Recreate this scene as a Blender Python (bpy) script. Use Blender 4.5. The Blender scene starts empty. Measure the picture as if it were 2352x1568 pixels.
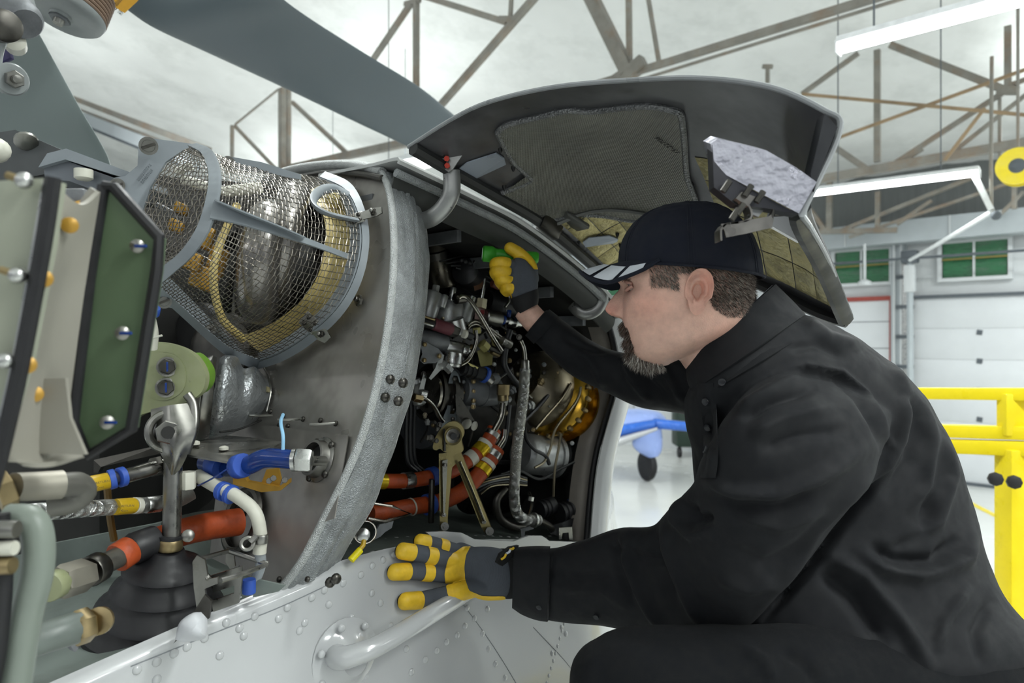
import bpy, bmesh, math, random
import numpy as np
from mathutils import Vector, Matrix, noise
random.seed(7)
scene = bpy.context.scene
COL = scene.collection
FPX = 1568.0                      # focal length in pixels of the 2352 x 1568 frame (24 mm on a 36 mm sensor)
CAMZ = 2.3
# ---------------------------------------------------------------- camera
cam_d = bpy.data.cameras.new('camera'); cam = bpy.data.objects.new('camera', cam_d); COL.objects.link(cam)
cam.location = (0, 0, CAMZ); cam.rotation_euler = (math.pi/2, 0, 0)
cam_d.sensor_width = 36; cam_d.lens = 24; cam_d.clip_start = .05
cam_d.dof.use_dof = True; cam_d.dof.focus_distance = 1.12; cam_d.dof.aperture_fstop = 5.0
scene.camera = cam
# ---------------------------------------------------------------- world: soft daylight through the open side of the hangar
world = bpy.data.worlds.new('world'); scene.world = world; world.use_nodes = True
bgn = world.node_tree.nodes['Background']; bgn.inputs[0].default_value = (.86, .93, 1, 1); bgn.inputs[1].default_value = .32
vs = scene.view_settings
vs.view_transform = 'Standard'; vs.look = 'None'; vs.gamma = 1; vs.use_curve_mapping = False; vs.exposure = 0.12
LAMP_POWER = 30
cy = scene.cycles; cy.max_bounces = 5; cy.diffuse_bounces = 3; cy.glossy_bounces = 3; cy.transmission_bounces = 2; cy.transparent_max_bounces = 6
# ---------------------------------------------------------------- hangar frame: A runs aft along the helicopter, N points out of its side
A = Vector((.671, .741, 0)); N = Vector((.741, -.671, 0)); Z = Vector((0, 0, 1))
VIEW = Vector((0, 1, 0))
def P(px, py, d):
    return Vector(((px-1176)/FPX*d, d, CAMZ-(py-784)/FPX*d))
def S(px, py, off=0.0):           # point on the helicopter's side plane (off = outwards)
    u = (px-1176)/FPX
    return P(px, py, (.942-off)/(.671-.741*u))
def F(px, py, off=0.0):           # point on the canted firewall plane (off = forwards)
    u = (px-1176)/FPX; v = (py-784)/FPX
    return P(px, py, (.6638-off)/(.671*u+.741+.35*v))
def W(px, py, k=13.08):           # point on a cross plane of the hangar
    u = (px-1176)/FPX
    return P(px, py, k/(.671*u+.741))
def G(px, py, z=0.0):             # point on a level plane
    return P(px, py, (CAMZ-z)*FPX/(py-784))
def an(a, n, z):
    return A*a + N*n + Z*z
def lerp(a, b, t): return a*(1-t)+b*t
def spl(pts, n):                  # Catmull-Rom through points (Vectors or floats) -> n samples
    m = len(pts)
    if m == 2: return [pts[0]*(1-i/(n-1))+pts[1]*(i/(n-1)) for i in range(n)]
    out = []
    for i in range(n):
        t = i/(n-1)*(m-1); k = min(int(t), m-2); f = t-k
        p1, p2 = pts[k], pts[k+1]
        p0 = pts[k-1] if k > 0 else p1*2-p2
        p3 = pts[k+2] if k+2 < m else p2*2-p1
        out.append((p1*2+(p2-p0)*f+(p0*2-p1*5+p2*4-p3)*(f*f)+(p1*3-p0-p2*3+p3)*(f*f*f))*.5)
    return out
# ---------------------------------------------------------------- materials
def srgb(h):
    h = h.lstrip('#'); c = [int(h[i:i+2], 16)/255 for i in (0, 2, 4)]
    return tuple((x/12.92 if x <= .04045 else ((x+.055)/1.055)**2.4) for x in c)
MATS = {}
def mat(name, hexc, rough=.5, metal=0.0, var=.12, vscale=14, bump=0.0, bscale=220, kind='noise', dirt=None, dscale=6,
        damount=.5, coat=0.0, emit=0.0, trans=0.0, alpha=1.0, sheen=0.0, rvar=.12, stretch=None, sss=0.0, spec=.5):
    if name in MATS: return MATS[name]
    m = bpy.data.materials.new(name); m.use_nodes = True; MATS[name] = m
    nt = m.node_tree; N_ = nt.nodes; L = nt.links; b = N_['Principled BSDF']
    c = srgb(hexc); b.inputs['Base Color'].default_value = (*c, 1)
    b.inputs['Roughness'].default_value = rough; b.inputs['Metallic'].default_value = metal
    b.inputs['Specular IOR Level'].default_value = spec
    if coat: b.inputs['Coat Weight'].default_value = coat; b.inputs['Coat Roughness'].default_value = .08
    if sheen: b.inputs['Sheen Weight'].default_value = sheen; b.inputs['Sheen Roughness'].default_value = .5
    if trans: b.inputs['Transmission Weight'].default_value = trans
    if alpha < 1: b.inputs['Alpha'].default_value = alpha
    if sss: b.inputs['Subsurface Weight'].default_value = sss; b.inputs['Subsurface Radius'].default_value = (.006, .002, .001)
    if emit: b.inputs['Emission Color'].default_value = (*c, 1); b.inputs['Emission Strength'].default_value = emit
    tc = N_.new('ShaderNodeTexCoord'); mp = N_.new('ShaderNodeMapping'); L.new(tc.outputs['Object'], mp.inputs[0])
    if stretch: mp.inputs['Scale'].default_value = stretch
    n1 = N_.new('ShaderNodeTexNoise'); n1.inputs['Scale'].default_value = vscale; n1.inputs['Detail'].default_value = 3
    n1.inputs['Roughness'].default_value = .62; L.new(mp.outputs[0], n1.inputs['Vector'])
    cr = N_.new('ShaderNodeMapRange'); cr.inputs[1].default_value = .3; cr.inputs[2].default_value = .7
    cr.inputs[3].default_value = 1-var; cr.inputs[4].default_value = 1+var; L.new(n1.outputs['Fac'], cr.inputs[0])
    mx = N_.new('ShaderNodeMix'); mx.data_type = 'RGBA'; mx.blend_type = 'MULTIPLY'; mx.inputs[0].default_value = 1
    mx.inputs[6].default_value = (*c, 1); L.new(cr.outputs[0], mx.inputs[7])
    outc = mx.outputs[2]
    if dirt:
        n2 = N_.new('ShaderNodeTexNoise'); n2.inputs['Scale'].default_value = dscale; n2.inputs['Detail'].default_value = 4
        n2.inputs['Roughness'].default_value = .7; L.new(tc.outputs['Object'], n2.inputs['Vector'])
        r2 = N_.new('ShaderNodeMapRange'); r2.inputs[1].default_value = .48; r2.inputs[2].default_value = .72
        r2.inputs[3].default_value = 0; r2.inputs[4].default_value = damount; L.new(n2.outputs['Fac'], r2.inputs[0])
        m2 = N_.new('ShaderNodeMix'); m2.data_type = 'RGBA'; L.new(r2.outputs[0], m2.inputs[0]); L.new(outc, m2.inputs[6])
        m2.inputs[7].default_value = (*srgb(dirt), 1); outc = m2.outputs[2]
    L.new(outc, b.inputs['Base Color'])
    rr = N_.new('ShaderNodeMapRange'); rr.inputs[1].default_value = .3; rr.inputs[2].default_value = .7
    rr.inputs[3].default_value = max(.02, rough-rvar); rr.inputs[4].default_value = min(1, rough+rvar)
    L.new(n1.outputs['Fac'], rr.inputs[0]); L.new(rr.outputs[0], b.inputs['Roughness'])
    if bump:
        bp = N_.new('ShaderNodeBump'); bp.inputs['Strength'].default_value = bump; bp.inputs['Distance'].default_value = .002
        if kind == 'noise':
            t = N_.new('ShaderNodeTexNoise'); t.inputs['Scale'].default_value = bscale; t.inputs['Detail'].default_value = 2
            L.new(mp.outputs[0], t.inputs['Vector']); L.new(t.outputs['Fac'], bp.inputs['Height'])
        elif kind == 'voronoi':
            t = N_.new('ShaderNodeTexVoronoi'); t.inputs['Scale'].default_value = bscale
            L.new(mp.outputs[0], t.inputs['Vector']); L.new(t.outputs['Distance'], bp.inputs['Height'])
        elif kind == 'weave':
            w = [N_.new('ShaderNodeTexWave') for _ in range(3)]
            for i, t in enumerate(w):
                t.inputs['Scale'].default_value = bscale; t.bands_direction = 'XYZ'[i]; t.inputs['Distortion'].default_value = .6
                L.new(mp.outputs[0], t.inputs['Vector'])
            a1 = N_.new('ShaderNodeMath'); a1.operation = 'ADD'; L.new(w[0].outputs['Fac'], a1.inputs[0]); L.new(w[1].outputs['Fac'], a1.inputs[1])
            a2 = N_.new('ShaderNodeMath'); a2.operation = 'ADD'; L.new(a1.outputs[0], a2.inputs[0]); L.new(w[2].outputs['Fac'], a2.inputs[1])
            L.new(a2.outputs[0], bp.inputs['Height'])
        L.new(bp.outputs[0], b.inputs['Normal'])
    return m
# ---------------------------------------------------------------- mesh builder
class MB:
    def __init__(s): s.v = []; s.f = []; s.m = []
    def add(s, v, f, mi=0):
        o = len(s.v); s.v += [tuple(p) for p in v]
        s.f += [tuple(i+o for i in q) for q in f]; s.m += [mi]*len(f); return s
    def box(s, c, x, y, z, mi=0):               # centre and three half vectors
        c = Vector(c); v = [c+x*i+y*j+z*k for i in (-1, 1) for j in (-1, 1) for k in (-1, 1)]
        return s.add(v, [(0,1,3,2),(4,6,7,5),(0,4,5,1),(2,3,7,6),(0,2,6,4),(1,5,7,3)], mi)
    def rbox(s, c, x, y, z, r=.003, seg=2, mi=0):
        bm = bmesh.new(); v = [bm.verts.new(Vector(c)+x*i+y*j+z*k) for i in (-1, 1) for j in (-1, 1) for k in (-1, 1)]
        for q in [(0,1,3,2),(4,6,7,5),(0,4,5,1),(2,3,7,6),(0,2,6,4),(1,5,7,3)]: bm.faces.new([v[i] for i in q])
        bmesh.ops.bevel(bm, geom=bm.edges[:], offset=r, segments=seg, profile=.5, affect='EDGES')
        bm.verts.index_update(); s.add([p.co for p in bm.verts], [[q.index for q in f.verts] for f in bm.faces], mi); bm.free(); return s
    def tube(s, pts, r, n=10, sm=0, cap=True, mi=0, flat=1.0, up=None):
        pts = [Vector(p) for p in pts]
        rs = list(r) if hasattr(r, '__len__') else [r]*len(pts)
        if sm:
            if len(rs) != len(pts): rs = spl([float(q) for q in rs], len(pts))
            rs = spl([float(q) for q in rs], sm); pts = spl(pts, sm)
        k = len(pts); vv = []; t0 = None; u = None
        for i in range(k):
            t = (pts[min(i+1, k-1)]-pts[max(i-1, 0)]).normalized()
            if u is None:
                u = Vector(up) if up is not None else t.orthogonal(); u = (u-t*u.dot(t)).normalized()
            else:
                u = (u-t*u.dot(t))
                u = u.normalized() if u.length > 1e-6 else t.orthogonal().normalized()
            w = t.cross(u)
            for j in range(n):
                a = 2*math.pi*j/n; vv.append(pts[i]+u*(math.cos(a)*rs[i])+w*(math.sin(a)*rs[i]*flat))
        ff = [(i*n+j, i*n+(j+1) % n, (i+1)*n+(j+1) % n, (i+1)*n+j) for i in range(k-1) for j in range(n)]
        if cap: ff += [tuple(range(n-1, -1, -1)), tuple((k-1)*n+j for j in range(n))]
        return s.add(vv, ff, mi)
    def lathe(s, c, ax, prof, n=24, mi=0, cap=True, start=0.0, sweep=1.0, ref=None):
        ax = Vector(ax).normalized(); u = (Vector(ref) if ref is not None else ax.orthogonal()); u = (u-ax*u.dot(ax)).normalized(); w = ax.cross(u)
        vv = []; full = sweep >= 1; nn = n if full else n+1
        for t, r in prof:
            for j in range(nn):
                a = 2*math.pi*(start+sweep*j/n); vv.append(Vector(c)+ax*t+u*(math.cos(a)*r)+w*(math.sin(a)*r))
        k = len(prof)
        ff = [(i*nn+j, i*nn+(j+1) % nn, (i+1)*nn+(j+1) % nn, (i+1)*nn+j) for i in range(k-1) for j in range(n)]
        if cap and full: ff += [tuple(range(nn-1, -1, -1)), tuple((k-1)*nn+j for j in range(nn))]
        return s.add(vv, ff, mi)
    def torus(s, c, ax, R, r, n=36, m=10, mi=0, start=0., sweep=1., ref=None):
        prof = [(math.sin(2*math.pi*i/m)*r, R+math.cos(2*math.pi*i/m)*r) for i in range(m+1)]
        return s.lathe(c, ax, prof, n, mi, False, start, sweep, ref)
    def prism(s, poly, ex, mi=0):               # polygon (world points) extruded by vector ex
        ex = Vector(ex); n = len(poly); v = [Vector(p) for p in poly]+[Vector(p)+ex for p in poly]
        return s.add(v, [tuple(range(n-1, -1, -1)), tuple(range(n, 2*n))]+[(i, (i+1) % n, n+(i+1) % n, n+i) for i in range(n)], mi)
    def hexnut(s, c, ax, r, h, mi=0):
        return s.lathe(c, ax, [(0, r*.9), (h*.12, r), (h*.88, r), (h, r*.9)], 6, mi)
    def ball(s, c, r, n=12, m=8, mi=0, sc=(1, 1, 1)):
        vv = [Vector(c)+Vector((0, 0, r*sc[2]))]
        for i in range(1, m):
            for j in range(n):
                a = math.pi*i/m; b = 2*math.pi*j/n
                vv.append(Vector(c)+Vector((math.sin(a)*math.cos(b)*r*sc[0], math.sin(a)*math.sin(b)*r*sc[1], math.cos(a)*r*sc[2])))
        vv.append(Vector(c)-Vector((0, 0, r*sc[2])))
        ff = [(0, 1+j, 1+(j+1) % n) for j in range(n)]
        ff += [(1+i*n+j, 1+(i+1)*n+j, 1+(i+1)*n+(j+1) % n, 1+i*n+(j+1) % n) for i in range(m-2) for j in range(n)]
        o = 1+(m-2)*n; ff += [(o+j, len(vv)-1, o+(j+1) % n) for j in range(n)]
        return s.add(vv, ff, mi)
    def grid(s, rows, mi=0, thick=0.0, wrap=False):
        R = len(rows); C = len(rows[0]); v = [Vector(p) for r in rows for p in r]
        cc = C if wrap else C-1
        f = [(i*C+j, i*C+(j+1) % C, (i+1)*C+(j+1) % C, (i+1)*C+j) for i in range(R-1) for j in range(cc)]
        if not thick: return s.add(v, f, mi)
        nr = [Vector() for _ in v]
        for q in f:
            k = (v[q[1]]-v[q[0]]).cross(v[q[3]]-v[q[0]])
            for i in q: nr[i] += k
        b = [v[i]+nr[i].normalized()*thick for i in range(len(v))]; o = len(v)
        f2 = [tuple(i+o for i in reversed(q)) for q in f]
        ed = []
        for j in range(C-1): ed += [(j+1, j, j+o, j+1+o), ((R-1)*C+j, (R-1)*C+j+1, (R-1)*C+j+1+o, (R-1)*C+j+o)]
        if not wrap:
            for i in range(R-1): ed += [(i*C, (i+1)*C, (i+1)*C+o, i*C+o), ((i+1)*C+C-1, i*C+C-1, i*C+C-1+o, (i+1)*C+C-1+o)]
        return s.add(v+b, f+f2+ed, mi)
    def loft(s, sl, n=28, m=None, e=2.0, cap=True, mi=0):   # sl: list of (centre, half-vector u, half-vector w)
        m = m or len(sl)*4
        c = spl([q[0] for q in sl], m); u = spl([q[1] for q in sl], m); w = spl([q[2] for q in sl], m); vv = []
        for i in range(m):
            for j in range(n):
                a = 2*math.pi*j/n; ca, sa = math.cos(a), math.sin(a)
                k = (abs(ca)**e+abs(sa)**e)**(-1/e)
                vv.append(c[i]+u[i]*(ca*k)+w[i]*(sa*k))
        ff = [(i*n+j, i*n+(j+1) % n, (i+1)*n+(j+1) % n, (i+1)*n+j) for i in range(m-1) for j in range(n)]
        if cap: ff += [tuple(range(n-1, -1, -1)), tuple((m-1)*n+j for j in range(n))]
        return s.add(vv, ff, mi)
    def mesh(s, name, mats, smooth=40, recalc=True):
        me = bpy.data.meshes.new(name); me.from_pydata([tuple(p) for p in s.v], [], s.f)
        for m_ in (mats if isinstance(mats, (list, tuple)) else [mats]): me.materials.append(m_)
        if any(s.m): me.polygons.foreach_set('material_index', s.m)
        if recalc:
            bm = bmesh.new(); bm.from_mesh(me); bmesh.ops.recalc_face_normals(bm, faces=bm.faces); bm.to_mesh(me); bm.free()
        if smooth:
            me.polygons.foreach_set('use_smooth', [True]*len(me.polygons)); me.set_sharp_from_angle(angle=math.radians(smooth))
        me.update(); return me
    def build(s, name, mats, parent=None, smooth=40, **kw):
        return put(name, s.mesh(name, mats, smooth), parent, **kw)
ROOTLOC = {}
def put(name, me, parent=None, mtx=None, label=None, cat=None, group=None, kind=None):
    o = bpy.data.objects.new(name, me); COL.objects.link(o)
    if parent is not None:
        o.parent = parent
        if parent.name in ROOTLOC: o.matrix_parent_inverse = Matrix.Translation(-ROOTLOC[parent.name])
        elif parent.name in WORLDM: o.matrix_parent_inverse = WORLDM[parent.name].inverted()
    if mtx is not None:
        o.matrix_basis = mtx; WORLDM[o.name] = mtx.copy()
    tag(o, label, cat, group, kind); return o
WORLDM = {}
def tag(o, label=None, cat=None, group=None, kind=None):
    for k, v in (('label', label), ('category', cat), ('group', group), ('kind', kind)):
        if v: o[k] = v
    return o
def root(name, loc, label, cat, group=None):
    o = bpy.data.objects.new(name, None); COL.objects.link(o); o.location = loc; o.empty_display_size = .1
    ROOTLOC[o.name] = Vector(loc); return tag(o, label, cat, group)
def frame(c, ax, ref=None):       # matrix with local z along ax
    z = Vector(ax).normalized(); x = Vector(ref) if ref is not None else z.orthogonal(); x = (x-z*x.dot(z)).normalized(); y = z.cross(x)
    return Matrix(((x.x, y.x, z.x, c[0]), (x.y, y.y, z.y, c[1]), (x.z, y.z, z.z, c[2]), (0, 0, 0, 1)))
def sl(ax, ay, bx, by, d, t, wdir=None):   # elliptical slice between two outline pixels at depth d with half depth t
    a, b = P(ax, ay, d), P(bx, by, d); c = (a+b)/2
    w = wdir if wdir is not None else c-Vector((0, 0, CAMZ)); return (c, (b-a)/2, w.normalized()*t)
def patch(ctrl, nu, nv):          # spline surface through a grid of control points
    r1 = [spl(r, nv) for r in ctrl]
    cols = [spl([r[j] for r in r1], nu) for j in range(nv)]
    return [[cols[j][i] for j in range(nv)] for i in range(nu)]
def coons(e0, e1, s0, s1, nu, nv):  # e0,e1: edges along v at u=0,1 ; s0,s1: edges along u at v=0,1
    a, b = spl(e0, nv), spl(e1, nv); c, d = spl(s0, nu), spl(s1, nu); out = []
    for i in range(nu):
        u = i/(nu-1); row = []
        for j in range(nv):
            v = j/(nv-1)
            row.append(a[j]*(1-u)+b[j]*u+c[i]*(1-v)+d[i]*v-(a[0]*((1-u)*(1-v))+a[-1]*((1-u)*v)+b[0]*(u*(1-v))+b[-1]*(u*v)))
        out.append(row)
    return out
def closed(pts, n=40):        # smooth closed outline through pixel points
    m = len(pts); q = [Vector((p[0], p[1], 0)) for p in pts]; o_ = []
    for i in range(m):
        p0, p1, p2, p3 = q[i-1], q[i], q[(i+1) % m], q[(i+2) % m]
        for k in range(max(2, n//m)):
            f = k/max(2, n//m); v = (p1*2+(p2-p0)*f+(p0*2-p1*5+p2*4-p3)*(f*f)+(p1*3-p0-p2*3+p3)*(f*f*f))*.5; o_.append((v.x, v.y))
    return o_
def text_mesh(name, body, size, mtx, m, parent, align='CENTER'):
    cu = bpy.data.curves.new(name, 'FONT'); cu.body = body; cu.size = size; cu.align_x = align; cu.align_y = 'CENTER'; cu.extrude = .00015; cu.resolution_u = 3
    o = bpy.data.objects.new(name, cu); COL.objects.link(o)
    me = bpy.data.meshes.new_from_object(o.evaluated_get(bpy.context.evaluated_depsgraph_get())); bpy.data.objects.remove(o)
    me.transform(mtx); me.materials.clear(); me.materials.append(m); return put(name, me, parent)
def remesh(mb, vox, it=6, fac=.5):
    me = mb.mesh('remesh_source', MATS['plain'], 0, True)
    o = bpy.data.objects.new('remesh_source', me); COL.objects.link(o)
    r = o.modifiers.new('r', 'REMESH'); r.mode = 'VOXEL'; r.voxel_size = vox; r.use_smooth_shade = True
    if it: q = o.modifiers.new('s', 'SMOOTH'); q.factor = fac; q.iterations = it
    out = bpy.data.meshes.new_from_object(o.evaluated_get(bpy.context.evaluated_depsgraph_get()))
    bpy.data.objects.remove(o); bpy.data.meshes.remove(me); out.materials.clear()
    out.polygons.foreach_set('use_smooth', [True]*len(out.polygons)); return out
mat('plain', '#808080')
M_STEEL = mat('brushed_steel', '#8b8a85', .34, 1, .16, 30, dirt='#55524c', dscale=9, damount=.35)
M_DSTEEL = mat('dark_steel', '#55534f', .38, 1, .25, 24)
M_ALU = mat('bare_aluminium', '#b9bab8', .3, 1, .1, 40)
M_BRASS = mat('gold_anodised', '#9c8b68', .42, 1, .18, 40)
M_GREYP = mat('grey_paint', '#858c91', .42, 0, .06, 20, bump=.08, bscale=60)
M_BLACK = mat('black_rubber', '#17171a', .55, 0, .2, 40)
M_DARK = mat('engine_black', '#141414', .5, 0, .3, 20)
M_WHITE = mat('white_gloss_paint', '#cfd1d3', .16, 0, .03, 6, coat=.6)
# ================================================================ the hangar
M_FLOOR = mat('epoxy_floor', '#d9dbd8', .22, 0, .03, .7, dirt='#cfd1cd', dscale=.5, damount=.3, spec=.4)
M_ROOF = mat('roof_insulation', '#e6e8e6', .55, 0, .05, .8, bump=.5, bscale=1.3, dirt='#c6c9c6', dscale=1.1, damount=.55)
MATS['roof_insulation'].node_tree.nodes['Bump'].inputs['Distance'].default_value = .12
M_WALL = mat('white_wall_panel', '#d2d6d8', .5, 0, .04, 2)
M_WALLD = mat('grey_upper_wall', '#6f7372', .6, 0, .12, 3, stretch=(6, 6, .4))
M_TRUSS = mat('truss_steel', '#8b8880', .5, 0, .2, 5, dirt='#8a6a4a', dscale=3, damount=.6)
M_BEAM = mat('pale_beam', '#b4bcc0', .5, 0, .06, 3)
M_GREEN = mat('green_window', '#256640', .3, 0, .25, 4, stretch=(1, 1, 6))
M_RED = mat('red_trim', '#a0463c', .5)
M_DOOR = mat('sectional_door', '#dde1e4', .4, 0, .03, 2)
M_DGREY = mat('dark_grey_seal', '#596066', .6)
M_YEL = mat('yellow_paint', '#f0d918', .35, 0, .05, 8, spec=.4)
M_LAMP = mat('fluorescent_tube', '#ffffff', .5, emit=9)
M_LAMPB = mat('lamp_housing', '#dfe3e4', .4, emit=.0)
FL = MB(); c = an(4, 1, 0)
FL.add([an(-9, -24, 0), an(-9, 13, 0), an(13.3, 13, 0), an(13.3, -24, 0)], [(0, 1, 2, 3)])
FL.build('floor', M_FLOOR, kind='structure')
EAVE, SLOPE, RIDGE = 5.15, .25, -2.0
def roofz(a): return EAVE+SLOPE*(13.08-(a if a > RIDGE else 2*RIDGE-a))
rows = []
for i in range(70):
    a = -9+i*22.3/69; r = []
    for j in range(110):
        n = -24.2+j*37.4/109; q = Vector((a*.9, n*.9, 0))
        h = .10*noise.noise(q*1.0)+.07*noise.noise(q*2.3+Vector((5, 1, 0)))+.05*abs(noise.noise(Vector((a*2.8, n*.8, 3))))
        r.append(an(a, n, roofz(a)+h))
    rows.append(r)
MB().grid(rows).build('ceiling', M_ROOF, smooth=80, kind='structure')
def wallbox(name, a0, a1, n0, n1, z0, z1, m, parent=None, **kw):
    return MB().box(an((a0+a1)/2, (n0+n1)/2, (z0+z1)/2), A*((a1-a0)/2), N*((n1-n0)/2), Z*((z1-z0)/2)).build(name, m, parent, **kw)
def ncoord(px, k=13.08): return W(px, 784, k).dot(N)
def zcoord(px, py, k=13.08): return W(px, py, k).z
wall = wallbox('wall_far', 13.1, 13.3, -24, 13, 0, 4.05, M_WALL, kind='structure')
wallbox('cladding', 13.08, 13.3, -24, 13, 4.05, 5.6, M_WALLD, wall)
wallbox('wall_left', -9, 13.3, -24.2, -24, 0, 9.3, M_WALL, kind='structure')
wallbox('wall_right', 4, 13.3, 13, 13.2, 0, 9.3, M_WALL, kind='structure')
# high green windows along the far wall
n0, n1, n2 = ncoord(1920), ncoord(2045), ncoord(2165); pit = n2-n0
zlo, zhi = zcoord(1980, 650), zcoord(1980, 577)
for i in range(-5, 4):
    w = n0+pit*i
    if i >= 2: w += .35
    fr = MB()
    for za, zb, na, nb in ((zlo-.06, zlo, w-.06, w+(n1-n0)+.06), (zhi, zhi+.06, w-.06, w+(n1-n0)+.06), (zlo, zhi, w-.06, w), (zlo, zhi, n1-n0+w, n1-n0+w+.06), (zlo, zhi, w+(n1-n0)/2-.015, w+(n1-n0)/2+.015)):
        fr.box(an(13.05, (na+nb)/2, (za+zb)/2), A*.06, N*((nb-na)/2), Z*((zb-za)/2))
    wo = fr.build('window_%d' % (i+6), M_WALL, kind='structure')
    for k in range(2):
        wallbox('pane', 13.04, 13.09, w+(n1-n0)*k/2+.012, w+(n1-n0)*(k+1)/2-.012, zlo, zhi, M_GREEN, wo)
    b = MB()
    b.box(an(13.0, w+(n1-n0)/2, zlo+.30), A*.01, N*((n1-n0)/2), Z*.012); b.build('window_bar', mat('bar_brown', '#8a7a3a'), wo)
# columns, side doors and the sectional door
def colm(px0, px1, z1, m, name, k=13.0):
    return wallbox(name, k-.1, k+.12, ncoord(px0), ncoord(px1), 0, z1, m, kind='structure')
t1 = colm(2052, 2082, 4.0, M_BEAM, 'trim_1')
for px in (2058, 2074): wallbox('column_flange', 12.86, 12.9, ncoord(px), ncoord(px+5), 0, 4.0, M_WALL, t1)
d2a, d2b = ncoord(1930), ncoord(2046)
door2 = wallbox('door_2', 13.0, 13.09, d2a, d2b, 0, zcoord(1990, 690), M_DOOR, kind='structure')
wallbox('door_lintel', 12.97, 13.09, d2a-.1, d2b+.1, zcoord(1990, 692), zcoord(1990, 682), M_RED, door2)
wallbox('door_jamb', 12.97, 13.09, d2b, d2b+.07, 0, zcoord(1990, 692), M_RED, door2)
for py in (740, 800, 860, 920): wallbox('panel_groove', 12.995, 13.0, d2a, d2b, zcoord(1990, py), zcoord(1990, py-1.5), M_DGREY, door2)
ds, de = ncoord(2100), ncoord(2100)+4.6
ztop = zcoord(2200, 683)
door1 = wallbox('door_1', 13.08, 13.1, ds, de, 0, ztop, M_DGREY, kind='structure')
secs = 6; hgt = ztop/secs
for i in range(secs):
    MB().rbox(an(13.04, (ds+de)/2, hgt*(i+.5)), A*.03, N*((de-ds)/2), Z*(hgt/2-.0015), .004).build('door_panel', M_DOOR, door1)
for px in (2250, 2400):
    for py in (763, 829, 963, 896):
        q = W(px, py, 13.0); MB().lathe(q, A*-1, [(0, .055), (.01, .055), (.014, .04)], 4).build('panel_reinforcement', M_DGREY, door1)
wallbox('door_seal', 12.98, 13.05, ds, de, .0, .05, M_DGREY, door1)
wallbox('header_rail', 12.96, 13.02, ds-.1, de, ztop, ztop+.05, M_DGREY, door1)
tr = MB(); tr.box(an(12.9, ds-.08, ztop/2+.3), A*.05, N*.05, Z*(ztop/2+.3)); tro = tr.build('door_track', M_ALU, door1)
for i in range(7): wallbox('track_bracket', 12.84, 12.98, ds-.22, ds+.02, .35+i*.5, .41+i*.5, M_DGREY, door1)
# long beam below the upper cladding
zb0, zb1 = zcoord(2100, 556, 12.7), zcoord(2100, 505, 12.7)
bm_ = wallbox('trim_2', 12.6, 12.95, -24, 13, zb0, zb1, M_BEAM, kind='structure')
for px in (1940, 2180): wallbox('beam_joint', 12.58, 12.6, ncoord(px, 12.6), ncoord(px, 12.6)+.02, zb0, zb1, M_WALL, bm_)
# horizontal pipe along the wall
MB().tube([W(1880, 608, 12.5), W(2420, 570, 12.5)], .022, 10).build('trim_3', M_DGREY, kind='structure')
# ---- roof trusses: every bar is an object of its own
def bar(tr_, x0, y0, x1, y1, k, wpx, m=M_TRUSS, name='truss_bar', k2=None):
    a, b = W(x0, y0, k), W(x1, y1, k2 or k); t = (b-a).normalized(); r = wpx*((a.y+b.y)/2)/FPX/2
    if y0 <= 0 and abs(t.z) > .2:       # run the bar on up to the roof beyond the frame
        for _ in range(60):
            if a.z >= roofz(a.dot(A))-.1: break
            a = a-t*.06
    u = t.cross(A).normalized(); MB().box((a+b)/2, t*((b-a).length/2), u*r, A*(r*.8)).build(name, m, tr_)
tA = bpy.data.objects.new('trim_4', None); COL.objects.link(tA); tag(tA, kind='structure')
for q in ((1180, 252, 2130, -42, 15), (1190, 270, 2140, -24, 6), (1356, -10, 1442, 165, 30), (1444, -10, 1446, 160, 12), (1488, -10, 1514, 145, 9),
          (1400, 196, 1470, 150, 26), (1480, 140, 1440, 175, 30)):
    bar(tA, *q[:4], 6.0, q[4])
tB = bpy.data.objects.new('trim_5', None); COL.objects.link(tB); tag(tB, kind='structure')
for q in ((956, -10, 956, 215, 13), (944, 8, 848, 150, 12), (930, 10, 965, 0, 10), (985, -5, 1165, 52, 13), (1232, -10, 1005, 250, 15), (1175, -10, 1172, 45, 9), (1148, 45, 1180, 45, 14)):
    bar(tB, *q[:4], 5.0, q[4])
tC = bpy.data.objects.new('trim_6', None); COL.objects.link(tC); tag(tC, kind='structure')
for q in ((648, 203, 648, 392, 15), (663, 203, 663, 392, 10), (672, 235, 806, 360, 9), (540, 290, 636, 390, 7), (533, 288, 533, 366, 8), (540, 286, 640, 205, 4), (655, 388, 960, 322, 16), (520, 395, 720, 385, 8)):
    bar(tC, *q[:4], 5.6, q[4])
tD = bpy.data.objects.new('trim_7', None); COL.objects.link(tD); tag(tD, kind='structure')
for q in ((160, 222, 480, 345, 12, M_TRUSS), (170, 246, 470, 362, 5, M_TRUSS), (190, 270, 450, 372, 26, M_BEAM), (200, 288, 420, 376, 12, M_DGREY)):
    bar(tD, *q[:4], 3.0, q[4], q[5])
tE = bpy.data.objects.new('trim_8', None); COL.objects.link(tE); tag(tE, kind='structure')
for q in ((1880, 412, 2420, 316, 20), (2015, 115, 2015, 372, 13), (2315, 60, 2315, 212, 14), (2296, 225, 2296, 392, 7), (1763, 150, 1763, 190, 8), (1752, 153, 1774, 153, 9),
          (2045, 103, 2312, 208, 15), (1972, 122, 1842, 216, 10), (2316, 205, 2040, 385, 11), (2420, 168, 2160, 372, 9), (1905, 330, 1990, 388, 14), (2070, 372, 2120, 342, 8),
          (2290, 208, 2340, 208, 18), (2420, 160, 2290, 206, 10)):
    bar(tE, *q[:4], 9.0, q[4])
tF = bpy.data.objects.new('trim_9', None); COL.objects.link(tF); tag(tF, kind='structure')
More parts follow.
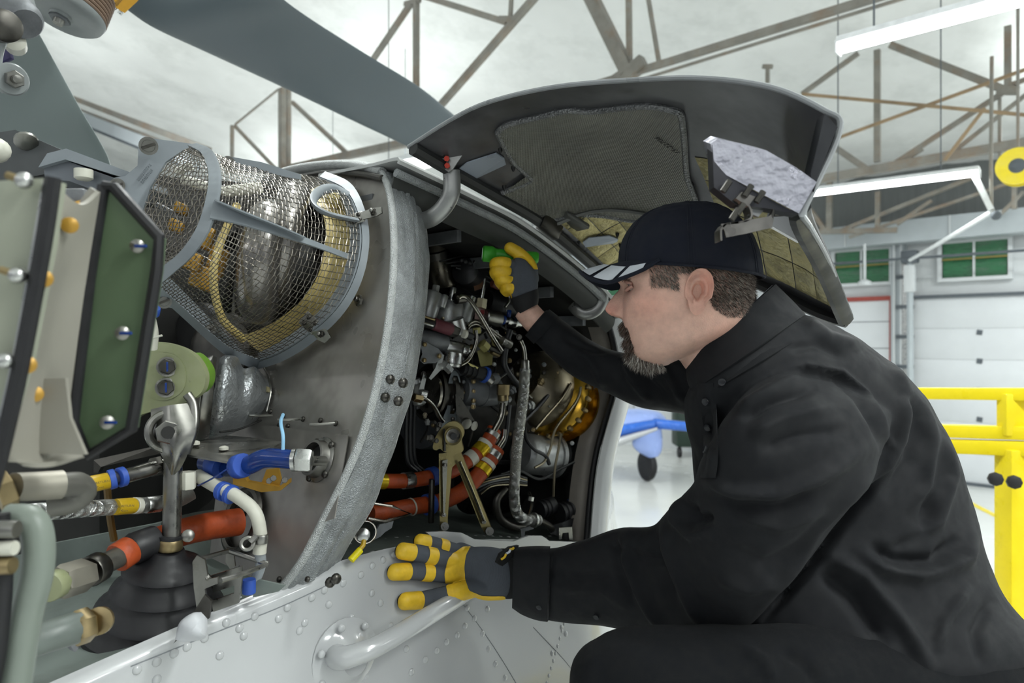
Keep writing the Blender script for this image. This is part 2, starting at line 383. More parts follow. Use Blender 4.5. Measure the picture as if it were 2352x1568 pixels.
M_RUST = mat('rusty_rod', '#9a8468', .6, 0, .25, 4)
for q in ((1842, 216, 2420, 270, 7), (1910, 322, 2420, 136, 7), (2262, 248, 2170, 368, 7)):
    bar(tF, *q[:4], 8.5, q[4], M_RUST)
tG = bpy.data.objects.new('trim_10', None); COL.objects.link(tG); tag(tG, kind='structure')
for q in ((1905, 400, 1905, 530, 12), (2016, 440, 2016, 532, 10), (2240, 405, 1925, 532, 9), (2320, 420, 1950, 545, 7), (1860, 480, 1900, 535, 10), (1880, 532, 2060, 528, 12), (2330, 380, 2330, 480, 10), (2352, 440, 2290, 500, 8), (2060, 515, 2140, 460, 8)):
    bar(tG, *q[:4], 12.3, q[4])
# ---- fluorescent battens
def batten(x0, y0, x1, y1, k, wpx, label, pw=1.0):
    a, b = W(x0, y0, k), W(x1, y1, k); t = (b-a).normalized(); L2 = (b-a).length/2; c_ = (a+b)/2; r = wpx*c_.y/FPX/2
    lamp(c_, t, L2, r, label, pw)
def lamp(c_, t, L2, r, label, pw=1.0, group=None, up=.0):
    rt = root('fluorescent_lamp', c_, label, 'lamp', group); sd = t.cross(Z).normalized()
    MB().rbox(c_+Z*(r*.75), t*L2, sd*(r*.9), Z*(r*.35), r*.15).build('housing', M_LAMPB, rt)
    for s_ in (-1, 1): MB().tube([c_-t*(L2*.98)+sd*(s_*r*.45), c_+t*(L2*.98)+sd*(s_*r*.45)], r*.42, 10).build('tube', M_LAMP, rt)
    for s_ in (-1, 1): MB().rbox(c_+t*(s_*L2), t*(r*.12), sd*(r*.9), Z*(r*.7), r*.1).build('end_cap', M_LAMPB, rt)
    ld = bpy.data.lights.new('lamp_light', 'AREA'); ld.shape = 'RECTANGLE'; ld.size = L2*2; ld.size_y = max(.12, r*2); ld.energy = LAMP_POWER*pw; ld.color = (.95, 1, .98)
    lo = bpy.data.objects.new('lamp_light', ld); COL.objects.link(lo); lo.parent = rt
    lo.matrix_parent_inverse = Matrix.Translation(-Vector(c_)); lo.matrix_basis = frame(c_-Z*(r*.75), Z, t)
    if up:  # added upward light that brightens the ceiling over unseen lamps
        lu = ld.copy(); lu.energy = LAMP_POWER*pw*up; l2 = bpy.data.objects.new('added_uplight', lu); COL.objects.link(l2); l2.parent = rt
        l2.matrix_parent_inverse = Matrix.Translation(-Vector(c_)); l2.matrix_basis = frame(c_+Z*(r*1.3), -Z, t)
    for s_ in (-.6, .6):
        p = c_+t*(L2*s_)+Z*r; top = Vector((p.x, p.y, roofz(p.dot(A))-.12)); MB().tube([p, top], .006, 6).build('hanger_wire', M_DGREY, rt)
batten(1925, 112, 2400, -14, 4.6, 46, 'brightest fluorescent lamp, above the yellow railing at the upper right')
batten(1855, 446, 2250, 397, 7.6, 26, 'fluorescent lamp hung before the dark upper wall near the cable reel')
batten(872, 388, 982, 366, 5.4, 26, 'short fluorescent lamp seen between the grey rotor blade and the raised cowling')
batten(1190, 537, 1232, 532, 9.5, 20, 'small distant fluorescent lamp seen under the raised cowling door', .8)
for a, pw_ in ((-5.2, .7), (1.4, 2.7)):  # unseen lamp rows added to light the helicopter and the mechanic
    for n, k_ in ((-7.5, .7), (-2.5, .7), (2.5, 1.5), (7.5, 1.7)):
        lamp(an(a, n, 5.0), N, 1.6, .14, 'added fluorescent lamp, unseen behind and above the camera', pw_*k_, 'added lamps out of view', .75)
for a, n, up_ in ((6.5, -9, .36), (10.2, 1.0, .6), (10.2, 5.2, .6), (4.4, 7.0, .5), (8, -14, .36), (2.6, -13, .4)):  # more unseen lamps, added to brighten the ceiling and the background
    lamp(an(a, n, 4.9), N, 1.6, .14, 'added fluorescent lamp, unseen behind the helicopter or beyond the frame', 3.1, 'added lamps out of view beside the helicopter', up_)
# bracket and cord beside the second lamp, cable reel
br = root('cord_reel', W(2336, 384, 7.0), 'round yellow cord reel hanging at the right edge', 'cord reel')
q = W(2338, 383, 7.0); r = 42*q.y/FPX
MB().lathe(q-A*.05, A, [(0, r*.5), (0, r), (.03, r), (.03, r*.72), (.10, r*.72), (.10, r), (.13, r), (.13, r*.5)], 28).build('drum', M_YEL, br)
MB().lathe(q-A*.07, A, [(0, r*.22), (.02, r*.4), (.03, r*.4)], 20).build('hub', M_DGREY, br)
MB().tube([q+Z*r*.9, Vector((q.x, q.y, roofz(q.dot(A))-.1))], .012, 8).build('hanger', M_TRUSS, br)
cb = root('lamp_bracket', W(2277, 480, 7.6), 'white angled bracket and sagging cable below the distant lamp', 'bracket')
bar(cb, 2236, 398, 2277, 482, 7.6, 12, M_LAMPB, 'strut')
MB().tube([W(2277, 482, 7.6), W(2276, 380, 7.6), W(2278, 130, 7.6)], .016, 8).build('hanger_pipe', M_TRUSS, cb)
MB().tube([W(2280, 485, 7.6), W(2180, 545, 8.5), W(2090, 597, 10)], .022, 8, 16).build('cable', M_LAMPB, cb)
MB().ball(W(2288, 494, 7.6), .045).build('junction_box', M_DGREY, cb)
cd = root('door_opener_pipe', W(2090, 600, 12.6), 'thin conduit running down beside the white column', 'pipe')
MB().tube([W(2090, 585, 12.6), W(2090, 660, 12.6), W(2092, 1090, 12.6)], .05, 8).build('conduit', M_BEAM, cd)
MB().rbox(W(2090, 590, 12.6), A*.1, N*.12, Z*.1, .02).build('junction_box', M_DGREY, cd)
MB().rbox(W(2090, 640, 12.6), A*.07, N*.08, Z*.22, .02).build('sensor', M_WALL, cd)
hs = root('hanging_sensor', W(1986, 648, 12.2), 'thin white pendant hanging in front of the left green window', 'pendant')
MB().tube([W(1986, 560, 12.2), W(1986, 648, 12.2)], .022, 8).build('rod', M_WALL, hs); MB().lathe(W(1986, 655, 12.2), Z, [(0, .1), (.06, .1), (.1, .03)], 14).build('bell', M_WALL, hs)
# yellow line on the floor
q0, q1 = G(2215, 1148), G(2420, 1252); t = (q1-q0).normalized(); sd = t.cross(Z)*.05
st = MB(); st.add([q0+sd+Z*.003, q1+sd+Z*.003, q1-sd+Z*.003, q0-sd+Z*.003], [(0, 1, 2, 3)]); st.build('trim_11', M_YEL, kind='structure')
# ---- yellow maintenance stand: rails on the right and the deck that carries the mechanic
DECK = 1.33
stand = root('maintenance_stand', (1.1, 1.2, 0), 'yellow steel maintenance stand with guard rail behind the mechanic', 'work stand')
def Yp(px, py, d): return P(px, py, d)
def rail(x0, y0, d0, x1, y1, d1, hpx, name):
    a, b = P(x0, y0, d0), P(x1, y1, d1); t = (b-a).normalized(); hh = hpx*(d0+d1)/2/FPX/2
    MB().rbox((a+b)/2, t*((b-a).length/2), t.cross(Z).normalized()*hh*.9, t.cross(t.cross(Z)).normalized()*hh, .004).build(name, M_YEL, stand)
D0, D1 = 3.0, 2.7
rail(2000, 902, 3.15, 2480, 906, 2.62, 27, 'guard_rail'); rail(2000, 984, 3.15, 2480, 998, 2.62, 29, 'guard_rail'); rail(2000, 1018, 3.15, 2480, 1034, 2.62, 32, 'guard_rail')
pc = P(2322, 900, 2.78); PX, PY = pc.x, pc.y
MB().rbox((PX, PY, (zt := P(2322, 985, 2.78).z)+.06), Vector((.04, 0, 0)), Vector((0, .03, 0)), Z*.085, .006).build('rail_bracket', M_YEL, stand)
zl = P(2322, 1030, 2.78).z
MB().rbox((P(2318, 1050, 2.78).x, PY, zl/2), Vector((.027, 0, 0)), Vector((0, .05, 0)), Z*(zl/2), .004).build('post', M_YEL, stand)
MB().rbox((P(2352, 1050, 2.78).x, PY+.03, zl/2), Vector((.032, 0, 0)), Vector((0, .05, 0)), Z*(zl/2), .004).build('post', mat('yellow_paint', ''), stand)
gus = [P(2318, 1375, 2.74), P(2420, 1375, 2.74), P(2420, 1560, 2.74), P(2375, 1480, 2.74), P(2318, 1390, 2.74)]
MB().prism(gus, (0, .03, 0)).build('gusset_plate', M_YEL, stand)
for px, py in ((2287, 1100), (2330, 1107)):
    q = P(px, py, 2.68); ks = MB(); ks.lathe(q, Vector((.35, 1, -.1)), [(-.01, .016), (-.006, .027), (.012, .027), (.018, .014), (.05, .010)], 8); ks.build('clamp_knob', M_BLACK, stand)
dk = MB().rbox((1.02, .98, DECK-.02), Vector((.85, 0, 0)), Vector((0, .38, 0)), Z*.02, .004).build('deck', mat('deck_plate', '#8d9092', .5, 1, .1, 20, bump=.4, bscale=60, kind='voronoi'), stand)
for x, y in ((.2, .64), (1.84, .64), (.2, 1.32), (1.84, 1.32)):
    MB().rbox((x, y, (DECK-.04)/2), Vector((.03, 0, 0)), Vector((0, .03, 0)), Z*((DECK-.04)/2), .004).build('leg', M_YEL, stand)
MB().rbox((1.84, 2.03, DECK-.08), Vector((.03, 0, 0)), Vector((0, .74, 0)), Z*.04, .004).build('outrigger_beam', M_YEL, stand)
# ---- blue aircraft parked far behind, its nose wheel on the floor
M_BLUE = mat('blue_aircraft_paint', '#2f6fd8', .25, 0, .12, 3, coat=.5); M_BLUEL = mat('pale_blue_paint', '#9bb2ee', .25, 0, .1, 2, coat=.5)
wq = G(1488, 1104); D = wq.y
ac = root('light_aircraft', (wq.x, wq.y, 0), 'blue and white light aircraft parked on the hangar floor behind', 'aircraft')
def aq(px, py, dd=0.0): return P(px, py, D+dd)
fb = MB(); fb.loft([sl(1400, 938, 1330, 1020, D+.8, .5), sl(1470, 938, 1390, 1032, D+.5, .55), sl(1512, 945, 1470, 1000, D+.3, .4), sl(1530, 960, 1520, 975, D+.2, .1)], 24, 20); fb.build('fuselage', M_BLUEL, ac)
sb = MB(); sb.loft([sl(1330, 990, 1335, 1025, D+.1, .2), sl(1420, 975, 1422, 1005, D-.05, .22), sl(1505, 962, 1505, 985, D-.1, .15)], 16, 14); sb.build('cowling', M_BLUE, ac)
wb = MB(); wb.loft([sl(1395, 1010, 1398, 1032, D-.1, .1), sl(1450, 995, 1452, 1012, D-.2, .1), sl(1510, 980, 1510, 988, D-.2, .06)], 12, 12); wb.build('white_stripe', M_WHITE, ac)
fr = MB(); fr.loft([sl(1470, 985, 1520, 985, D-.1, .12), sl(1452, 1015, 1522, 1010, D-.1, .14), sl(1462, 1035, 1520, 1035, D-.1, .14), sl(1490, 1052, 1512, 1048, D-.1, .1)], 16, 14); fr.build('wheel_fairing', M_BLUEL, ac)
whc = aq(1488, 1069); rr_ = whc.z
MB().lathe(whc-Vector((.07, 0, 0)), Vector((1, .35, 0)), [(0, rr_*.45), (0, rr_*.8), (.02, rr_*.97), (.06, rr_), (.1, rr_*.97), (.14, rr_*.8), (.14, rr_*.45)], 24).build('nose_wheel', M_BLACK, ac)
MB().lathe(whc+Vector((.07, .02, 0)), Vector((1, .35, 0)), [(0, rr_*.5), (.02, rr_*.4), (.03, .02)], 18).build('wheel_hub', M_GREYP, ac)
MB().tube([whc, aq(1492, 1000)], .05, 8).build('strut', M_GREYP, ac)
MB().tube([aq(1502, 972, -.1), aq(1640, 985, -.6)], [.085, .07], 10).build('propeller_spinner_bar', M_BLUE, ac)
for px in (1445, 1465): MB().tube([aq(px, 925, 1.5), aq(px, 945, 1.5)], .08, 10).build('exhaust_stub', M_WHITE, ac)
ld = root('step_ladder', G(1536, 1020), 'black and silver step ladder standing behind the blue aircraft', 'ladder')
g0 = G(1534, 1022)
for dx in (-.14, .14): MB().box((g0.x+dx, g0.y, 1.0), Vector((.03, 0, 0)), Vector((0, .03, 0)), Z*1.0).build('ladder_rail', M_DARK, ld)
for i in range(6): MB().box((g0.x, g0.y, .25+i*.3), Vector((.14, 0, 0)), Vector((0, .05, 0)), Z*.02).build('step', M_ALU, ld)
g1 = G(1580, 1046); ct = root('tool_cart', g1, 'green waste bin cart on castors near the far wall', 'cart')
MB().rbox((g1.x, g1.y, .62), Vector((.28, 0, 0)), Vector((0, .25, 0)), Z*.42, .05).build('bin', mat('dark_green_plastic', '#22352b', .5), ct)
MB().rbox((g1.x, g1.y, 1.08), Vector((.3, 0, 0)), Vector((0, .27, 0)), Z*.05, .03).build('lid', M_YEL, ct)
for dx in (-.22, .22): MB().lathe((g1.x+dx, g1.y-.2, .1), (1, 0, 0), [(-.03, .1), (.03, .1)], 14).build('castor', M_BLACK, ct)
# ================================================================ the helicopter (one thing; everything bolted to it is a part)
heli = root('helicopter', tuple(S(1000, 1300, -.3).to_2d())+(0,), 'white helicopter with its engine bay open and cowling door raised', 'helicopter')
M_SKIN = mat('fuselage_paint', '#b9bbbc', .17, 0, .02, 5, coat=.5)
M_DECK = mat('grey_green_deck', '#69726d', .45, 0, .12, 12, dirt='#4d4f4a', dscale=10, damount=.5)
M_FW = mat('firewall_steel', '#98958f', .34, .55, .22, 7, dirt='#4f4a42', dscale=5, damount=.6, bump=.06, bscale=90)
M_CLOTH = mat('glass_cloth_seal', '#9ea2a3', .5, .35, .14, 30, bump=1.0, bscale=520, kind='voronoi', dirt='#5e5f5e', dscale=14, damount=.5)
M_ROPE = mat('glass_cloth_bead', '#c2c5c4', .5, .3, .12, 60, bump=1.0, bscale=700, kind='voronoi')
M_MESH = mat('steel_wire', '#7f7a72', .35, 1, .15, 60)
M_BLADE = mat('rotor_blade_grey', '#525c61', .42, 0, .06, 3)
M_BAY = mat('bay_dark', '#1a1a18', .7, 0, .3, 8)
M_CAST = mat('cast_metal', '#a9abaa', .38, .65, .2, 34, bump=.2, bscale=180)
M_CASTD = mat('grey_casting', '#6e7174', .5, .3, .2, 34, bump=.2, bscale=180)
M_ORANGE = mat('orange_firesleeve', '#a5441a', .5, 0, .22, 40, bump=.35, bscale=140)
M_BLUEC = mat('blue_clamp', '#2a4fa6', .5)
M_DBLUE = mat('dark_blue_hose', '#12347a', .25, 0, .1, 20)
M_TAPEY = mat('yellow_tape', '#bf9d1c', .4, 0, .1, 40)
M_WTUBE = mat('white_tube', '#c9c8bb', .4, 0, .08, 20)
M_BRAID = mat('braided_hose', '#c4c2ba', .4, .5, .25, 60, bump=1.0, bscale=420, kind='weave')
M_DBLK = mat('satin_black', '#1f2022', .4, 0, .2, 30)
M_GLASSF = mat('fibreglass_green', '#8d9270', .35, 0, .12, 16, dirt='#7f8a52', dscale=14, damount=.5)
M_LIME = mat('lime_rubber', '#6f9a35', .5)
M_PRIM = mat('green_primer', '#55684e', .5, 0, .1, 9, dirt='#39502f', dscale=5, damount=.5)
M_BEIGE = mat('beige_box', '#97948a', .5, 0, .08, 8, dirt='#8b8879', dscale=5, damount=.5)
M_GOLDEN = mat('gold_bracket', '#a9812e', .4, .3, .1, 20)
def pr(w, d): return w*d/FPX/2          # half width in metres of w pixels at depth d
# ---- lower fuselage skin: rows run down from the deck edge
edge = [(-330, 1760), (-150, 1690), (60, 1606), (300, 1500), (470, 1425), (650, 1350), (770, 1302), (900, 1266), (1010, 1250), (1130, 1244), (1250, 1246), (1350, 1248)]
top = [S(x, y) for x, y in edge]
aft = [an(top[-1].dot(A)+k, top[-1].dot(N)-.42*k-.25*k*k, top[-1].z-.02*k) for k in (.25, .6, 1.2, 2.0)]
line = top+aft
rows = []
for dz, off in ((0, -.012), (-.012, .002), (-.06, .008), (-.2, .035), (-.4, .07), (-.65, .06), (-.95, -.04), (-1.15, -.3), (-1.2, -.8)):
    rows.append([p+N*off+Z*dz for p in line])
sk = patch(rows, 40, 90)
skin = MB().grid(sk, 0, -.004).build('fuselage_skin', M_SKIN, heli, 60)
from mathutils.bvhtree import BVHTree
skbv = BVHTree.FromPolygons([v.co.copy() for v in skin.data.vertices], [tuple(p.vertices) for p in skin.data.polygons])
def onskin(px, py):
    d = (P(px, py, 1)-Vector((0, 0, CAMZ))).normalized(); h = skbv.ray_cast(Vector((0, 0, CAMZ)), d)
    if h[0] is not None: return h[0]
    return onskin_plane(px, py)
def onskin_plane(px, py):                     # nearest skin point for a pixel (side plane bulge included)
    best = None
    for off in (-.01, .0, .01, .02, .03, .04, .05, .06, .07):
        p = S(px, py, off); k = None
        dz = 0
        # height of the deck edge above this point
        t = [(abs(q.dot(A)-p.dot(A)), q.z) for q in line]; t.sort(); dz = t[0][1]-p.z
        want = np.interp(dz, [0, .012, .06, .2, .4, .65], [-.012, .002, .008, .035, .07, .06])
        if best is None or abs(want-off) < best[0]: best = (abs(want-off), p, off)
    return best[1]
NS = (N+Z*.12).normalized()
# rivets: one dome mesh shared by all
rv = MB().lathe((0, 0, 0), (0, 0, 1), [(-.002, .0062), (0, .0062), (.0014, .0055), (.0026, .0036), (.003, .001)], 10).mesh('rivet_mesh', M_SKIN)
rvs = MB().lathe((0, 0, 0), (0, 0, 1), [(-.002, .0046), (0, .0046), (.0012, .0042), (.0022, .0028), (.0026, .001)], 10).mesh('steel_rivet_mesh', M_DSTEEL)
rvpx = [(688, 1448), (716, 1372), (755, 1388), (788, 1339), (808, 1418), (829, 1320), (854, 1362), (855, 1299), (880, 1286), (905, 1274), (933, 1490), (945, 1543), (977, 1515), (1003, 1494), (1026, 1474), (1073, 1396), (1090, 1420),
        (1050, 1458), (1068, 1437), (1108, 1455), (1122, 1490), (1138, 1524), (898, 1438), (766, 1332), (745, 1355), (800, 1456), (763, 1480), (725, 1520), (660, 1395), (640, 1420), (585, 1415), (550, 1442), (520, 1430), (560, 1460),
        (470, 1465), (430, 1485), (400, 1500), (360, 1520), (315, 1538), (505, 1505), (360, 1560), (700, 1430), (874, 1385), (1160, 1556), (1120, 1398), (1045, 1255), (1070, 1254), (1020, 1258), (1095, 1252), (1150, 1251), (1130, 1254), (1175, 1250), (1290, 1440), (1300, 1455), (1268, 1500)]
for x, y in rvpx: put('rivet', rv, heli, frame(onskin(x, y), NS))
for pts_ in (((1062, 1385), (1110, 1450), (1150, 1510), (1185, 1568)), ((1225, 1440), (1300, 1520), (1330, 1568)), ((300, 1530), (500, 1450), (640, 1395), (760, 1340))):
    MB().tube([onskin(x, y) for x, y in pts_], .0009, 6, 30).build('panel_seam', mat('seam_grey', '#7d8184', .5), heli)
for i in range(9): put('rivet', rv, heli, frame(onskin(1296-i*5, 1432+i*17), NS) @ Matrix.Scale(.7, 4))
# engine deck / shelf, cavity walls
dk = [[p-N*q-Z*dz for p in line] for q, dz in ((.008, .004), (.03, .012), (.2, .012), (.6, .012), (1.0, .012))]
deck = MB().grid(patch(dk, 16, 60), 0, .003).build('engine_deck', M_DECK, heli, 60)
for i in range(46):
    a_ = .35+i*.027; nn = line[0].dot(N)
    k = min(range(len(line)), key=lambda j: abs(line[j].dot(A)-a_)); q = line[k]
    zz = np.interp(a_, [p.dot(A) for p in line], [p.z for p in line]); nnn = np.interp(a_, [p.dot(A) for p in line], [p.dot(N) for p in line])
    for dn in (.05, .12): put('rivet', rv, heli, frame(an(a_, nnn-dn, zz-.011), Z))
aF = F(660, 1340).dot(A)
# dark structure closing the two bays at the back
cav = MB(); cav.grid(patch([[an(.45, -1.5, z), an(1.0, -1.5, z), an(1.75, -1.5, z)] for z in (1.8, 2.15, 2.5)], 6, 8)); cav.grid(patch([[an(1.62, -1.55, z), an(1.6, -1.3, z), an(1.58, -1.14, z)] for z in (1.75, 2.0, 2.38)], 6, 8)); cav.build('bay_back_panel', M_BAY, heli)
# ---- sill lip under the engine bay with its raised tabs
lip = [(980, 1222), (1020, 1220), (1060, 1223), (1090, 1238), (1180, 1243), (1215, 1230), (1245, 1230), (1262, 1242), (1340, 1245), (1350, 1262), (1100, 1262), (1010, 1248)]
MB().prism([S(x, y, .012) for x, y in lip], N*-.005).build('sill_lip', M_SKIN, heli, 25)
# ---- grab handle on the side
hp = [S(770, 1506, .03), S(782, 1510, .05), S(808, 1506, .066), S(865, 1484, .076), S(945, 1438, .076), S(1010, 1398, .064), S(1060, 1368, .04), S(1095, 1345, .005)]
hd = MB(); hd.tube(hp, [.019, .018, .0165, .0158, .0155, .0152, .015, .015], 16, 40); grab = hd.build('grab_handle', M_SKIN, heli)
bs = onskin(795, 1510); MB().lathe(bs-NS*.003, NS, [(0, .06), (.003, .06), (.006, .05), (.012, .038), (.02, .03), (.03, .022)], 30, ).build('handle_base', M_SKIN, heli)
for k in range(7):
    a_ = k*.9; put('rivet', rv, heli, frame(bs+NS*.006+(Z*math.sin(a_)+A*math.cos(a_))*.052, NS))
# ---- firewall panel, cloth seal band and rope bead
bead = [(655, 1346), (700, 1285), (755, 1180), (800, 1090), (842, 985), (876, 860), (897, 740), (908, 620), (908, 520), (898, 440), (882, 398)]
bp = [F(x, y) for x, y in bead]
band_out = [(772, 1296), (806, 1235), (850, 1165), (884, 1075), (917, 980), (950, 865), (968, 760), (979, 650), (980, 570), (968, 490), (925, 415)]
ctr = []
for (x0, y0), (x1, y1), p in zip(bead, band_out, bp):
    q = P(x1, y1, p.y+.085); mid = (p+q)/2+(N*.8+Z*.2)*.014
    ctr.append([p, p*.7+q*.3+N*.012, mid, p*.25+q*.75+N*.006, q])
g = patch(ctr, 70, 24)
for i, r_ in enumerate(g):
    for j in range(len(r_)):
        q = r_[j]; r_[j] = q+N*(.0065*noise.noise(Vector((j*.45, i*.07, 0)))+.003*noise.noise(Vector((j*.2, i*.3, 4))))
seal = MB().grid(g, 0, .004).build('firewall_seal', M_CLOTH, heli, 70)
MB().tube([p-A*.004 for p in bp], .0065, 10, 60).build('seal_bead', M_ROPE, heli)
MB().tube([r_[-1] for r_ in g[::4]], .004, 8, 50).build('seal_piping', M_ROPE, heli)
for x, y in ((879, 870), (908, 878), (868, 911), (897, 919), (755, 1322), (742, 1330)):
    p = F(x, y); put('rivet', rvs, seal, frame(P(x, y, p.y+.02)+N*.02, N, Z) @ Matrix.Scale(1.7, 4))
# top run of the bead over the firewall crown
crown = [(882, 398), (850, 386), (800, 379), (750, 380), (700, 386), (650, 398), (600, 420)]
cp = [F(x, y) for x, y in crown]
MB().tube([p-A*.004 for p in cp], .010, 10, 30).build('crown_bead', M_ROPE, heli)
MB().grid([[p for p in spl(cp, 20)], [p+A*.07-Z*.01 for p in spl(cp, 20)]], 0, .004).build('crown_seal', M_CLOTH, heli)
# panel: fills from the bead leftwards on the firewall plane
inner = [(470, 1360), (480, 1290), (490, 1190), (500, 1090), (510, 985), (520, 860), (530, 740), (540, 620), (550, 520), (560, 440), (640, 404)]
fw = [[F(lerp(x0, x1, t), lerp(y0, y1, t)) for t in (0, .25, .5, .75, 1)] for (x0, y0), (x1, y1) in zip(inner, bead)]
firewall = MB().grid(patch(fw, 40, 30), 0, -.004).build('firewall', M_FW, heli, 60)
NF = (-A+Z*.35).normalized()
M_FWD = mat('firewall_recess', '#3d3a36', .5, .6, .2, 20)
crr = [F(x, y, .0) for x, y in ((890, 404), (850, 396), (800, 392), (750, 394), (690, 404))]
MB().tube([p-A*.012-Z*.006 for p in crr], .006, 8, 30).build('crown_stiffener', M_DSTEEL, heli)
for x, y in ((862, 488), (826, 690), (650, 955), (695, 962), (770, 972), (640, 976), (660, 978), (590, 1075), (530, 1150), (560, 1180), (545, 1330), (640, 1330), (620, 945), (705, 1330), (735, 965)):
    put('rivet', rvs, firewall, frame(F(x, y, .002), NF))
for x, y in ((626, 953), (693, 962), (769, 972)):
    p = F(x, y, .004); MB().tube([p, p-A*.018+Vector((-.012, 0, 0)), p-A*.018+Vector((-.024, .0, 0))], .0022, 6).build('lockwire_stud', M_STEEL, firewall)
MB().tube([F(x, y, .004) for x, y in ((600, 830), (617, 870), (622, 900), (612, 945))], .0018, 6, 14).build('safety_wire', M_STEEL, firewall)
MB().prism([F(x, y, .004) for x, y in ((600, 975), (800, 1000), (800, 1010), (770, 1190), (740, 1200))], NF*.0015).build('doubler_plate', M_FW, firewall, 25)
fc = F(738, 1056, .004)
MB().lathe(fc, NF, [(0, .036), (.004, .036), (.006, .030), (.02, .028), (.02, .024), (0, .022)], 28).build('pass_through_collar', M_STEEL, firewall)
MB().lathe(fc, NF, [(-.004, .024), (.006, .024)], 24).build('pass_through_dark_disc', M_BAY, firewall)  # dark disc laid on the uncut firewall, standing in for a shaded hole
for a_ in (.4, 1.7, 3.2, 4.6):
    u = NF.orthogonal().normalized(); w = NF.cross(u); put('rivet', rvs, firewall, frame(fc+NF*.005+(u*math.cos(a_)+w*math.sin(a_))*.033, NF) @ Matrix.Scale(1.3, 4))
cl = F(605, 897, .01)   # cast clip on the firewall
MB().prism([cl+(F(605+x, 897+y, .01)-cl) for x, y in ((-10, -16), (2, -18), (6, -6), (14, -8), (16, 4), (6, 6), (2, 16), (-10, 12), (-4, 0))], NF*.006).build('latch_clip', mat('cream_cast', '#b3a983', .45, .3), firewall, 20)
bq = F(826, 690, .006); MB().prism([bq+(F(826+x, 690+y, .006)-bq) for x, y in ((-6, -8), (4, -12), (8, -2), (4, 10), (-4, 14), (-8, 4))], NF*.004).build('stud_plate', M_STEEL, firewall, 20)
MB().hexnut(bq+NF*.004, NF, .0045, .006).build('stud_nut', M_DSTEEL, firewall)
# ---- upper longeron running aft from the firewall crown
ub = [(884, 398, 1.235), (960, 432, 1.29), (1060, 478, 1.36), (1160, 528, 1.43), (1260, 598, 1.51), (1340, 665, 1.58), (1392, 722, 1.64)]
q = [P(*t) for t in ub]; lo = MB()
rows = [[p+N*.035+Z*.012 for p in q], [p+N*.03+Z*.018 for p in q], [p-N*.05+Z*.02 for p in q], [p-N*.22+Z*.03 for p in q]]
MB().grid(patch(rows, 12, 40), 0, .006).build('longeron', mat('grey_white_paint', '#c0c2c0', .35, 0, .08, 8), heli, 60)
MB().tube([p+N*.032-Z*.004 for p in q], .008, 8, 40).build('longeron_seal', M_CLOTH, heli)
MB().grid(patch([[p+N*.028-Z*.006 for p in q], [p+N*.02-Z*.03 for p in q], [p-N*.0-Z*.045 for p in q]], 8, 40), 0, .003).build('longeron_flange', mat('dark_grey_paint', '#3c3e3c', .5, .2), heli, 60)
# roof of the bay: dark with ribs
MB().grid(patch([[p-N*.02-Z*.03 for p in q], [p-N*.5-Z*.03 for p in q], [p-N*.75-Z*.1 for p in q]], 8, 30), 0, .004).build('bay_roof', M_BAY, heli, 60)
for i in range(6):
    p = spl(q, 12)[i*2]; MB().box(p-N*.25-Z*.045, N*.22, A*.006, Z*.012).build('roof_rib', M_CASTD, heli)
# ---- aft frame of the engine bay and the rear skin
af = [(1392, 722, 1.64), (1412, 790, 1.66), (1418, 850, 1.67), (1412, 900, 1.67), (1395, 960, 1.66), (1378, 1020, 1.65), (1366, 1080, 1.64), (1358, 1150, 1.62), (1350, 1248, 1.60)]
ap = [P(*t) for t in af]
def band(pts, w0, w1, name, m, off=0.0):
    L_ = spl(pts, 40); MB().grid([[p+N*off-N*w0 for p in L_], [p+N*off-N*w1 for p in L_]], 0, .006).build(name, m, heli, 60)
dirv = [(p-Vector((0, 0, CAMZ))).normalized() for p in ap]
MB().grid(patch([[p+Vector((.0, .02, 0)) for p in ap], [p-Vector((.022, -.02, 0)) for p in ap], [p-Vector((.05, -.03, 0)) for p in ap]], 8, 50), 0, .01).build('aft_frame', mat('frame_grey', '#6c6760', .45, .4, .15, 20), heli, 60)
MB().tube([p+Vector((-.002, .012, 0)) for p in ap], .0075, 10, 50).build('aft_frame_seal', M_BLACK, heli)
MB().grid(patch([[p-Vector((.05, -.03, 0)) for p in ap], [p-Vector((.09, -.18, 0)) for p in ap], [p-Vector((.3, -.3, 0)) for p in ap]], 8, 30), 0, .005).build('aft_bulkhead', M_BAY, heli, 60)
rr = []
for k, (x_, y_) in enumerate(((0.004, 0.0), (.03, .012), (.05, .05), (.055, .16), (.05, .5), (.0, 1.2))):
    rr.append([p+Vector((x_*(1.0+.0*i), y_, 0)) for i, p in enumerate(ap)])
MB().grid(patch(rr, 20, 40), 0, .004).build('tail_skin', M_SKIN, heli, 60)
for i, p in enumerate(spl(ap, 26)[7:25]):
    put('rivet', rv, heli, frame(p+Vector((.020, .006, 0)), Vector((.4, -.9, 0))) @ Matrix.Scale(.7, 4))
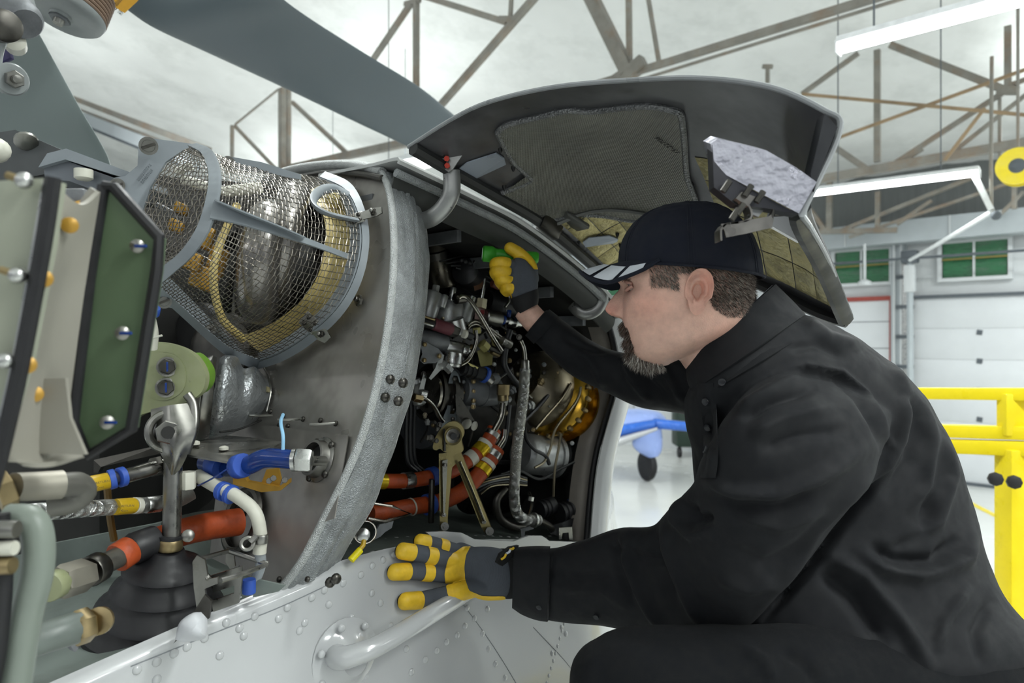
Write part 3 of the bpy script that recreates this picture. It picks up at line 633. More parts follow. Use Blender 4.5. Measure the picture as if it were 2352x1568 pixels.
# ---- hidden far half of the fuselage so that it closes from the side
MB().loft([(an(-.9, -1.9, 1.12), N*.9, Z*.62), (an(-.3, -1.9, 1.15), N*.92, Z*.6), (an(.6, -1.9, 1.15), N*.9, Z*.55), (an(1.4, -1.9, 1.25), N*.6, Z*.5), (Vector((-.5, 3.4, 1.6)), Vector((.3, 0, 0)), Z*.28), (Vector((-.55, 5.5, 1.8)), Vector((.2, 0, 0)), Z*.2)], 28, 30, 2.6).build('fuselage_core', M_WHITE, heli, 60)
for s_ in (-.75, .75):
    MB().tube([an(-1.8, -1.9+s_*1.3, .28), an(-1.6, -1.9+s_*1.3, .06), an(0, -1.9+s_*1.3, .05), an(1.6, -1.9+s_*1.3, .05)], .045, 10, 24).build('skid', M_GREYP, heli)
for a_ in (-.7, 1.0):
    MB().tube([an(a_, -.92, .06), an(a_, -1.2, .5), an(a_, -1.9, .62), an(a_, -2.6, .5), an(a_, -2.88, .06)], .035, 10, 24).build('cross_tube', M_GREYP, heli)
# ================================================================ intake screen
ringA = [(452, 330, 1.10), (486, 348, 1.04), (503, 395, .98), (500, 450, .94), (478, 525, .92), (440, 585, .93), (400, 622, .96), (362, 655, 1.01)]
rA = [P(*t) for t in ringA]
flB = [(735, 408), (792, 436), (822, 492), (830, 560), (812, 640), (770, 712), (700, 775), (640, 812), (598, 828)]
fB = [F(x, y, .03) for x, y in flB]
botE = [rA[-1], P(430, 715, 1.08), P(515, 790, 1.18), fB[-1]]
topE = [rA[1], P(560, 378, 1.10), P(650, 392, 1.2), fB[0]]
cage = coons(rA[1:], fB, topE, botE, 60, 60)
for i in range(60):                              # bulge of the cage towards the outside
    for j in range(60):
        u, v = i/59, j/59; k = math.sin(math.pi*u)*math.sin(math.pi*v)
        q = cage[i][j]; dv = (Vector((0, 0, CAMZ))-q).normalized(); cage[i][j] = q+dv*(.05*k)
scr = []
def wires(surf, nu, nv, r, mb, wav=.0009, u0=0., u1=1., v0=0., v1=1., dens=2.2):
    R, C = len(surf), len(surf[0])
    def at(u, v):
        a = min(max(u, 0), 1)*(R-1); b = min(max(v, 0), 1)*(C-1); i = min(int(a), R-2); j = min(int(b), C-2); fa, fb_ = a-i, b-j
        return (surf[i][j]*(1-fa)+surf[i+1][j]*fa)*(1-fb_)+(surf[i][j+1]*(1-fa)+surf[i+1][j+1]*fa)*fb_
    def nrm(u, v):
        e = .01; return (at(u+e, v)-at(u-e, v)).cross(at(u, v+e)-at(u, v-e)).normalized()
    for k in range(nu):
        u = u0+(u1-u0)*(k+.5)/nu; m_ = int(nv*dens); pts = []
        for t in range(m_+1):
            v = v0+(v1-v0)*t/m_; pts.append(at(u, v)+nrm(u, v)*(wav*math.sin(math.pi*(nv*t/m_+k))))
        mb.tube(pts, r, 4, cap=False)
    for k in range(nv):
        v = v0+(v1-v0)*(k+.5)/nv; m_ = int(nu*dens); pts = []
        for t in range(m_+1):
            u = u0+(u1-u0)*t/m_; pts.append(at(u, v)-nrm(u, v)*(wav*math.sin(math.pi*(nu*t/m_+k+.5))))
        mb.tube(pts, r, 4, cap=False)
isc = bpy.data.objects.new('intake_screen', None)
def strip(line0, line1, name, parent, m=M_GREYP, th=.003, n=40, bumpy=0.0):
    a, b = spl(line0, n), spl(line1, n); rows = []
    for k in range(5):
        t = k/4; rows.append([a[i]*(1-t)+b[i]*t+(Vector((0, 0, CAMZ))-a[i]).normalized()*(bumpy*(.5+.5*math.sin(i*2.4))*(1 if k in (1, 3) else 0)) for i in range(n)])
    return MB().grid(rows, 0, th).build(name, m, parent, 60)
toc = lambda p: (Vector((0, 0, CAMZ))-p).normalized()
A2 = [p+(p-P(400, 480, 1.0)).normalized()*.002+toc(p)*.008 for p in rA]
ringB = [(430, 332, 1.115), (463, 352, 1.05), (478, 395, .985), (474, 448, .945), (452, 520, .925), (416, 575, .935), (378, 608, .965), (344, 632, 1.01)]
B2 = [P(*t)+toc(P(*t))*.006 for t in ringB]
screen_frame = strip(A2, B2, 'screen_frame', heli, M_GREYP, .004, 60, .0025)
sr = screen_frame
w1 = MB(); wires(cage, 42, 40, .00062, w1); w1.build('wire_mesh', M_MESH, sr, 0, kind='stuff')
# flange on the firewall
fo = [F(x, y, .018) for x, y in ((748, 396), (806, 424), (838, 488), (846, 562), (828, 648), (784, 724), (712, 790), (648, 828), (592, 846))]
fi = [F(x, y, .03)+toc(F(x, y, .03))*.004 for x, y in ((728, 420), (778, 448), (800, 500), (806, 560), (790, 632), (752, 698), (690, 756), (632, 794), (596, 812))]
strip(fi, [F(x, y, .03)+toc(F(x, y, .03))*.006 for x, y in flB], 'flange', sr, M_GREYP, .003, 50, .002)
strip([F(x, y, .03)+toc(F(x, y, .03))*.004 for x, y in flB], fo, 'flange_rim', sr, M_GREYP, .003, 50)
# lower rail of the cage and the tapering mounting plate with its lugs
lowo = [P(352, 668, 1.02), P(420, 730, 1.09), P(505, 806, 1.19), P(560, 838, 1.25), fo[-1]]
strip([p+toc(p)*.004 for p in (botE[0], botE[1], botE[2], P(560, 812, 1.24), fB[-1])], lowo, 'edge_rail', sr, M_GREYP, .003, 40, .001)
pl = [(352, 640), (420, 742), (500, 790), (560, 826), (600, 846), (560, 822), (500, 778), (455, 730), (440, 706), (400, 700), (362, 690), (345, 660)]
plate = [(340, 640), (390, 640), (440, 690), (500, 752), (560, 812), (602, 834), (598, 848), (540, 812), (512, 790), (490, 775), (460, 768), (448, 745), (440, 722), (400, 708), (362, 702), (345, 672)]
MB().prism([P(x, y, 1.02+.0011*max(0, x-350)) for x, y in plate], Vector((.0, .004, 0))).build('mounting_plate', M_GREYP, sr, 20)
def camlock(px, py, d, s=1.0, par=None):
    p = P(px, py, d); ax = toc(p)
    o = MB().lathe(p, ax, [(0, .011*s), (.003*s, .011*s), (.003*s, .0075*s), (.006*s, .007*s), (.006*s, .002*s)], 18).build('fastener', M_STEEL, par or sr)
    MB().rbox(p+ax*.007*s, (Vector((.8, .2, .35))).normalized()*.0085*s, ax*.0015*s, ax.cross(Vector((.8, .2, .35))).normalized()*.0018*s, .0008).build('fastener_slot', M_DSTEEL, o)
camlock(377, 692, 1.04); camlock(481, 757, 1.16)
# upper mounting plate with lugs (left of the dome)
up = [(318, 340), (330, 320), (352, 318), (440, 330), (462, 352), (420, 345), (380, 372), (345, 430), (322, 500), (316, 560), (325, 610), (300, 560), (262, 470), (252, 420), (262, 408), (288, 404), (316, 380)]
MB().prism([P(x, y, 1.1+.0002*(x-250)) for x, y in up], Vector((.0, .005, 0))).build('mounting_plate', M_GREYP, sr, 20)
camlock(341, 335, 1.1, 1.3); camlock(270, 425, 1.1, 1.0)
MB().prism([P(x, y, 1.12) for x, y in ((505, 372), (520, 358), (600, 372), (690, 400), (690, 412), (600, 396), (515, 388))], Vector((0, .005, 0))).build('mounting_plate', M_GREYP, sr, 20)
camlock(524, 374, 1.11, 1.0)
mat('ink_black', '#22252a', .6); mat('faded_ink', '#4d5358', .6)
def marks(name, mtx, rows, width, h, m, parent, seed):   # worn stencil lettering, no longer legible
    rnd = random.Random(seed); mb = MB()
    for r_ in range(rows):
        x = -width/2+rnd.uniform(0, .1)*width
        while x < width/2*(1-.25*r_):
            w_ = rnd.uniform(.35, .6)*h
            for q_ in range(2): mb.box((x+w_*q_*.7, -r_*h*1.45+rnd.uniform(-.1, .1)*h, 0), Vector((w_*.13, 0, 0)), Vector((0, h*.5, 0)), Vector((0, 0, .0001)))
            mb.box((x+w_*.35, -r_*h*1.45+h*rnd.choice((-.4, 0, .4)), 0), Vector((w_*.4, 0, 0)), Vector((0, h*.09, 0)), Vector((0, 0, .0001))); x += w_*1.5
    me = mb.mesh(name, m, 0); me.transform(mtx); return put(name, me, parent)
marks('stencil', frame(P(330, 397, 1.108), toc(P(330, 395, 1.1)), Vector((.62, 0, .78))), 2, .032, .0045, MATS['faded_ink'], sr, 4)
# dome mesh left of the ring
domeL = [P(440, 334, 1.115), P(385, 375, 1.11), P(345, 440, 1.10), P(325, 510, 1.09), P(322, 560, 1.08), P(334, 600, 1.05), P(346, 630, 1.01)]
d2 = patch([domeL, [P(452, 343, 1.085), P(425, 390, 1.06), P(402, 450, 1.03), P(386, 515, 1.01), P(372, 566, 1.0), P(360, 602, 1.0), P(348, 629, 1.005)],
            [P(462, 352, 1.055), P(480, 395, .985), P(476, 448, .945), P(454, 520, .925), P(418, 577, .935), P(380, 610, .965), P(346, 630, 1.005)]], 40, 50)
w2 = MB(); wires(d2, 18, 32, .00085, w2, .0012); w2.build('dome_mesh', M_MESH, sr, 0, kind='stuff')
# long tapering rib across the cage
def cageat(x, y, lift=.012):
    best = min((abs((q.x/q.y*FPX+1176)-x)+abs((784-(q.z-CAMZ)/q.y*FPX)-y), q.y) for r_ in cage for q in r_)
    return P(x, y, best[1]-lift)
ribt = [cageat(x, y) for x, y in ((490, 462), (560, 492), (640, 520), (720, 552), (800, 582))]
ribb = [cageat(x, y) for x, y in ((482, 500), (555, 515), (640, 540), (720, 565), (798, 594))]
strip(ribt, ribb, 'rib', sr, M_GREYP, .003, 24)
strip([cageat(x, y, .03) for x, y in ((492, 460), (560, 488), (640, 520), (700, 546))], [cageat(x, y, .012) for x, y in ((492, 462), (560, 493), (640, 524), (700, 547))], 'rib_web', sr, M_GREYP, .002, 20)
# keyhole cut-out frame at the upper right of the cage
kf = [cageat(x, y, .006) for x, y in ((800, 447), (770, 432), (742, 436), (722, 452), (722, 470), (745, 488), (790, 500), (816, 505))]
MB().tube(kf, .0085, 8, 40, flat=.5).build('cutout_frame', M_GREYP, sr)
MB().ball(P(770, 460, 1.27), .018, 16, 10, sc=(1, .5, .8)).build('cutout_backing', mat('cream_liner', '#c9b87a', .5), sr)
# riveted clips on the flange
for (x, y, ang, x2, y2) in ((815, 502, .2, 862, 488), (712, 742, .8, 742, 770)):
    p, q = F(x, y, .042), F(x2, y2, .02); t = (q-p).normalized(); w_ = t.cross(NF).normalized()
    c_ = MB(); c_.rbox(p, t*.016, w_*.014, NF*.0012, .001); cl_ = c_.build('clip', M_STEEL, sr)
    MB().prism([p+t*.014-w_*.010, p+t*.014+w_*.010, q+w_*.012, q+t*.012+w_*.008, q+t*.014-w_*.008, q-w_*.012], NF*.002).build('clip_tab', M_STEEL, cl_, 20)
    for i in (-1, 1):
        for j in (-1, 1): put('rivet', rvs, cl_, frame(p+t*.008*i+w_*.007*j+NF*.0015, NF))
    MB().hexnut(q+NF*.003, NF, .006, .004).build('clip_nut', M_DSTEEL, cl_); MB().ball(q+NF*.009, .004).build('clip_stud', M_STEEL, cl_)
# bellmouth inside the cage: two smooth lips and the cream liner
M_BELL = mat('bellmouth_metal', '#8a8783', .24, .75, .12, 10)
axb = (A*.75+N*.55+Z*-.12).normalized()
bc = P(612, 604, 1.27); MB().torus(bc, axb, .082, .036, 48, 18).build('bellmouth_lip', M_BELL, heli)
MB().lathe(bc, axb, [(0, .082), (.03, .06), (.09, .055)], 40, cap=False).build('bellmouth_throat', M_BAY, heli)
MB().torus(P(668, 572, 1.33), axb, .104, .03, 48, 16).build('bellmouth_lip', M_BELL, heli)
M_CREAM = mat('cream_composite', '#c4b070', .5, 0, .15, 12, dirt='#8a7738', dscale=8, damount=.4)
lin0 = [F(x, y, .015) for x, y in ((735, 425), (785, 455), (806, 505), (808, 560), (792, 632), (752, 700), (690, 758), (632, 796), (600, 810))]
lin1 = [F(x, y, .05) for x, y in ((700, 445), (735, 478), (748, 520), (746, 572), (728, 640), (690, 694), (636, 738), (585, 762), (560, 770))]
MB().grid([spl(lin0, 40), spl([(p+q)/2-N*.012 for p, q in zip(lin0, lin1)], 40), spl(lin1, 40)], 0, .003).build('intake_liner', M_CREAM, heli, 60)
MB().tube([P(545, 470, 1.2), P(505, 560, 1.16), P(490, 640, 1.14), P(510, 730, 1.16), P(560, 780, 1.2)], .007, 8, 30).build('intake_liner_lip', M_CREAM, heli)
MB().grid(patch([[F(x, y, .004) for x, y in ((560, 430), (650, 430), (760, 460))], [F(x, y, .004) for x, y in ((540, 600), (640, 600), (770, 600))], [F(x, y, .004) for x, y in ((540, 760), (600, 770), (680, 740))]], 10, 10)).build('plenum_back', M_FWD, heli)
for (x, y, d, w_, h_) in ((405, 520, 1.22, 32, 26), (470, 545, 1.2, 40, 50), (440, 600, 1.18, 46, 40), (470, 640, 1.2, 60, 50), (500, 600, 1.24, 40, 60), (415, 480, 1.25, 30, 24)):
    p = P(x, y, d); MB().rbox(p, Vector((.7, .3, -.3)).normalized()*pr(w_, d), Vector((.3, -.9, .1)).normalized()*.012, Vector((.25, .1, .9)).normalized()*pr(h_, d), .004).build('yellow_bracket', M_GOLDEN, heli)
for (x, y, d, x2, y2, w_) in ((405, 395, 1.2, 440, 380, 18), (420, 412, 1.22, 520, 440, 22), (360, 470, 1.25, 420, 500, 12), (350, 560, 1.2, 380, 620, 16), (520, 440, 1.3, 600, 430, 26)):
    MB().tube([P(x, y, d), P(x2, y2, d)], pr(w_, d), 12).build('control_rod', M_WTUBE if y < 450 else M_CASTD, heli)
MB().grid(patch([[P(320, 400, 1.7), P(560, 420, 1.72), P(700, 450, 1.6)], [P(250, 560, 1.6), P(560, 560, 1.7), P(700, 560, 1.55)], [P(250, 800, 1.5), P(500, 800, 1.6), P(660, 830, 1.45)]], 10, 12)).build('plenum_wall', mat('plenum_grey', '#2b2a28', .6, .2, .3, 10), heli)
# ================================================================ rotor blades and hub
def blade(sl_, name, m=M_BLADE, e=2.6): return MB().loft(sl_, 28, 40, e).build(name, m, heli, 60)
def bs_(ax, ay, da, bx, by, db, t):
    a, b = P(ax, ay, da), P(bx, by, db); c = (a+b)/2; u = (b-a)/2; return (c, u, u.cross(Vector((.8, .5, -.3))).normalized()*t)
b1 = blade([bs_(150, -40, 2.0, 420, -170, 2.1, .028), bs_(268, 8, 2.1, 560, -80, 2.25, .022), bs_(350, 62, 2.2, 640, -10, 2.35, .022), bs_(470, 118, 2.4, 720, 48, 2.55, .021), bs_(640, 196, 2.75, 850, 130, 2.9, .02), bs_(800, 272, 3.1, 970, 205, 3.3, .019), bs_(960, 348, 3.5, 1080, 292, 3.7, .018), bs_(1200, 470, 4.3, 1290, 430, 4.5, .017)], 'rotor_blade')
lb = [P(242, 6, 2.06), P(280, 30, 2.08), P(298, 0, 2.08), P(320, -25, 2.08), P(280, -30, 2.08)]
dec = [(243, 4), (286, 30), (318, 0), (275, -26)]
MB().prism([P(x, y, 2.02) for x, y in dec], (0, .001, 0)).build('warning_decal', mat('decal_yellow', '#c99418', .4, 0, .1, 40), b1)
marks('decal_print', frame(P(272, 6, 2.018), toc(P(270, 5, 2.0)), Vector((.62, 0, .78))), 2, .05, .013, MATS['ink_black'], b1, 6)
b2 = blade([sl(-260, -60, 40, 40, 1.7, .02), sl(-200, 60, 78, 60, 1.75, .022), sl(-160, 160, 130, 150, 1.8, .022), sl(-120, 260, 185, 250, 1.85, .022), sl(-90, 330, 228, 322, 1.9, .022), sl(-70, 400, 252, 372, 1.93, .02), sl(-60, 460, 256, 420, 1.95, .015)], 'folded_rotor_blade', mat('blade_grey_green', '#75807f', .42, 0, .06, 3))
hubm = mat('hub_grey', '#8b9090', .4, .2, .12, 16)
q = P(158, -4, 1.55); ax = Vector((-.2, -.25, -.95)).normalized()
hub = MB().lathe(q, ax*-1, [(-.055, .0), (-.055, .022), (-.05, .024), (-.046, .076), (-.04, .083), (-.03, .086)], 40).build('elastomeric_bearing', hubm, heli)
for i in range(7): MB().torus(q-ax*(-.025+i*.009), ax, .0825, .0046, 40, 8).build('bearing_shim', mat('rubber_brown', '#6b5646', .5), hub)
MB().lathe(q-ax*.04, ax*-1, [(0, .078), (.1, .078)], 30).build('bearing_core', hubm, hub)
MB().hexnut(q+ax*.05, ax, .022, .010).build('centre_bolt', M_CASTD, hub); MB().lathe(q+ax*.06, ax, [(0, .012), (.010, .010)], 14).build('bolt_tip', M_STEEL, hub)
# pitch link and lever at the upper left
MB().loft([sl(-40, -60, 60, -70, 1.4, .04), sl(-25, 0, 72, -20, 1.4, .045), sl(5, 42, 84, 20, 1.42, .045), sl(20, 58, 80, 40, 1.43, .03)], 22, 20).build('pitch_lever', hubm, heli)
MB().lathe(P(50, 44, 1.38), Vector((.6, -.3, -.6)), [(-.05, .036), (.0, .038), (.012, .036), (.02, .03)], 26).build('lever_bushing', M_CASTD, heli)
MB().lathe(P(8, 60, 1.32), Vector((.7, -.6, -.2)), [(-.03, .03), (.012, .03), (.016, .024)], 22).build('rod_end', M_DSTEEL, heli)
MB().loft([sl(-30, 100, 28, 80, 1.35, .02), sl(-15, 140, 10, 120, 1.35, .014), sl(-12, 175, 8, 160, 1.35, .014), sl(-10, 200, 40, 170, 1.36, .016), sl(5, 215, 45, 195, 1.37, .01)], 16, 24).build('pitch_link', hubm, heli)
MB().lathe(P(35, 98, 1.4), Vector((.5, -.8, 0)), [(-.02, .02), (.012, .02), (.016, .012)], 18).build('link_bearing', M_WTUBE, heli)
lk = P(26, 182, 1.34); MB().lathe(lk, toc(lk)*1+Vector((.4, 0, 0)), [(-.012, .030), (0, .031), (.004, .028)], 24).build('damper_lug', hubm, heli)
MB().hexnut(lk+toc(lk)*.004+Vector((.004, 0, 0)), toc(lk)+Vector((.4, 0, 0)), .017, .014).build('lug_nut', M_STEEL, heli); MB().lathe(lk+toc(lk)*.018+Vector((.008, 0, 0)), toc(lk)+Vector((.4, 0, 0)), [(0, .008), (.014, .008), (.015, .003)], 12).build('lug_bolt', M_STEEL, heli)
MB().rbox(P(12, 128, 1.42), Vector((.012, 0, .006)), Vector((0, .006, 0)), Vector((-.004, 0, .012)), .002).build('link_tag', mat('violet_plastic', '#3a3660', .5), heli)
# ================================================================ transmission deck structure at the upper left
DG = mat('deck_fairing_grey', '#4a4d4e', .5, .1, .15, 14)  # dark grey of the deck fairing
MB().prism([P(x, y, 1.3) for x, y in ((-40, 310), (35, 298), (260, 395), (250, 430), (100, 400), (-40, 430))], (0, .25, 0)).build('deck_fairing', DG, heli, 20)
pb = MB(); pb.prism([P(x, y, 1.12) for x, y in ((88, 384), (108, 352), (152, 341), (300, 396), (300, 412), (258, 400), (150, 366))], (0, .12, .0)); tray = pb.build('bracket_tray', M_GREYP, heli, 20)
MB().prism([P(x, y, 1.13) for x, y in ((100, 386), (150, 368), (262, 408), (258, 438), (225, 440), (160, 416), (104, 412))], (0, .12, .0)).build('tray_box', mat('bracket_grey', '#6b7076', .45, .1), tray, 20)
MB().lathe(P(192, 395, 1.11), Z*-1, [(-.004, .014), (.010, .014), (.013, .010)], 16).build('tray_bolt', M_WTUBE, tray)
MB().lathe(P(60, 322, 1.29), Z*-1+toc(P(60, 322, 1.3)), [(0, .02), (.006, .02), (.010, .012)], 14).build('fairing_screw', M_STEEL, heli)
MB().ball(P(-8, 345, 1.2), .022).build('link_ball', M_WTUBE, heli)
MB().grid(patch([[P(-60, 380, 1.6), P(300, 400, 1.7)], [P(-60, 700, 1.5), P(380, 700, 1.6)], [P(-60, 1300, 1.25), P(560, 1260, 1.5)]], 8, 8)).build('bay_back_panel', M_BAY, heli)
# ================================================================ control boxes in the left foreground
d0 = .60
def qp(pts, d, dd=0.0): return [P(x, y, d+dd*(x-200)/200) for x, y in pts]
bx = MB(); outl = [(238, 428), (262, 430), (366, 545), (360, 620), (302, 985), (204, 1044), (168, 968), (206, 640)]
cover = MB().prism([P(x, y, d0-.0004*(x-240)*0) for x, y in outl], (0, .012, 0)).build('box_cover', M_PRIM, heli, 20)
loop = [P(x, y, d0-.001) for x, y in outl]
MB().tube(loop+[loop[0], loop[1]], .0052, 8).build('cover_gasket', M_BLACK, cover)
for x, y in ((315, 565), (281, 765), (246, 970)):
    p = P(x, y, d0-.004); s_ = MB(); s_.lathe(p, toc(p), [(0, .006), (.003, .006), (.005, .003)], 14); k = s_.build('cover_stud', M_STEEL, cover)
    MB().rbox(p+toc(p)*.006+Vector((.003, 0, 0)), Vector((.0055, 0, 0)), Vector((0, .001, 0)), Vector((0, 0, .0014)), .0008).build('stud_mark', M_DBLUE, k)
body = [(206, 640), (236, 430), (200, 470), (140, 470), (128, 440), (62, 700), (0, 1000), (10, 1040), (196, 1048), (168, 968)]
MB().grid(patch([[P(132, 430, .54), P(190, 470, .57), P(240, 432, .6)], [P(100, 640, .52), P(150, 640, .57), P(212, 640, .6)], [P(40, 860, .52), P(110, 860, .57), P(180, 880, .6)], [P(5, 1020, .52), P(100, 1040, .57), P(170, 970, .6)], [P(5, 1060, .53), P(110, 1062, .56), P(204, 1046, .6)]], 24, 20), 0, .004).build('box_body', M_BEIGE, heli, 60)
MB().prism([P(x, y, .565) for x, y in ((40, 870), (150, 868), (160, 960), (196, 1044), (20, 1040))], (0, .004, 0)).build('box_panel', M_BEIGE, heli, 20)
lid = MB().prism([P(x, y, .50) for x, y in ((112, 408), (0, 415), (-120, 420), (-160, 1000), (-20, 1020), (40, 820), (90, 560))], (0, .02, 0)).build('control_box', mat('pale_green_box', '#989c8c', .45, 0, .05, 6), heli, 20)
MB().tube([P(x, y, .495) for x, y in ((122, 408), (100, 560), (52, 820), (0, 1050), (-30, 1150))], .0055, 8, 24).build('control_box_gasket', M_BLACK, lid)
MB().tube([P(x, y, .498) for x, y in ((112, 420), (88, 560), (42, 820), (-10, 1040))], .004, 8, 24).build('control_box_edge', M_ALU, lid)
for x, y in ((55, 415), (40, 632), (12, 828)):
    p = P(x, y, .49); w_ = MB().ball(p, .006).build('wing_latch', M_ALU, lid); MB().tube([p, p+Vector((-.012, 0, .004))], .003, 6).build('latch_arm', M_BRASS, w_)
for x, y, d in ((160, 517, .55), (100, 640, .51), (62, 838, .51), (80, 905, .56), (175, 480, .58)):
    p = P(x, y, d); MB().lathe(p, toc(p), [(0, .0065), (.005, .0065), (.007, .003)], 14).build('fastener', M_GOLDEN, heli)
MB().tube([P(225, 440, .6), P(200, 475, .6), P(192, 490, .61)], .007, 8, 10).build('box_handle', M_BEIGE, heli)
MB().rbox(P(170, 470, .75), Vector((.03, 0, 0)), Vector((0, .03, 0)), Z*.012, .004).build('relay_block', M_CASTD, heli)
MB().lathe(P(185, 487, .72), Vector((1, -.2, .2)), [(-.02, .012), (.02, .012)], 14).build('relay_terminal', M_GOLDEN, heli)
# ---- components of the left bay
def hose(pts, w, m, name, n=14, sm=36, parent=None, **kw):
    mb = MB(); mb.tube([P(*t) for t in pts], [pr(w, t[2]) for t in pts], n, sm); return mb.build(name, m, parent or heli, **kw)
def ringon(p0, p1, w, L_, m, name, parent, n=20):   # collar between two pixel points (x,y,d)
    a, b = P(*p0), P(*p1); t = (b-a).normalized(); r = pr(w, (p0[2]+p1[2])/2)
    return MB().lathe(a, t, [(0, r*.94), ((b-a).length*.08, r), ((b-a).length*.92, r), ((b-a).length, r*.94)], n).build(name, m, parent)
# fibreglass fork with bolts and lime rubber pad
fk = MB(); fk.prism([P(x, y, 1.0) for x, y in closed(((300, 800), (345, 785), (400, 792), (445, 815), (470, 855), (466, 895), (440, 918), (400, 932), (330, 950), (295, 960), (280, 880)), 66)], (0, .014, 0)); fork = fk.build('fork_arm', M_GLASSF, heli, 25)
MB().prism([P(x, y, 1.03) for x, y in closed(((436, 812), (456, 822), (474, 852), (470, 886), (448, 904), (456, 858)), 36)], (0, .03, 0)).build('rubber_pad', M_LIME, fork, 25)
MB().prism([P(x, y, 1.07) for x, y in ((330, 790), (420, 800), (470, 840), (476, 880), (450, 912), (420, 930), (400, 930))], (0, .012, 0)).build('fork_cheek', M_GLASSF, fork, 25)
MB().prism([P(x, y, .998) for x, y in closed(((345, 815), (400, 815), (425, 850), (420, 895), (385, 918), (345, 910), (330, 865)), 42)], (0, .004, 0)).build('fork_boss', M_GLASSF, fork, 25)
for x, y in ((384, 842), (381, 890)):
    p = P(x, y, .995); b_ = MB().lathe(p, toc(p), [(-.002, .0145), (.001, .0145), (.0015, .012), (.003, .012)], 22).build('bolt_washer', M_STEEL, fork)
    MB().hexnut(p, toc(p), .0115, .010).build('bolt_head', M_DSTEEL, b_); MB().rbox(p+toc(p)*.0105, Vector((.0015, 0, 0)), Vector((0, .0005, 0)), Vector((0, 0, .007)), .0004).build('torque_mark', M_DBLUE, b_)
# strut: clevis, rod, brass ring, bellows boot
MB().grid(patch([[P(346, 940, 1.0), P(390, 930, .98), P(440, 925, 1.0)], [P(350, 1000, .98), P(395, 1000, .965), P(448, 985, .98)], [P(375, 1055, .98), P(400, 1055, .965), P(430, 1045, .98)], [P(384, 1090, .985), P(396, 1090, .975), P(408, 1088, .985)]], 24, 16), 0, .012).build('strut_clevis', M_STEEL, heli, 60)
MB().torus(P(388, 990, .985), toc(P(388, 990, 1)), .026, .006, 30, 8).build('clevis_boss', M_STEEL, heli)
p = P(386, 993, .975); MB().hexnut(p, toc(p), .0175, .012).build('clevis_nut', M_STEEL, heli); MB().lathe(p+toc(p)*.012, toc(p), [(0, .009), (.002, .009)], 16).build('clevis_bolt_end', M_BAY, heli)
MB().tube([P(430, 905, 1.0), P(445, 930, 1.0), P(446, 980, .99), P(425, 1040, .985)], .007, 10, 16).build('clevis_edge', M_STEEL, heli)
hose([(398, 1060, .99), (396, 1140, .985), (394, 1236, .98)], 40, M_STEEL, 'strut_rod', 20, 10)
ringon((392, 1228, .978), (391, 1236, .978), 56, 0, M_BLACK, 'strut_o_ring', heli); ringon((391, 1236, .978), (389, 1262, .978), 56, 0, M_BRASS, 'strut_gland', heli, 24)
bo = P(385, 1262, .978); pts = []
prof = [(0, .022), (.01, .026), (.022, .052), (.03, .056), (.034, .05), (.040, .052), (.052, .066), (.058, .069), (.062, .063), (.068, .066), (.08, .084), (.088, .087), (.092, .08), (.098, .084), (.108, .1), (.116, .1)]
MB().lathe(bo, Vector((-.16, .1, -1)), prof, 40).build('bellows_boot', M_BLACK, heli, 50)
MB().lathe(bo+Vector((-.17*.115, .1*.115, -.115)), Vector((-.16, .1, -1)), [(0, .108), (.006, .112), (.012, .112)], 40).build('boot_flange', M_CASTD, heli)
# silver wrapped duct with steel band
MB().loft([sl(505, 822, 470, 1010, 1.2, .06), sl(520, 815, 495, 1005, 1.2, .065), sl(545, 820, 530, 996, 1.22, .066), sl(560, 845, 555, 985, 1.23, .055), sl(585, 842, 575, 975, 1.25, .06), sl(608, 865, 598, 960, 1.27, .05), sl(622, 880, 615, 950, 1.28, .04)], 32, 60).build('wrapped_duct', mat('foil_cloth', '#a9adaf', .36, .7, .14, 30, bump=1.0, bscale=160), heli, 60)
MB().loft([sl(438, 830, 424, 985, 1.14, .06), sl(470, 822, 445, 1010, 1.17, .066), sl(478, 818, 452, 1015, 1.175, .07), sl(490, 816, 468, 1012, 1.18, .068), sl(498, 822, 480, 1006, 1.185, .065)], 32, 30).build('duct_band', M_STEEL, heli, 60)
MB().tube([P(505, 992, 1.15), P(550, 985, 1.18), P(600, 965, 1.22)], .0018, 6, 12).build('duct_seam', M_BAY, heli)
# heat shield plate
MB().prism([P(440, 1018, 1.05), P(520, 999, 1.16), P(655, 1012, 1.12), P(640, 1020, 1.08), P(525, 1060, 1.0), P(432, 1044, 1.0)], Z*-.003).build('heat_shield', M_STEEL, heli, 20)
for x, y in ((448, 1022), (514, 1034)): MB().lathe(P(x, y, 1.04)+Z*.001, Z, [(0, .007), (.004, .007), (.006, .003)], 12).build('shield_screw', M_WTUBE, heli)
MB().prism([P(215, 1056, 1.02), P(375, 1020, 1.05), P(375, 1040, 1.05), P(232, 1072, 1.02), P(225, 1085, 1.02), P(215, 1085, 1.02)], (0, .01, 0)).build('support_bracket', M_DSTEEL, heli, 20)
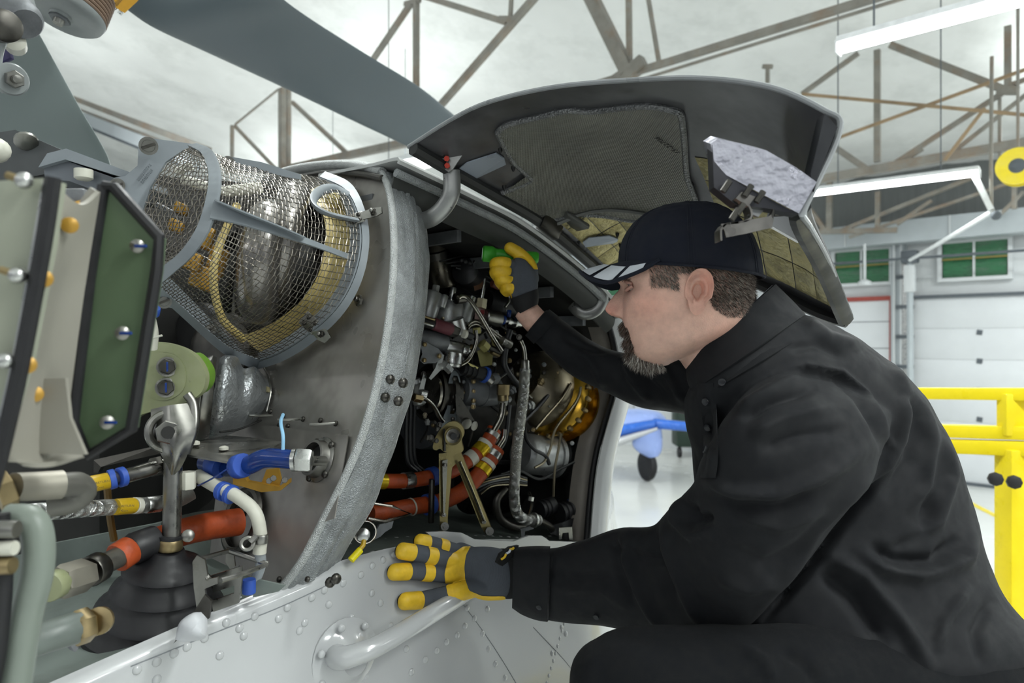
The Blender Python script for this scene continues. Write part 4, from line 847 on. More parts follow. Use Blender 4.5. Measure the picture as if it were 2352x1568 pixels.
# blue elbow hose and aluminium nut through the firewall
bl = hose([(470, 1060, 1.06), (520, 1072, 1.04), (570, 1068, 1.0), (610, 1052, .98), (675, 1055, .97)], 44, M_DBLUE, 'blue_hose', 20)
for a_, b_ in (((488, 1062, 1.04), (510, 1072, 1.03)), ((545, 1072, 1.0), (560, 1068, .99))): ringon(a_, b_, 56, 0, M_BLUEC, 'hose_clamp', bl)
n_ = ringon((672, 1056, .968), (682, 1056, .968), 54, 0, M_ALU, 'ferrule', bl); a, b = P(680, 1056, .966), P(716, 1058, .968); MB().hexnut(a, b-a, .0175, (b-a).length).build('union_nut', M_ALU, bl)
hose([(714, 1058, .968), (745, 1058, .99)], 22, M_STEEL, 'stub_pipe', 14, 6, bl)
hose([(650, 952, 1.05), (645, 970, .98), (650, 1000, .96), (650, 1032, .96)], 8, mat('light_blue_wire', '#8fc0e0', .4), 'blue_wire', 8, 20)
# yellow angle bracket
gb = MB(); gb.prism([P(x, y, 1.06) for x, y in ((535, 1095), (560, 1092), (568, 1106), (640, 1118), (664, 1100), (664, 1110), (645, 1126), (600, 1130), (560, 1118), (535, 1112))], (0, .012, 0)); gbo = gb.build('angle_bracket', M_GOLDEN, heli, 20)
MB().prism([P(x, y, 1.07) for x, y in ((612, 1078), (640, 1074), (646, 1100), (640, 1118), (600, 1110))], (0, .004, 0)).build('bracket_web', M_GOLDEN, gbo, 20)
for x, y in ((654, 1102), (618, 1104), (628, 1098)): MB().hexnut(P(x, y, 1.052), toc(P(x, y, 1)), .005, .005).build('bracket_nut', M_STEEL, gbo)
# white bent tube with clamps
wt = hose([(455, 1092, 1.03), (500, 1118, .99), (545, 1140, .97), (585, 1175, .96), (598, 1225, .96), (596, 1270, .96)], 30, M_WTUBE, 'white_tube', 18)
ringon((508, 1126, .985), (518, 1130, .98), 44, 0, M_BLUEC, 'blue_clamp', wt); ringon((526, 1133, .978), (534, 1137, .975), 44, 0, M_BLUEC, 'blue_clamp', wt)
ringon((599, 1226, .958), (598, 1246, .958), 36, 0, M_STEEL, 'band_clamp', wt); MB().tube([P(590, 1230, .94), P(575, 1245, .935)], .0045, 8).build('clamp_screw', M_STEEL, wt); MB().torus(P(568, 1248, .94), toc(P(568, 1248, .94)), .008, .003, 16, 8).build('clamp_eye', M_STEEL, wt)
hose([(596, 1262, .96), (598, 1300, .97), (580, 1345, .98), (572, 1360, .98)], 24, mat('pale_grey_tube', '#9aa0a4', .4), 'drain_tube', 14)
ringon((572, 1330, .955), (572, 1362, .955), 30, 0, M_BLUEC, 'p_clip', heli)
ringon((430, 1083, 1.0), (430, 1122, 1.0), 40, 0, M_WTUBE, 'tee_fitting', heli, 6)
hose([(455, 1115, 1.0), (485, 1100, .98), (525, 1075, .97)], 4, M_DBLUE, 'thin_wire', 6, 12)
# orange duct
hose([(290, 1268, .96), (330, 1252, 1.0), (420, 1222, 1.04), (480, 1208, 1.08), (548, 1198, 1.12)], 62, M_ORANGE, 'orange_duct', 20)
ringon((300, 1262, .95), (360, 1240, .98), 72, 0, M_BLACK, 'duct_coupling', heli); MB().lathe(P(432, 1230, .985), toc(P(432, 1230, 1)), [(0, .009), (.004, .009), (.007, .005)], 12).build('duct_screw', M_STEEL, heli)
MB().torus(F(556, 1195, .01), NF, .05, .008, 30, 8).build('duct_grommet', M_DSTEEL, heli)
MB().prism([P(x, y, 1.14) for x, y in ((110, 1250), (370, 1200), (372, 1225), (300, 1290), (110, 1310))], (0, .01, 0)).build('grey_duct', M_DECK, heli, 20)
def plait(pts, r, name, m, parent, n=9, pitch=.05, tr=.0009):
    L_ = spl(pts, 140); mb = MB(); s_ = [0.0]
    for i in range(1, 140): s_.append(s_[-1]+(L_[i]-L_[i-1]).length)
    T_ = [(L_[min(i+1, 139)]-L_[max(i-1, 0)]).normalized() for i in range(140)]; u = T_[0].orthogonal().normalized(); U_ = []
    for t in T_: u = (u-t*u.dot(t)).normalized(); U_.append(u)
    for dr in (1, -1):
        for k in range(n):
            mb.tube([L_[i]+(U_[i]*math.cos(dr*2*math.pi*s_[i]/pitch+2*math.pi*k/n)+T_[i].cross(U_[i])*math.sin(dr*2*math.pi*s_[i]/pitch+2*math.pi*k/n))*r for i in range(140)], tr, 4, cap=False)
    mb.build(name, m, parent, 0, kind='stuff')
# hoses with yellow labels
h1 = hose([(130, 1130, .84), (200, 1112, .9), (300, 1090, .96), (372, 1068, 1.0)], 34, M_STEEL, 'oil_hose', 16)
ringon((203, 1113, .9), (250, 1103, .93), 38, 0, M_TAPEY, 'yellow_label', h1); ringon((250, 1102, .93), (265, 1098, .935), 46, 0, M_BLUEC, 'blue_clamp', h1); ringon((272, 1097, .938), (286, 1093, .945), 46, 0, M_BLUEC, 'blue_clamp', h1); ringon((345, 1074, .99), (372, 1068, 1.0), 44, 0, M_DSTEEL, 'hose_nut', h1, 6)
h2 = hose([(60, 1180, .8), (110, 1174, .84), (260, 1164, .95), (330, 1160, 1.0), (400, 1150, 1.04), (440, 1130, 1.06)], 36, M_BRAID, 'braided_oil_hose', 16)
plait([P(*t) for t in ((62, 1179, .8), (110, 1174, .84), (260, 1164, .95), (330, 1160, 1.0))], pr(36, .91), 'braid', M_ALU, h2, 13, .035, .0005); ringon((264, 1164, .945), (306, 1161, .975), 37, 0, M_TAPEY, 'yellow_label', h2); ringon((306, 1161, .975), (318, 1161, .985), 38, 0, M_WTUBE, 'white_label', h2); ringon((335, 1160, .99), (370, 1156, 1.01), 38, 0, M_ALU, 'ferrule', h2)
IK = MATS['ink_black']
for (x, y, d, a_) in ((228, 1108, .895, .18), (286, 1162, .94, .06)):
    p = P(x, y, d); fr_ = frame(p+toc(p)*.0005, toc(p), Vector((math.cos(a_), 0, math.sin(a_))))
    text_mesh('label_text', 'OIL RETURN', .0042, fr_ @ Matrix.Translation((0, .0, .001)), IK, heli); text_mesh('label_text', '<---', .006, fr_ @ Matrix.Translation((0, -.006, .001)), IK, heli)
for x in (238, 250):
    pass
hose([(245, 1105, .98), (252, 1180, .99), (262, 1240, 1.0)], 16, mat('amber_strap', '#5a4416', .5), 'amber_strap', 8, 10)
# foreground fittings lower left (close to the lens)
M_FIT = mat('dull_fitting', '#8d897e', .42, .6, .12, 20)
f1 = hose([(30, 1118, .66), (80, 1116, .68), (140, 1112, .7)], 66, M_FIT, 'elbow_fitting', 18, 10); hose([(135, 1114, .7), (178, 1112, .72), (190, 1130, .73), (165, 1150, .73), (110, 1160, .72)], 56, mat('grey_elbow', '#6d6c66', .45, .5), 'elbow_pipe', 18)
ringon((-10, 1135, .65), (30, 1120, .66), 90, 0, M_BRASS, 'union_nut', f1, 6)
hose([(20, 1190, .58), (70, 1195, .58), (88, 1240, .58), (85, 1320, .58), (60, 1420, .58), (30, 1600, .58)], 66, mat('sage_pipe', '#7c857c', .4, 0, .08, 10), 'bent_sage_pipe', 20)
hose([(0, 1180, .56), (8, 1300, .56), (-5, 1480, .56), (-30, 1620, .56)], 40, M_BLACK, 'black_trunking', 10)
ringon((-20, 1215, .55), (40, 1215, .55), 40, 0, M_STEEL, 'pipe_union', heli); ringon((-20, 1260, .55), (35, 1258, .55), 34, 0, M_WTUBE, 'pipe_union', heli); ringon((-20, 1300, .55), (30, 1298, .55), 40, 0, M_BRASS, 'pipe_union', heli)
f2 = hose([(110, 1345, .8), (200, 1315, .86), (250, 1290, .9), (300, 1265, .94)], 48, mat('steel_dull', '#7c7a73', .4, .8, .15, 20), 'metal_pipe', 16)
a, b = P(135, 1338, .80), P(200, 1318, .84); MB().hexnut(a, b-a, pr(78, .82), (b-a).length).build('large_union_nut', M_FIT, f2); ringon((110, 1350, .78), (135, 1338, .8), 66, 0, M_GLASSF, 'union_seal', f2); ringon((205, 1314, .85), (230, 1300, .87), 70, 0, M_DSTEEL, 'pipe_flange', f2); ringon((268, 1282, .92), (300, 1262, .94), 68, 0, M_ORANGE, 'sleeve_end', f2)
f3 = hose([(60, 1478, .72), (130, 1455, .74), (180, 1440, .76)], 72, M_DECK, 'drain_fitting', 18, 10)
a, b = P(170, 1445, .755), P(208, 1432, .77); MB().hexnut(a, b-a, pr(80, .76), (b-a).length).build('brass_nut', M_BRASS, f3)
for i in range(3): ringon((208+i*9, 1432-i*3, .77), (213+i*9, 1430-i*3, .775), 62 if i != 1 else 46, 0, M_BRASS, 'brass_fin', f3)
# sheet metal bracket frame in front of the boot and crumpled white cover
bf = MB()
for pts, w_ in ((((445, 1290), (600, 1250), (0, 0)), 0),): pass
frm = MB().prism([P(x, y, .90) for x, y in ((442, 1290), (452, 1275), (470, 1285), (478, 1330), (500, 1325), (500, 1340), (470, 1352), (480, 1410), (455, 1420), (445, 1350))], (0, .004, 0)).build('bracket_frame', M_STEEL, heli, 20)
MB().prism([P(x, y, .92) for x, y in ((475, 1325), (555, 1300), (556, 1325), (552, 1360), (548, 1385), (490, 1405), (485, 1380), (538, 1362), (538, 1345), (490, 1360))], (0, .004, 0)).build('bracket_web', M_STEEL, frm, 20)
for pts in (((452, 1285, .92), (525, 1265, .97)), ((508, 1333, .89), (565, 1315, .92), (612, 1296, .95)), ((525, 1265, .97), (615, 1295, .96)), ((455, 1290, .92), (480, 1330, .9))): MB().tube([P(*t) for t in pts], .0035, 8).build('bracket_rod', M_STEEL, frm)
MB().prism([P(x, y, .97) for x, y in ((520, 1258), (535, 1262), (540, 1300), (530, 1310), (518, 1290))], (0, .004, 0)).build('bracket_ear', M_STEEL, frm, 20)
MB().loft([sl(402, 1468, 420, 1475, .86, .01), sl(412, 1430, 470, 1466, .86, .02), sl(440, 1408, 476, 1440, .87, .02), sl(462, 1405, 476, 1420, .88, .01)], 12, 16).build('plastic_drain_cover', mat('white_plastic', '#c6c8cc', .35), heli, 30)
MB().prism([P(x, y, .885) for x, y in ((398, 1478), (470, 1365), (485, 1380), (480, 1420), (440, 1440))], (0, .004, 0)).build('drain_bracket', M_DSTEEL, heli, 20)
MB().prism([P(x, y, .97) for x, y in ((590, 1330), (655, 1345), (640, 1358), (580, 1372))], (0, .004, 0)).build('corner_plate', M_DECK, heli, 20)
hose([(338, 700, .95), (352, 760, .96), (350, 800, .97)], 22, M_WTUBE, 'white_sleeve', 12, 10); ringon((353, 706, .94), (350, 722, .945), 30, 0, M_BLUEC, 'blue_clamp', heli); hose([(330, 772, .92), (350, 776, .92), (372, 770, .92)], 5, M_WTUBE, 'cable_tie', 8, 10)
MB().lathe(P(520, 800, 1.36), Vector((-.3, -1, .1)), [(0, .07), (.02, .07), (.03, .05)], 26).build('gearbox_cover', M_DSTEEL, heli)
MB().lathe(P(470, 760, 1.45), Vector((-.5, -1, .0)), [(0, .06), (.02, .06), (.03, .05)], 26).build('shaft_cover', M_DARK, heli)
# ================================================================ raised cowling door
M_INNER = mat('cowl_inner_skin', '#6b6b6e', .36, .55, .14, 9, dirt='#3c3c3e', dscale=6, damount=.5)
M_QUILT = mat('metal_cloth_insulation', '#8c8c84', .45, .45, .15, 14, bump=.9, bscale=105, kind='weave')
M_GOLDI = mat('gold_foil_insulation', '#b3a877', .42, .5, .3, 26, bump=1.0, bscale=120, dirt='#4c4630', dscale=22, damount=.6)
M_FOIL = mat('silver_foil', '#b6b6c0', .34, .9, .15, 30, bump=.8, bscale=90)
fwd = [(938, 340, 1.20), (1040, 276, 1.14), (1130, 236, 1.09), (1280, 203, 1.02), (1480, 187, .94), (1620, 185, .88), (1770, 206, .83), (1890, 258, .79), (1922, 300, .78), (1835, 492, .77)]
aftE = [(1400, 650, 1.66), (1470, 615, 1.62), (1560, 600, 1.56), (1660, 620, 1.49), (1780, 668, 1.41), (1870, 712, 1.35), (1915, 728, 1.32), (1953, 737, 1.30)]
hin = [(938, 340, 1.20), (1030, 394, 1.27), (1140, 456, 1.36), (1238, 514, 1.45), (1345, 602, 1.58), (1400, 650, 1.66)]
out = [(1835, 492, .77), (1860, 530, .90), (1905, 615, 1.10), (1953, 737, 1.30)]
V_ = lambda L_: [P(*t) for t in L_]
door = coons(V_(fwd), V_(aftE), V_(hin), V_(out), 60, 90)     # [u: forward->aft][v: hinge->outer]
for i in range(60):
    for j in range(90):
        u, v = i/59, j/89; door[i][j] = door[i][j]+Z*(.03*math.sin(math.pi*u)*math.sin(math.pi*min(1, v*1.1)))
fe = spl(V_(fwd), 90)
for i in range(60):                  # the turned-down lip fades quickly behind the forward edge
    for j in range(62, 90):
        u = i/59; t = (j-62)/27; hk_ = fe[j]-(fe[62]*(1-t)+fe[89]*t); door[i][j] = door[i][j]+hk_*((1-u)**5-(1-u))
cd_ = MB().grid(door, 0, 0.0); dn = (door[30][46]-door[30][45]).cross(door[31][45]-door[30][45]); sgn = 1 if dn.z > 0 else -1
def dpt(u, v, lift=0.0):             # point on the door (lift = towards its inside, i.e. downwards)
    a = min(max(u, 0), 1)*59; b = min(max(v, 0), 1)*89; i = min(int(a), 58); j = min(int(b), 88); fa, fb_ = a-i, b-j
    p = (door[i][j]*(1-fa)+door[i+1][j]*fa)*(1-fb_)+(door[i][j+1]*(1-fa)+door[i+1][j+1]*fa)*fb_
    n_ = ((door[i][j+1]-door[i][j]).cross(door[i+1][j]-door[i][j])).normalized()*sgn
    return p-n_*lift
def duv(px, py):                     # door parameters of a pixel
    best = min(((abs(q.x/q.y*FPX+1176-px)+abs(784-(q.z-CAMZ)/q.y*FPX-py)), i, j) for i, r_ in enumerate(door) for j, q in enumerate(r_))
    return best[1]/59, best[2]/89
def dpx(px, py, lift=0.0):
    u, v = duv(px, py); return P(px, py, dpt(u, v, lift).y-lift*.5)
inner = MB().grid(door).build('cowling_door', [M_INNER], heli, 60)
outer = MB().grid([[dpt(i/40, j/60, -.003) for j in range(61)] for i in range(41)]).build('outer_skin', M_WHITE, inner, 60)
edge_ = [dpt(0, j/60, -.003) for j in range(61)]+[dpt(i/20, 1, -.003) for i in range(1, 21)]+[dpt(1, 1-j/40, -.003) for j in range(1, 41)]+[dpt(1-i/20, 0, -.003) for i in range(1, 20)]
MB().tube(edge_+[edge_[0]], .0036, 8).build('edge_trim', mat('edge_grey', '#8d9092', .35), inner)
# dark rubber along the hinge edge, aft edge and outer edge
MB().tube([dpt(i/30, .012, .008) for i in range(31)], .012, 8).build('hinge_edge_seal', mat('seal_dark', '#2a2b2b', .55), inner)
for nm, L_ in (('aft_edge_frame', [dpt(.985, 1-j/40*.9, .006) for j in range(41)]), ('outer_edge_frame', [dpt(.12+.86*i/30, .985, .006) for i in range(31)])):
    MB().tube(L_, .016, 8, flat=.6).build(nm, mat('seal_dark', ''), inner)
# raised quilted insulation panel; its border is a soft bead
qpx = [(1142, 300), (1158, 282), (1230, 262), (1300, 250), (1360, 246), (1480, 240), (1545, 246), (1568, 262), (1578, 320), (1576, 400), (1590, 480), (1480, 500), (1380, 488), (1320, 495), (1242, 510), (1190, 482), (1142, 455), (1152, 438), (1216, 412), (1205, 392), (1175, 360)]
quv = [duv(x, y) for x, y in qpx]
def fan(uv, lift, name, m, par, edge_drop=.006, thick=0):
    # fill the outline with concentric rings on the door surface
    cu = sum(a for a, b in uv)/len(uv); cv = sum(b for a, b in uv)/len(uv)
    n_ = 90; loopu = []
    pts = [Vector((a, b, 0)) for a, b in uv]+[Vector((uv[0][0], uv[0][1], 0))]
    seg = spl(pts, n_+1)[:-1]
    rows = []
    for k, (t, l) in enumerate(((1.0, 0), (.992, lift*.6), (.97, lift), (.9, lift), (.75, lift), (.6, lift), (.45, lift), (.3, lift), (.15, lift), (.01, lift))):
        rows.append([dpt(cu+(q.x-cu)*t, cv+(q.y-cv)*t, l+.0005) for q in seg])
    return MB().grid(rows, wrap=True).build(name, m, par, 70), [dpt(q.x, q.y, lift*.6) for q in seg]
quilt, bord = fan(quv, .007, 'insulation_panel', M_QUILT, inner)
MB().tube(bord+[bord[0]], .0055, 8).build('panel_border', mat('border_cloth', '#7c7d7e', .45, .5, .2, 40, bump=1.0, bscale=260, kind='voronoi'), quilt)
dbv = BVHTree.FromPolygons([v.co.copy() for v in quilt.data.vertices], [tuple(q.vertices) for q in quilt.data.polygons])
hq = dbv.ray_cast(Vector((0, 0, CAMZ)), (P(1534, 332, 1)-Vector((0, 0, CAMZ))).normalized()); p = hq[0] or dpx(1534, 332, .012); hn = hq[1] if hq[0] else -Z; hn = hn if hn.dot(toc(p)) > 0 else -hn
text_mesh('handwritten_number', '15-22706', .016, frame(p+hn*.0015, hn, Vector((-.3, -.35, .9))), mat('marker_black', '#0c0c0d', .6), quilt)
# aft field: gold foil insulation with quilting squares
def field(uvs, nu, nv, lift, name, m, gap=.035):
    (u0, u1), (v0, v1) = uvs; par = None
    for a in range(nu):
        for b in range(nv):
            ua, ub = u0+(u1-u0)*a/nu, u0+(u1-u0)*(a+1)/nu; va, vb = v0+(v1-v0)*b/nv, v0+(v1-v0)*(b+1)/nv; rows = []
            for i in range(7):
                r_ = []
                for j in range(7):
                    s, t = i/6, j/6; e = min(1, 5*min(s, 1-s), 5*min(t, 1-t))
                    r_.append(dpt(ua+(ub-ua)*(gap/2+(1-gap)*s), va+(vb-va)*(gap/2+(1-gap)*t), .001+lift*(e**.5)+.0012*noise.noise(Vector((a*3+s*3, b*3+t*3, 1)))))
                rows.append(r_)
            MB().grid(rows).build(name, m, inner, 70)
u_, v_ = duv(1320, 520)
field(((.60, .96), (.04, .40)), 5, 5, .002, 'foil_quilt', M_GOLDI)
field(((.50, .94), (.46, .93)), 4, 5, .002, 'foil_quilt', M_GOLDI)
# arched stiffener across the door aft of the insulation panel
arc = [dpx(x, y, .01) for x, y in ((1242, 522), (1270, 515), (1340, 488), (1400, 480), (1470, 487), (1520, 500))]
MB().tube(arc, .008, 8, 40, flat=.7).build('stiffener', mat('stiffener_grey', '#6a6b68', .4, .4), inner)
# vent windows with pale panes and small screws
for pts, scr_ in ((((1054, 386), (1072, 372), (1140, 350), (1158, 362), (1162, 376), (1085, 412)), ((1149, 340), (1179, 382), (1082, 420), (1158, 426))), (((1338, 555), (1352, 545), (1400, 540), (1420, 548), (1416, 556), (1345, 566)), ((1330, 552), (1418, 536), (1425, 560)))):
    fr_ = MB().prism([dpx(x, y, .006) for x, y in pts], Vector((0, 0, -.002))).build('vent_pane', mat('vent_pane', '#9aa2ae', .35, .2, .08, 10), inner, 20)
    for x, y in scr_: MB().lathe(dpx(x, y, .004), Z*-1, [(0, .0045), (.004, .004), (.010, .0015)], 10).build('vent_screw', M_DARK, fr_)
blk = dpx(1262, 522, .012); MB().rbox(blk, Vector((.02, .016, -.012)), Vector((-.006, .014, .0)), Vector((.006, 0, .014)), .004).build('latch_receiver', M_DSTEEL, inner)
MB().rbox(dpx(1315, 508, .008), Vector((.026, .016, -.012)), Vector((-.012, .02, .0)), Vector((.0, 0, .006)), .005).build('hinge_pad', mat('stiffener_grey', ''), inner)
# foil box by the outer edge
foil = [(1632, 330), (1650, 318), (1760, 345), (1830, 385), (1876, 418), (1835, 490), (1740, 440), (1668, 402), (1640, 370)]
MB().prism([P(x, y, .765+.00005*(1800-x)) for x, y in foil], Vector((.0, .03, .012))).build('foil_heat_shield', M_FOIL, inner, 20)
MB().prism([P(x, y, .772) for x, y in ((1636, 332), (1640, 372), (1668, 402), (1740, 442), (1835, 492), (1760, 478), (1690, 470), (1640, 430))], Vector((0, .02, 0))).build('shield_face', mat('shield_side', '#4a4a4e', .38, .8), inner, 20)
MB().prism([P(x, y, .765) for x, y in ((1862, 400), (1895, 260), (1924, 292), (1880, 402), (1870, 440))], Vector((0, .02, 0))).build('end_cap', mat('end_black', '#202226', .4, .3), inner, 20)
MB().prism([P(x, y, 1.0) for x, y in ((1775, 472), (1830, 490), (1848, 500), (1850, 516), (1838, 556), (1760, 512))], Vector((0, .01, 0))).build('corner_gusset', M_WHITE, inner, 20)
# draw latch hanging from the outer edge
M_LATCH = mat('latch_steel', '#8a8782', .34, 1, .2, 30)
lt = MB().prism([P(x, y, .76) for x, y in ((1690, 455), (1704, 440), (1736, 452), (1718, 474))], Vector((0, .014, 0))).build('draw_latch', M_LATCH, inner, 20)
hk = [(1718, 472), (1724, 486), (1722, 500), (1700, 508), (1668, 512), (1656, 524), (1654, 530), (1655, 552)]
L_ = [P(x, y, .765) for x, y in hk]; w_ = Vector((0, .022, 0))
MB().grid([spl(L_, 30), [p+w_ for p in spl(L_, 30)]], 0, .0022).build('latch_hook', M_LATCH, inner, 60)
MB().prism([P(x, y, .765) for x, y in ((1656, 514), (1700, 508), (1770, 496), (1776, 502), (1774, 522), (1720, 535), (1668, 545), (1664, 530))], Vector((0, .004, 0))).build('latch_lever', M_LATCH, inner, 20)
MB().grid(patch([[P(1752, 500, .765), P(1770, 494, .767), P(1780, 470, .775)], [P(1752, 522, .765), P(1772, 520, .767), P(1776, 510, .775)]], 6, 10), 0, .003).build('latch_bend', M_LATCH, inner, 60)
MB().prism([P(x, y, .785) for x, y in ((1726, 474), (1764, 470), (1742, 498), (1728, 492))], Vector((0, .006, 0))).build('latch_tongue', M_ALU, inner, 20)
for x, y in ((1718, 438), (1668, 428), (1745, 452), (1688, 492), (1700, 480)):
    p = P(x, y, .757); MB().tube([p+Vector((-.004, 0, -.006)), p+Vector((.004, 0, .006))], .0036, 8).build('latch_bolt', M_DSTEEL, inner)
MB().tube([P(1778, 492, .8), P(1808, 490, .8)], .003, 8).build('latch_pin', M_DSTEEL, inner)
# ---- gooseneck hinges
def goose(pts, w, name):
    L_ = [P(*t) for t in pts]; g_ = MB(); g_.tube(L_, [pr(w, t[2]) for t in pts], 10, 40, flat=.45, up=Vector((1, 0, 0))); o = g_.build(name, mat('hinge_alu', '#9a9b99', .38, .7, .12, 30), inner)
    for i, p in enumerate(spl(L_, 11)[1:-1]): MB().lathe(p+toc(p)*.0025, toc(p), [(0, .0032), (.0012, .0026)], 8).build('hinge_rivet', M_DSTEEL, o)
    ed = [P(t[0]+w*.36, t[1]+w*.1, t[2]+.004) for t in pts]; MB().tube(ed, .0035, 6, 40).build('hinge_web', mat('hinge_alu', ''), o)
    return o
gk = goose([(1036, 392, 1.25), (1038, 415, 1.25), (1036, 445, 1.25), (1020, 475, 1.255), (998, 496, 1.26), (975, 506, 1.27), (950, 505, 1.28)], 40, 'gooseneck_hinge')
goose([(1376, 652, 1.58), (1384, 672, 1.58), (1382, 695, 1.58), (1368, 714, 1.58), (1346, 722, 1.585), (1326, 714, 1.59), (1314, 700, 1.6)], 26, 'gooseneck_hinge')
hp_ = MB().prism([P(x, y, 1.235) for x, y in ((1012, 355), (1052, 338), (1064, 340), (1066, 350), (1040, 388), (1030, 394), (1020, 388))], Vector((0, .006, 0))).build('hinge_plate', mat('hinge_alu', ''), inner, 20)
RD = mat('red_torque_paint', '#b8321e', .5)
for x, y, m_ in ((1015, 352, M_DARK), (1053, 338, M_DARK), (1026, 364, RD), (1027, 380, RD)):
    p = P(x, y, 1.232); MB().hexnut(p, toc(p), .0055, .007).build('hinge_bolt', m_, hp_)
# ================================================================ engine in the open bay
def Ed(px, k=0.0): return 1.42+(px-950)*.0008+k
def E(px, py, k=0.0): return P(px, py, Ed(px, k))
def ehose(pts, w, m, name, n=12, sm=36, parent=None, k=0.0):
    mb = MB(); q = [(t[0], t[1], Ed(t[0], k+(t[2] if len(t) > 2 else 0))) for t in pts]
    mb.tube([P(*t) for t in q], [pr(w, t[2]) for t in q], n, sm); return mb.build(name, m, parent or heli)
def can(x0, y0, x1, y1, w, m, name, k=0.0, k2=None, prof=None, n=24, parent=None, w2=None):
    a, b = E(x0, y0, k), E(x1, y1, k if k2 is None else k2); L_ = (b-a).length; r = pr(w, a.y); r2 = pr(w2 or w, b.y)
    pf = prof or [(0, .88), (.05, 1), (.95, 1), (1, .88)]
    return MB().lathe(a, b-a, [(t*L_, q*lerp(r, r2, t)) for t, q in pf], n).build(name, m, parent or heli)
def plate(pts, m, name, k=0.0, th=.006, parent=None):
    return MB().prism([E(x, y, k) for x, y in pts], Vector((0, th, 0))).build(name, m, parent or heli, 20)
def nut(x, y, w, m, k=0.0, parent=None, name='bolt'):
    p = E(x, y, k); r = pr(w, p.y); return MB().lathe(p, toc(p)+Vector((random.uniform(-.3, .3), 0, random.uniform(-.2, .3))), [(-.004, r*1.25), (0, r*1.25), (0, r), (r*.9, r), (r*1.1, r*.7)], 8).build(name, m, parent or heli)
M_TAN = mat('heat_tinted_casing', '#8f8672', .34, .9, .2, 9, dirt='#6d5a3a', dscale=6, damount=.5)
M_GOLDR = mat('gold_ring', '#c49a3a', .25, 1, .15, 12)
M_MAROON = mat('maroon_sleeve', '#5c2730', .55)
M_PIPE = mat('polished_tube', '#9c9890', .22, 1, .12, 30)
M_OLIVE = mat('olive_bracket', '#9a945c', .45, .3, .15, 20)
# core casings along the engine axis
can(960, 905, 1010, 905, 250, M_CASTD, 'accessory_case', .22, .22); c1 = can(985, 900, 1330, 985, 240, mat('core_casing', '#53524e', .42, .6, .25, 18), 'core_casing', .28, .12, w2=200)
can(1040, 640, 1330, 760, 130, M_DARK, 'gearbox_casing', .30, .2)
can(1060, 1120, 1330, 1110, 120, M_DARK, 'exhaust_casing', .32, .25)
# inlet duct, generator
can(998, 545, 1018, 660, 62, mat('bronze_duct', '#6c675c', .35, .9, .2, 14), 'bleed_duct', .1, .1); can(1000, 572, 1004, 590, 70, M_DSTEEL, 'duct_band', .095, .1)
g_ = can(1100, 640, 1066, 622, 76, M_DBLK, 'starter_generator', .12, .02, [(0, 1), (.5, 1), (.8, .96), (.95, .8), (1, .5)])
for i in range(5): nut(1060+i*10, 604+abs(i-2)*-3, 7, M_DARK, .0, g_)
plate([(1085, 640), (1108, 632), (1112, 660), (1090, 668)], mat('rust_brown', '#6b4a34', .5, .3), 'generator_label', .02)
can(1120, 690, 1200, 712, 52, M_DBLK, 'black_cylinder', .06, .06); can(1190, 660, 1165, 655, 40, mat('red_brown_cap', '#5a3028', .5), 'igniter_box', .05, .02)
# fuel control unit
fc_ = can(996, 672, 976, 742, 46, M_CAST, 'fuel_control_body', -.02, -.02); can(1002, 655, 999, 676, 18, M_CAST, 'adjuster_screw', -.02, -.02, parent=fc_, n=6); can(1022, 678, 1014, 706, 17, M_CAST, 'small_canister', -.045, -.045, parent=fc_); can(1042, 660, 1036, 690, 15, M_ALU, 'bleed_screw', -.03, -.03, parent=fc_)
can(1040, 690, 1022, 748, 66, M_CAST, 'regulator_body', -.01, -.01, [(0, .7), (.2, .9), (.5, 1), (.9, 1), (1, .9)]); can(1043, 732, 1052, 768, 46, M_ALU, 'silver_canister', -.05, -.05)
can(1078, 700, 1060, 740, 40, M_CAST, 'regulator_neck', .0, .0); can(1085, 682, 1080, 694, 20, M_ALU, 'regulator_cap', -.02, -.02)
cn = can(958, 733, 1034, 756, 26, M_DARK, 'harness_connector', -.06, -.06); can(994, 743, 1036, 757, 29, M_MAROON, 'maroon_sleeve', -.062, -.062, parent=cn); can(1034, 756, 1050, 761, 30, M_DSTEEL, 'connector_nut', -.062, -.062, n=6, parent=cn)
can(976, 727, 998, 734, 6, M_BRASS, 'label_bar', -.08, -.08, parent=cn); can(972, 741, 994, 748, 6, M_ALU, 'label_bar', -.08, -.08, parent=cn)
can(948, 776, 1020, 786, 46, M_CASTD, 'gearbox_arm', -.03, -.03); can(1012, 775, 1022, 815, 40, M_CASTD, 'gearbox_elbow', -.02, -.02)
pl_ = plate([(966, 792), (974, 783), (984, 788), (1006, 800), (1016, 812), (1012, 824), (1000, 834), (984, 834), (974, 836), (964, 828), (970, 812)], M_CASTD, 'pump_cover', -.065)
for x, y in ((975, 791), (1009, 817), (974, 827)): nut(x, y, 9, M_BRASS, -.07, pl_)
can(1022, 795, 1070, 805, 34, M_ALU, 'pump_outlet', -.03, -.045); can(1064, 803, 1080, 806, 28, M_ALU, 'outlet_boss', -.05, -.06, [(0, 1), (.6, 1), (.8, .85), (.8, .4), (1, .4)])
can(1040, 810, 1036, 842, 48, M_ALU, 'bright_canister', -.05, -.05, [(0, .95), (.1, 1), (.75, 1), (.78, .92), (.85, 1), (1, .9)])
can(1000, 842, 1030, 835, 22, M_CAST, 'pump_bracket', -.05, -.05); plate([(1000, 845), (1012, 812), (1020, 815), (1012, 850), (990, 872), (985, 868)], M_CAST, 'curved_link', -.06)
can(1022, 838, 1035, 852, 20, M_CAST, 'drain_plug', -.06, -.06, n=6)
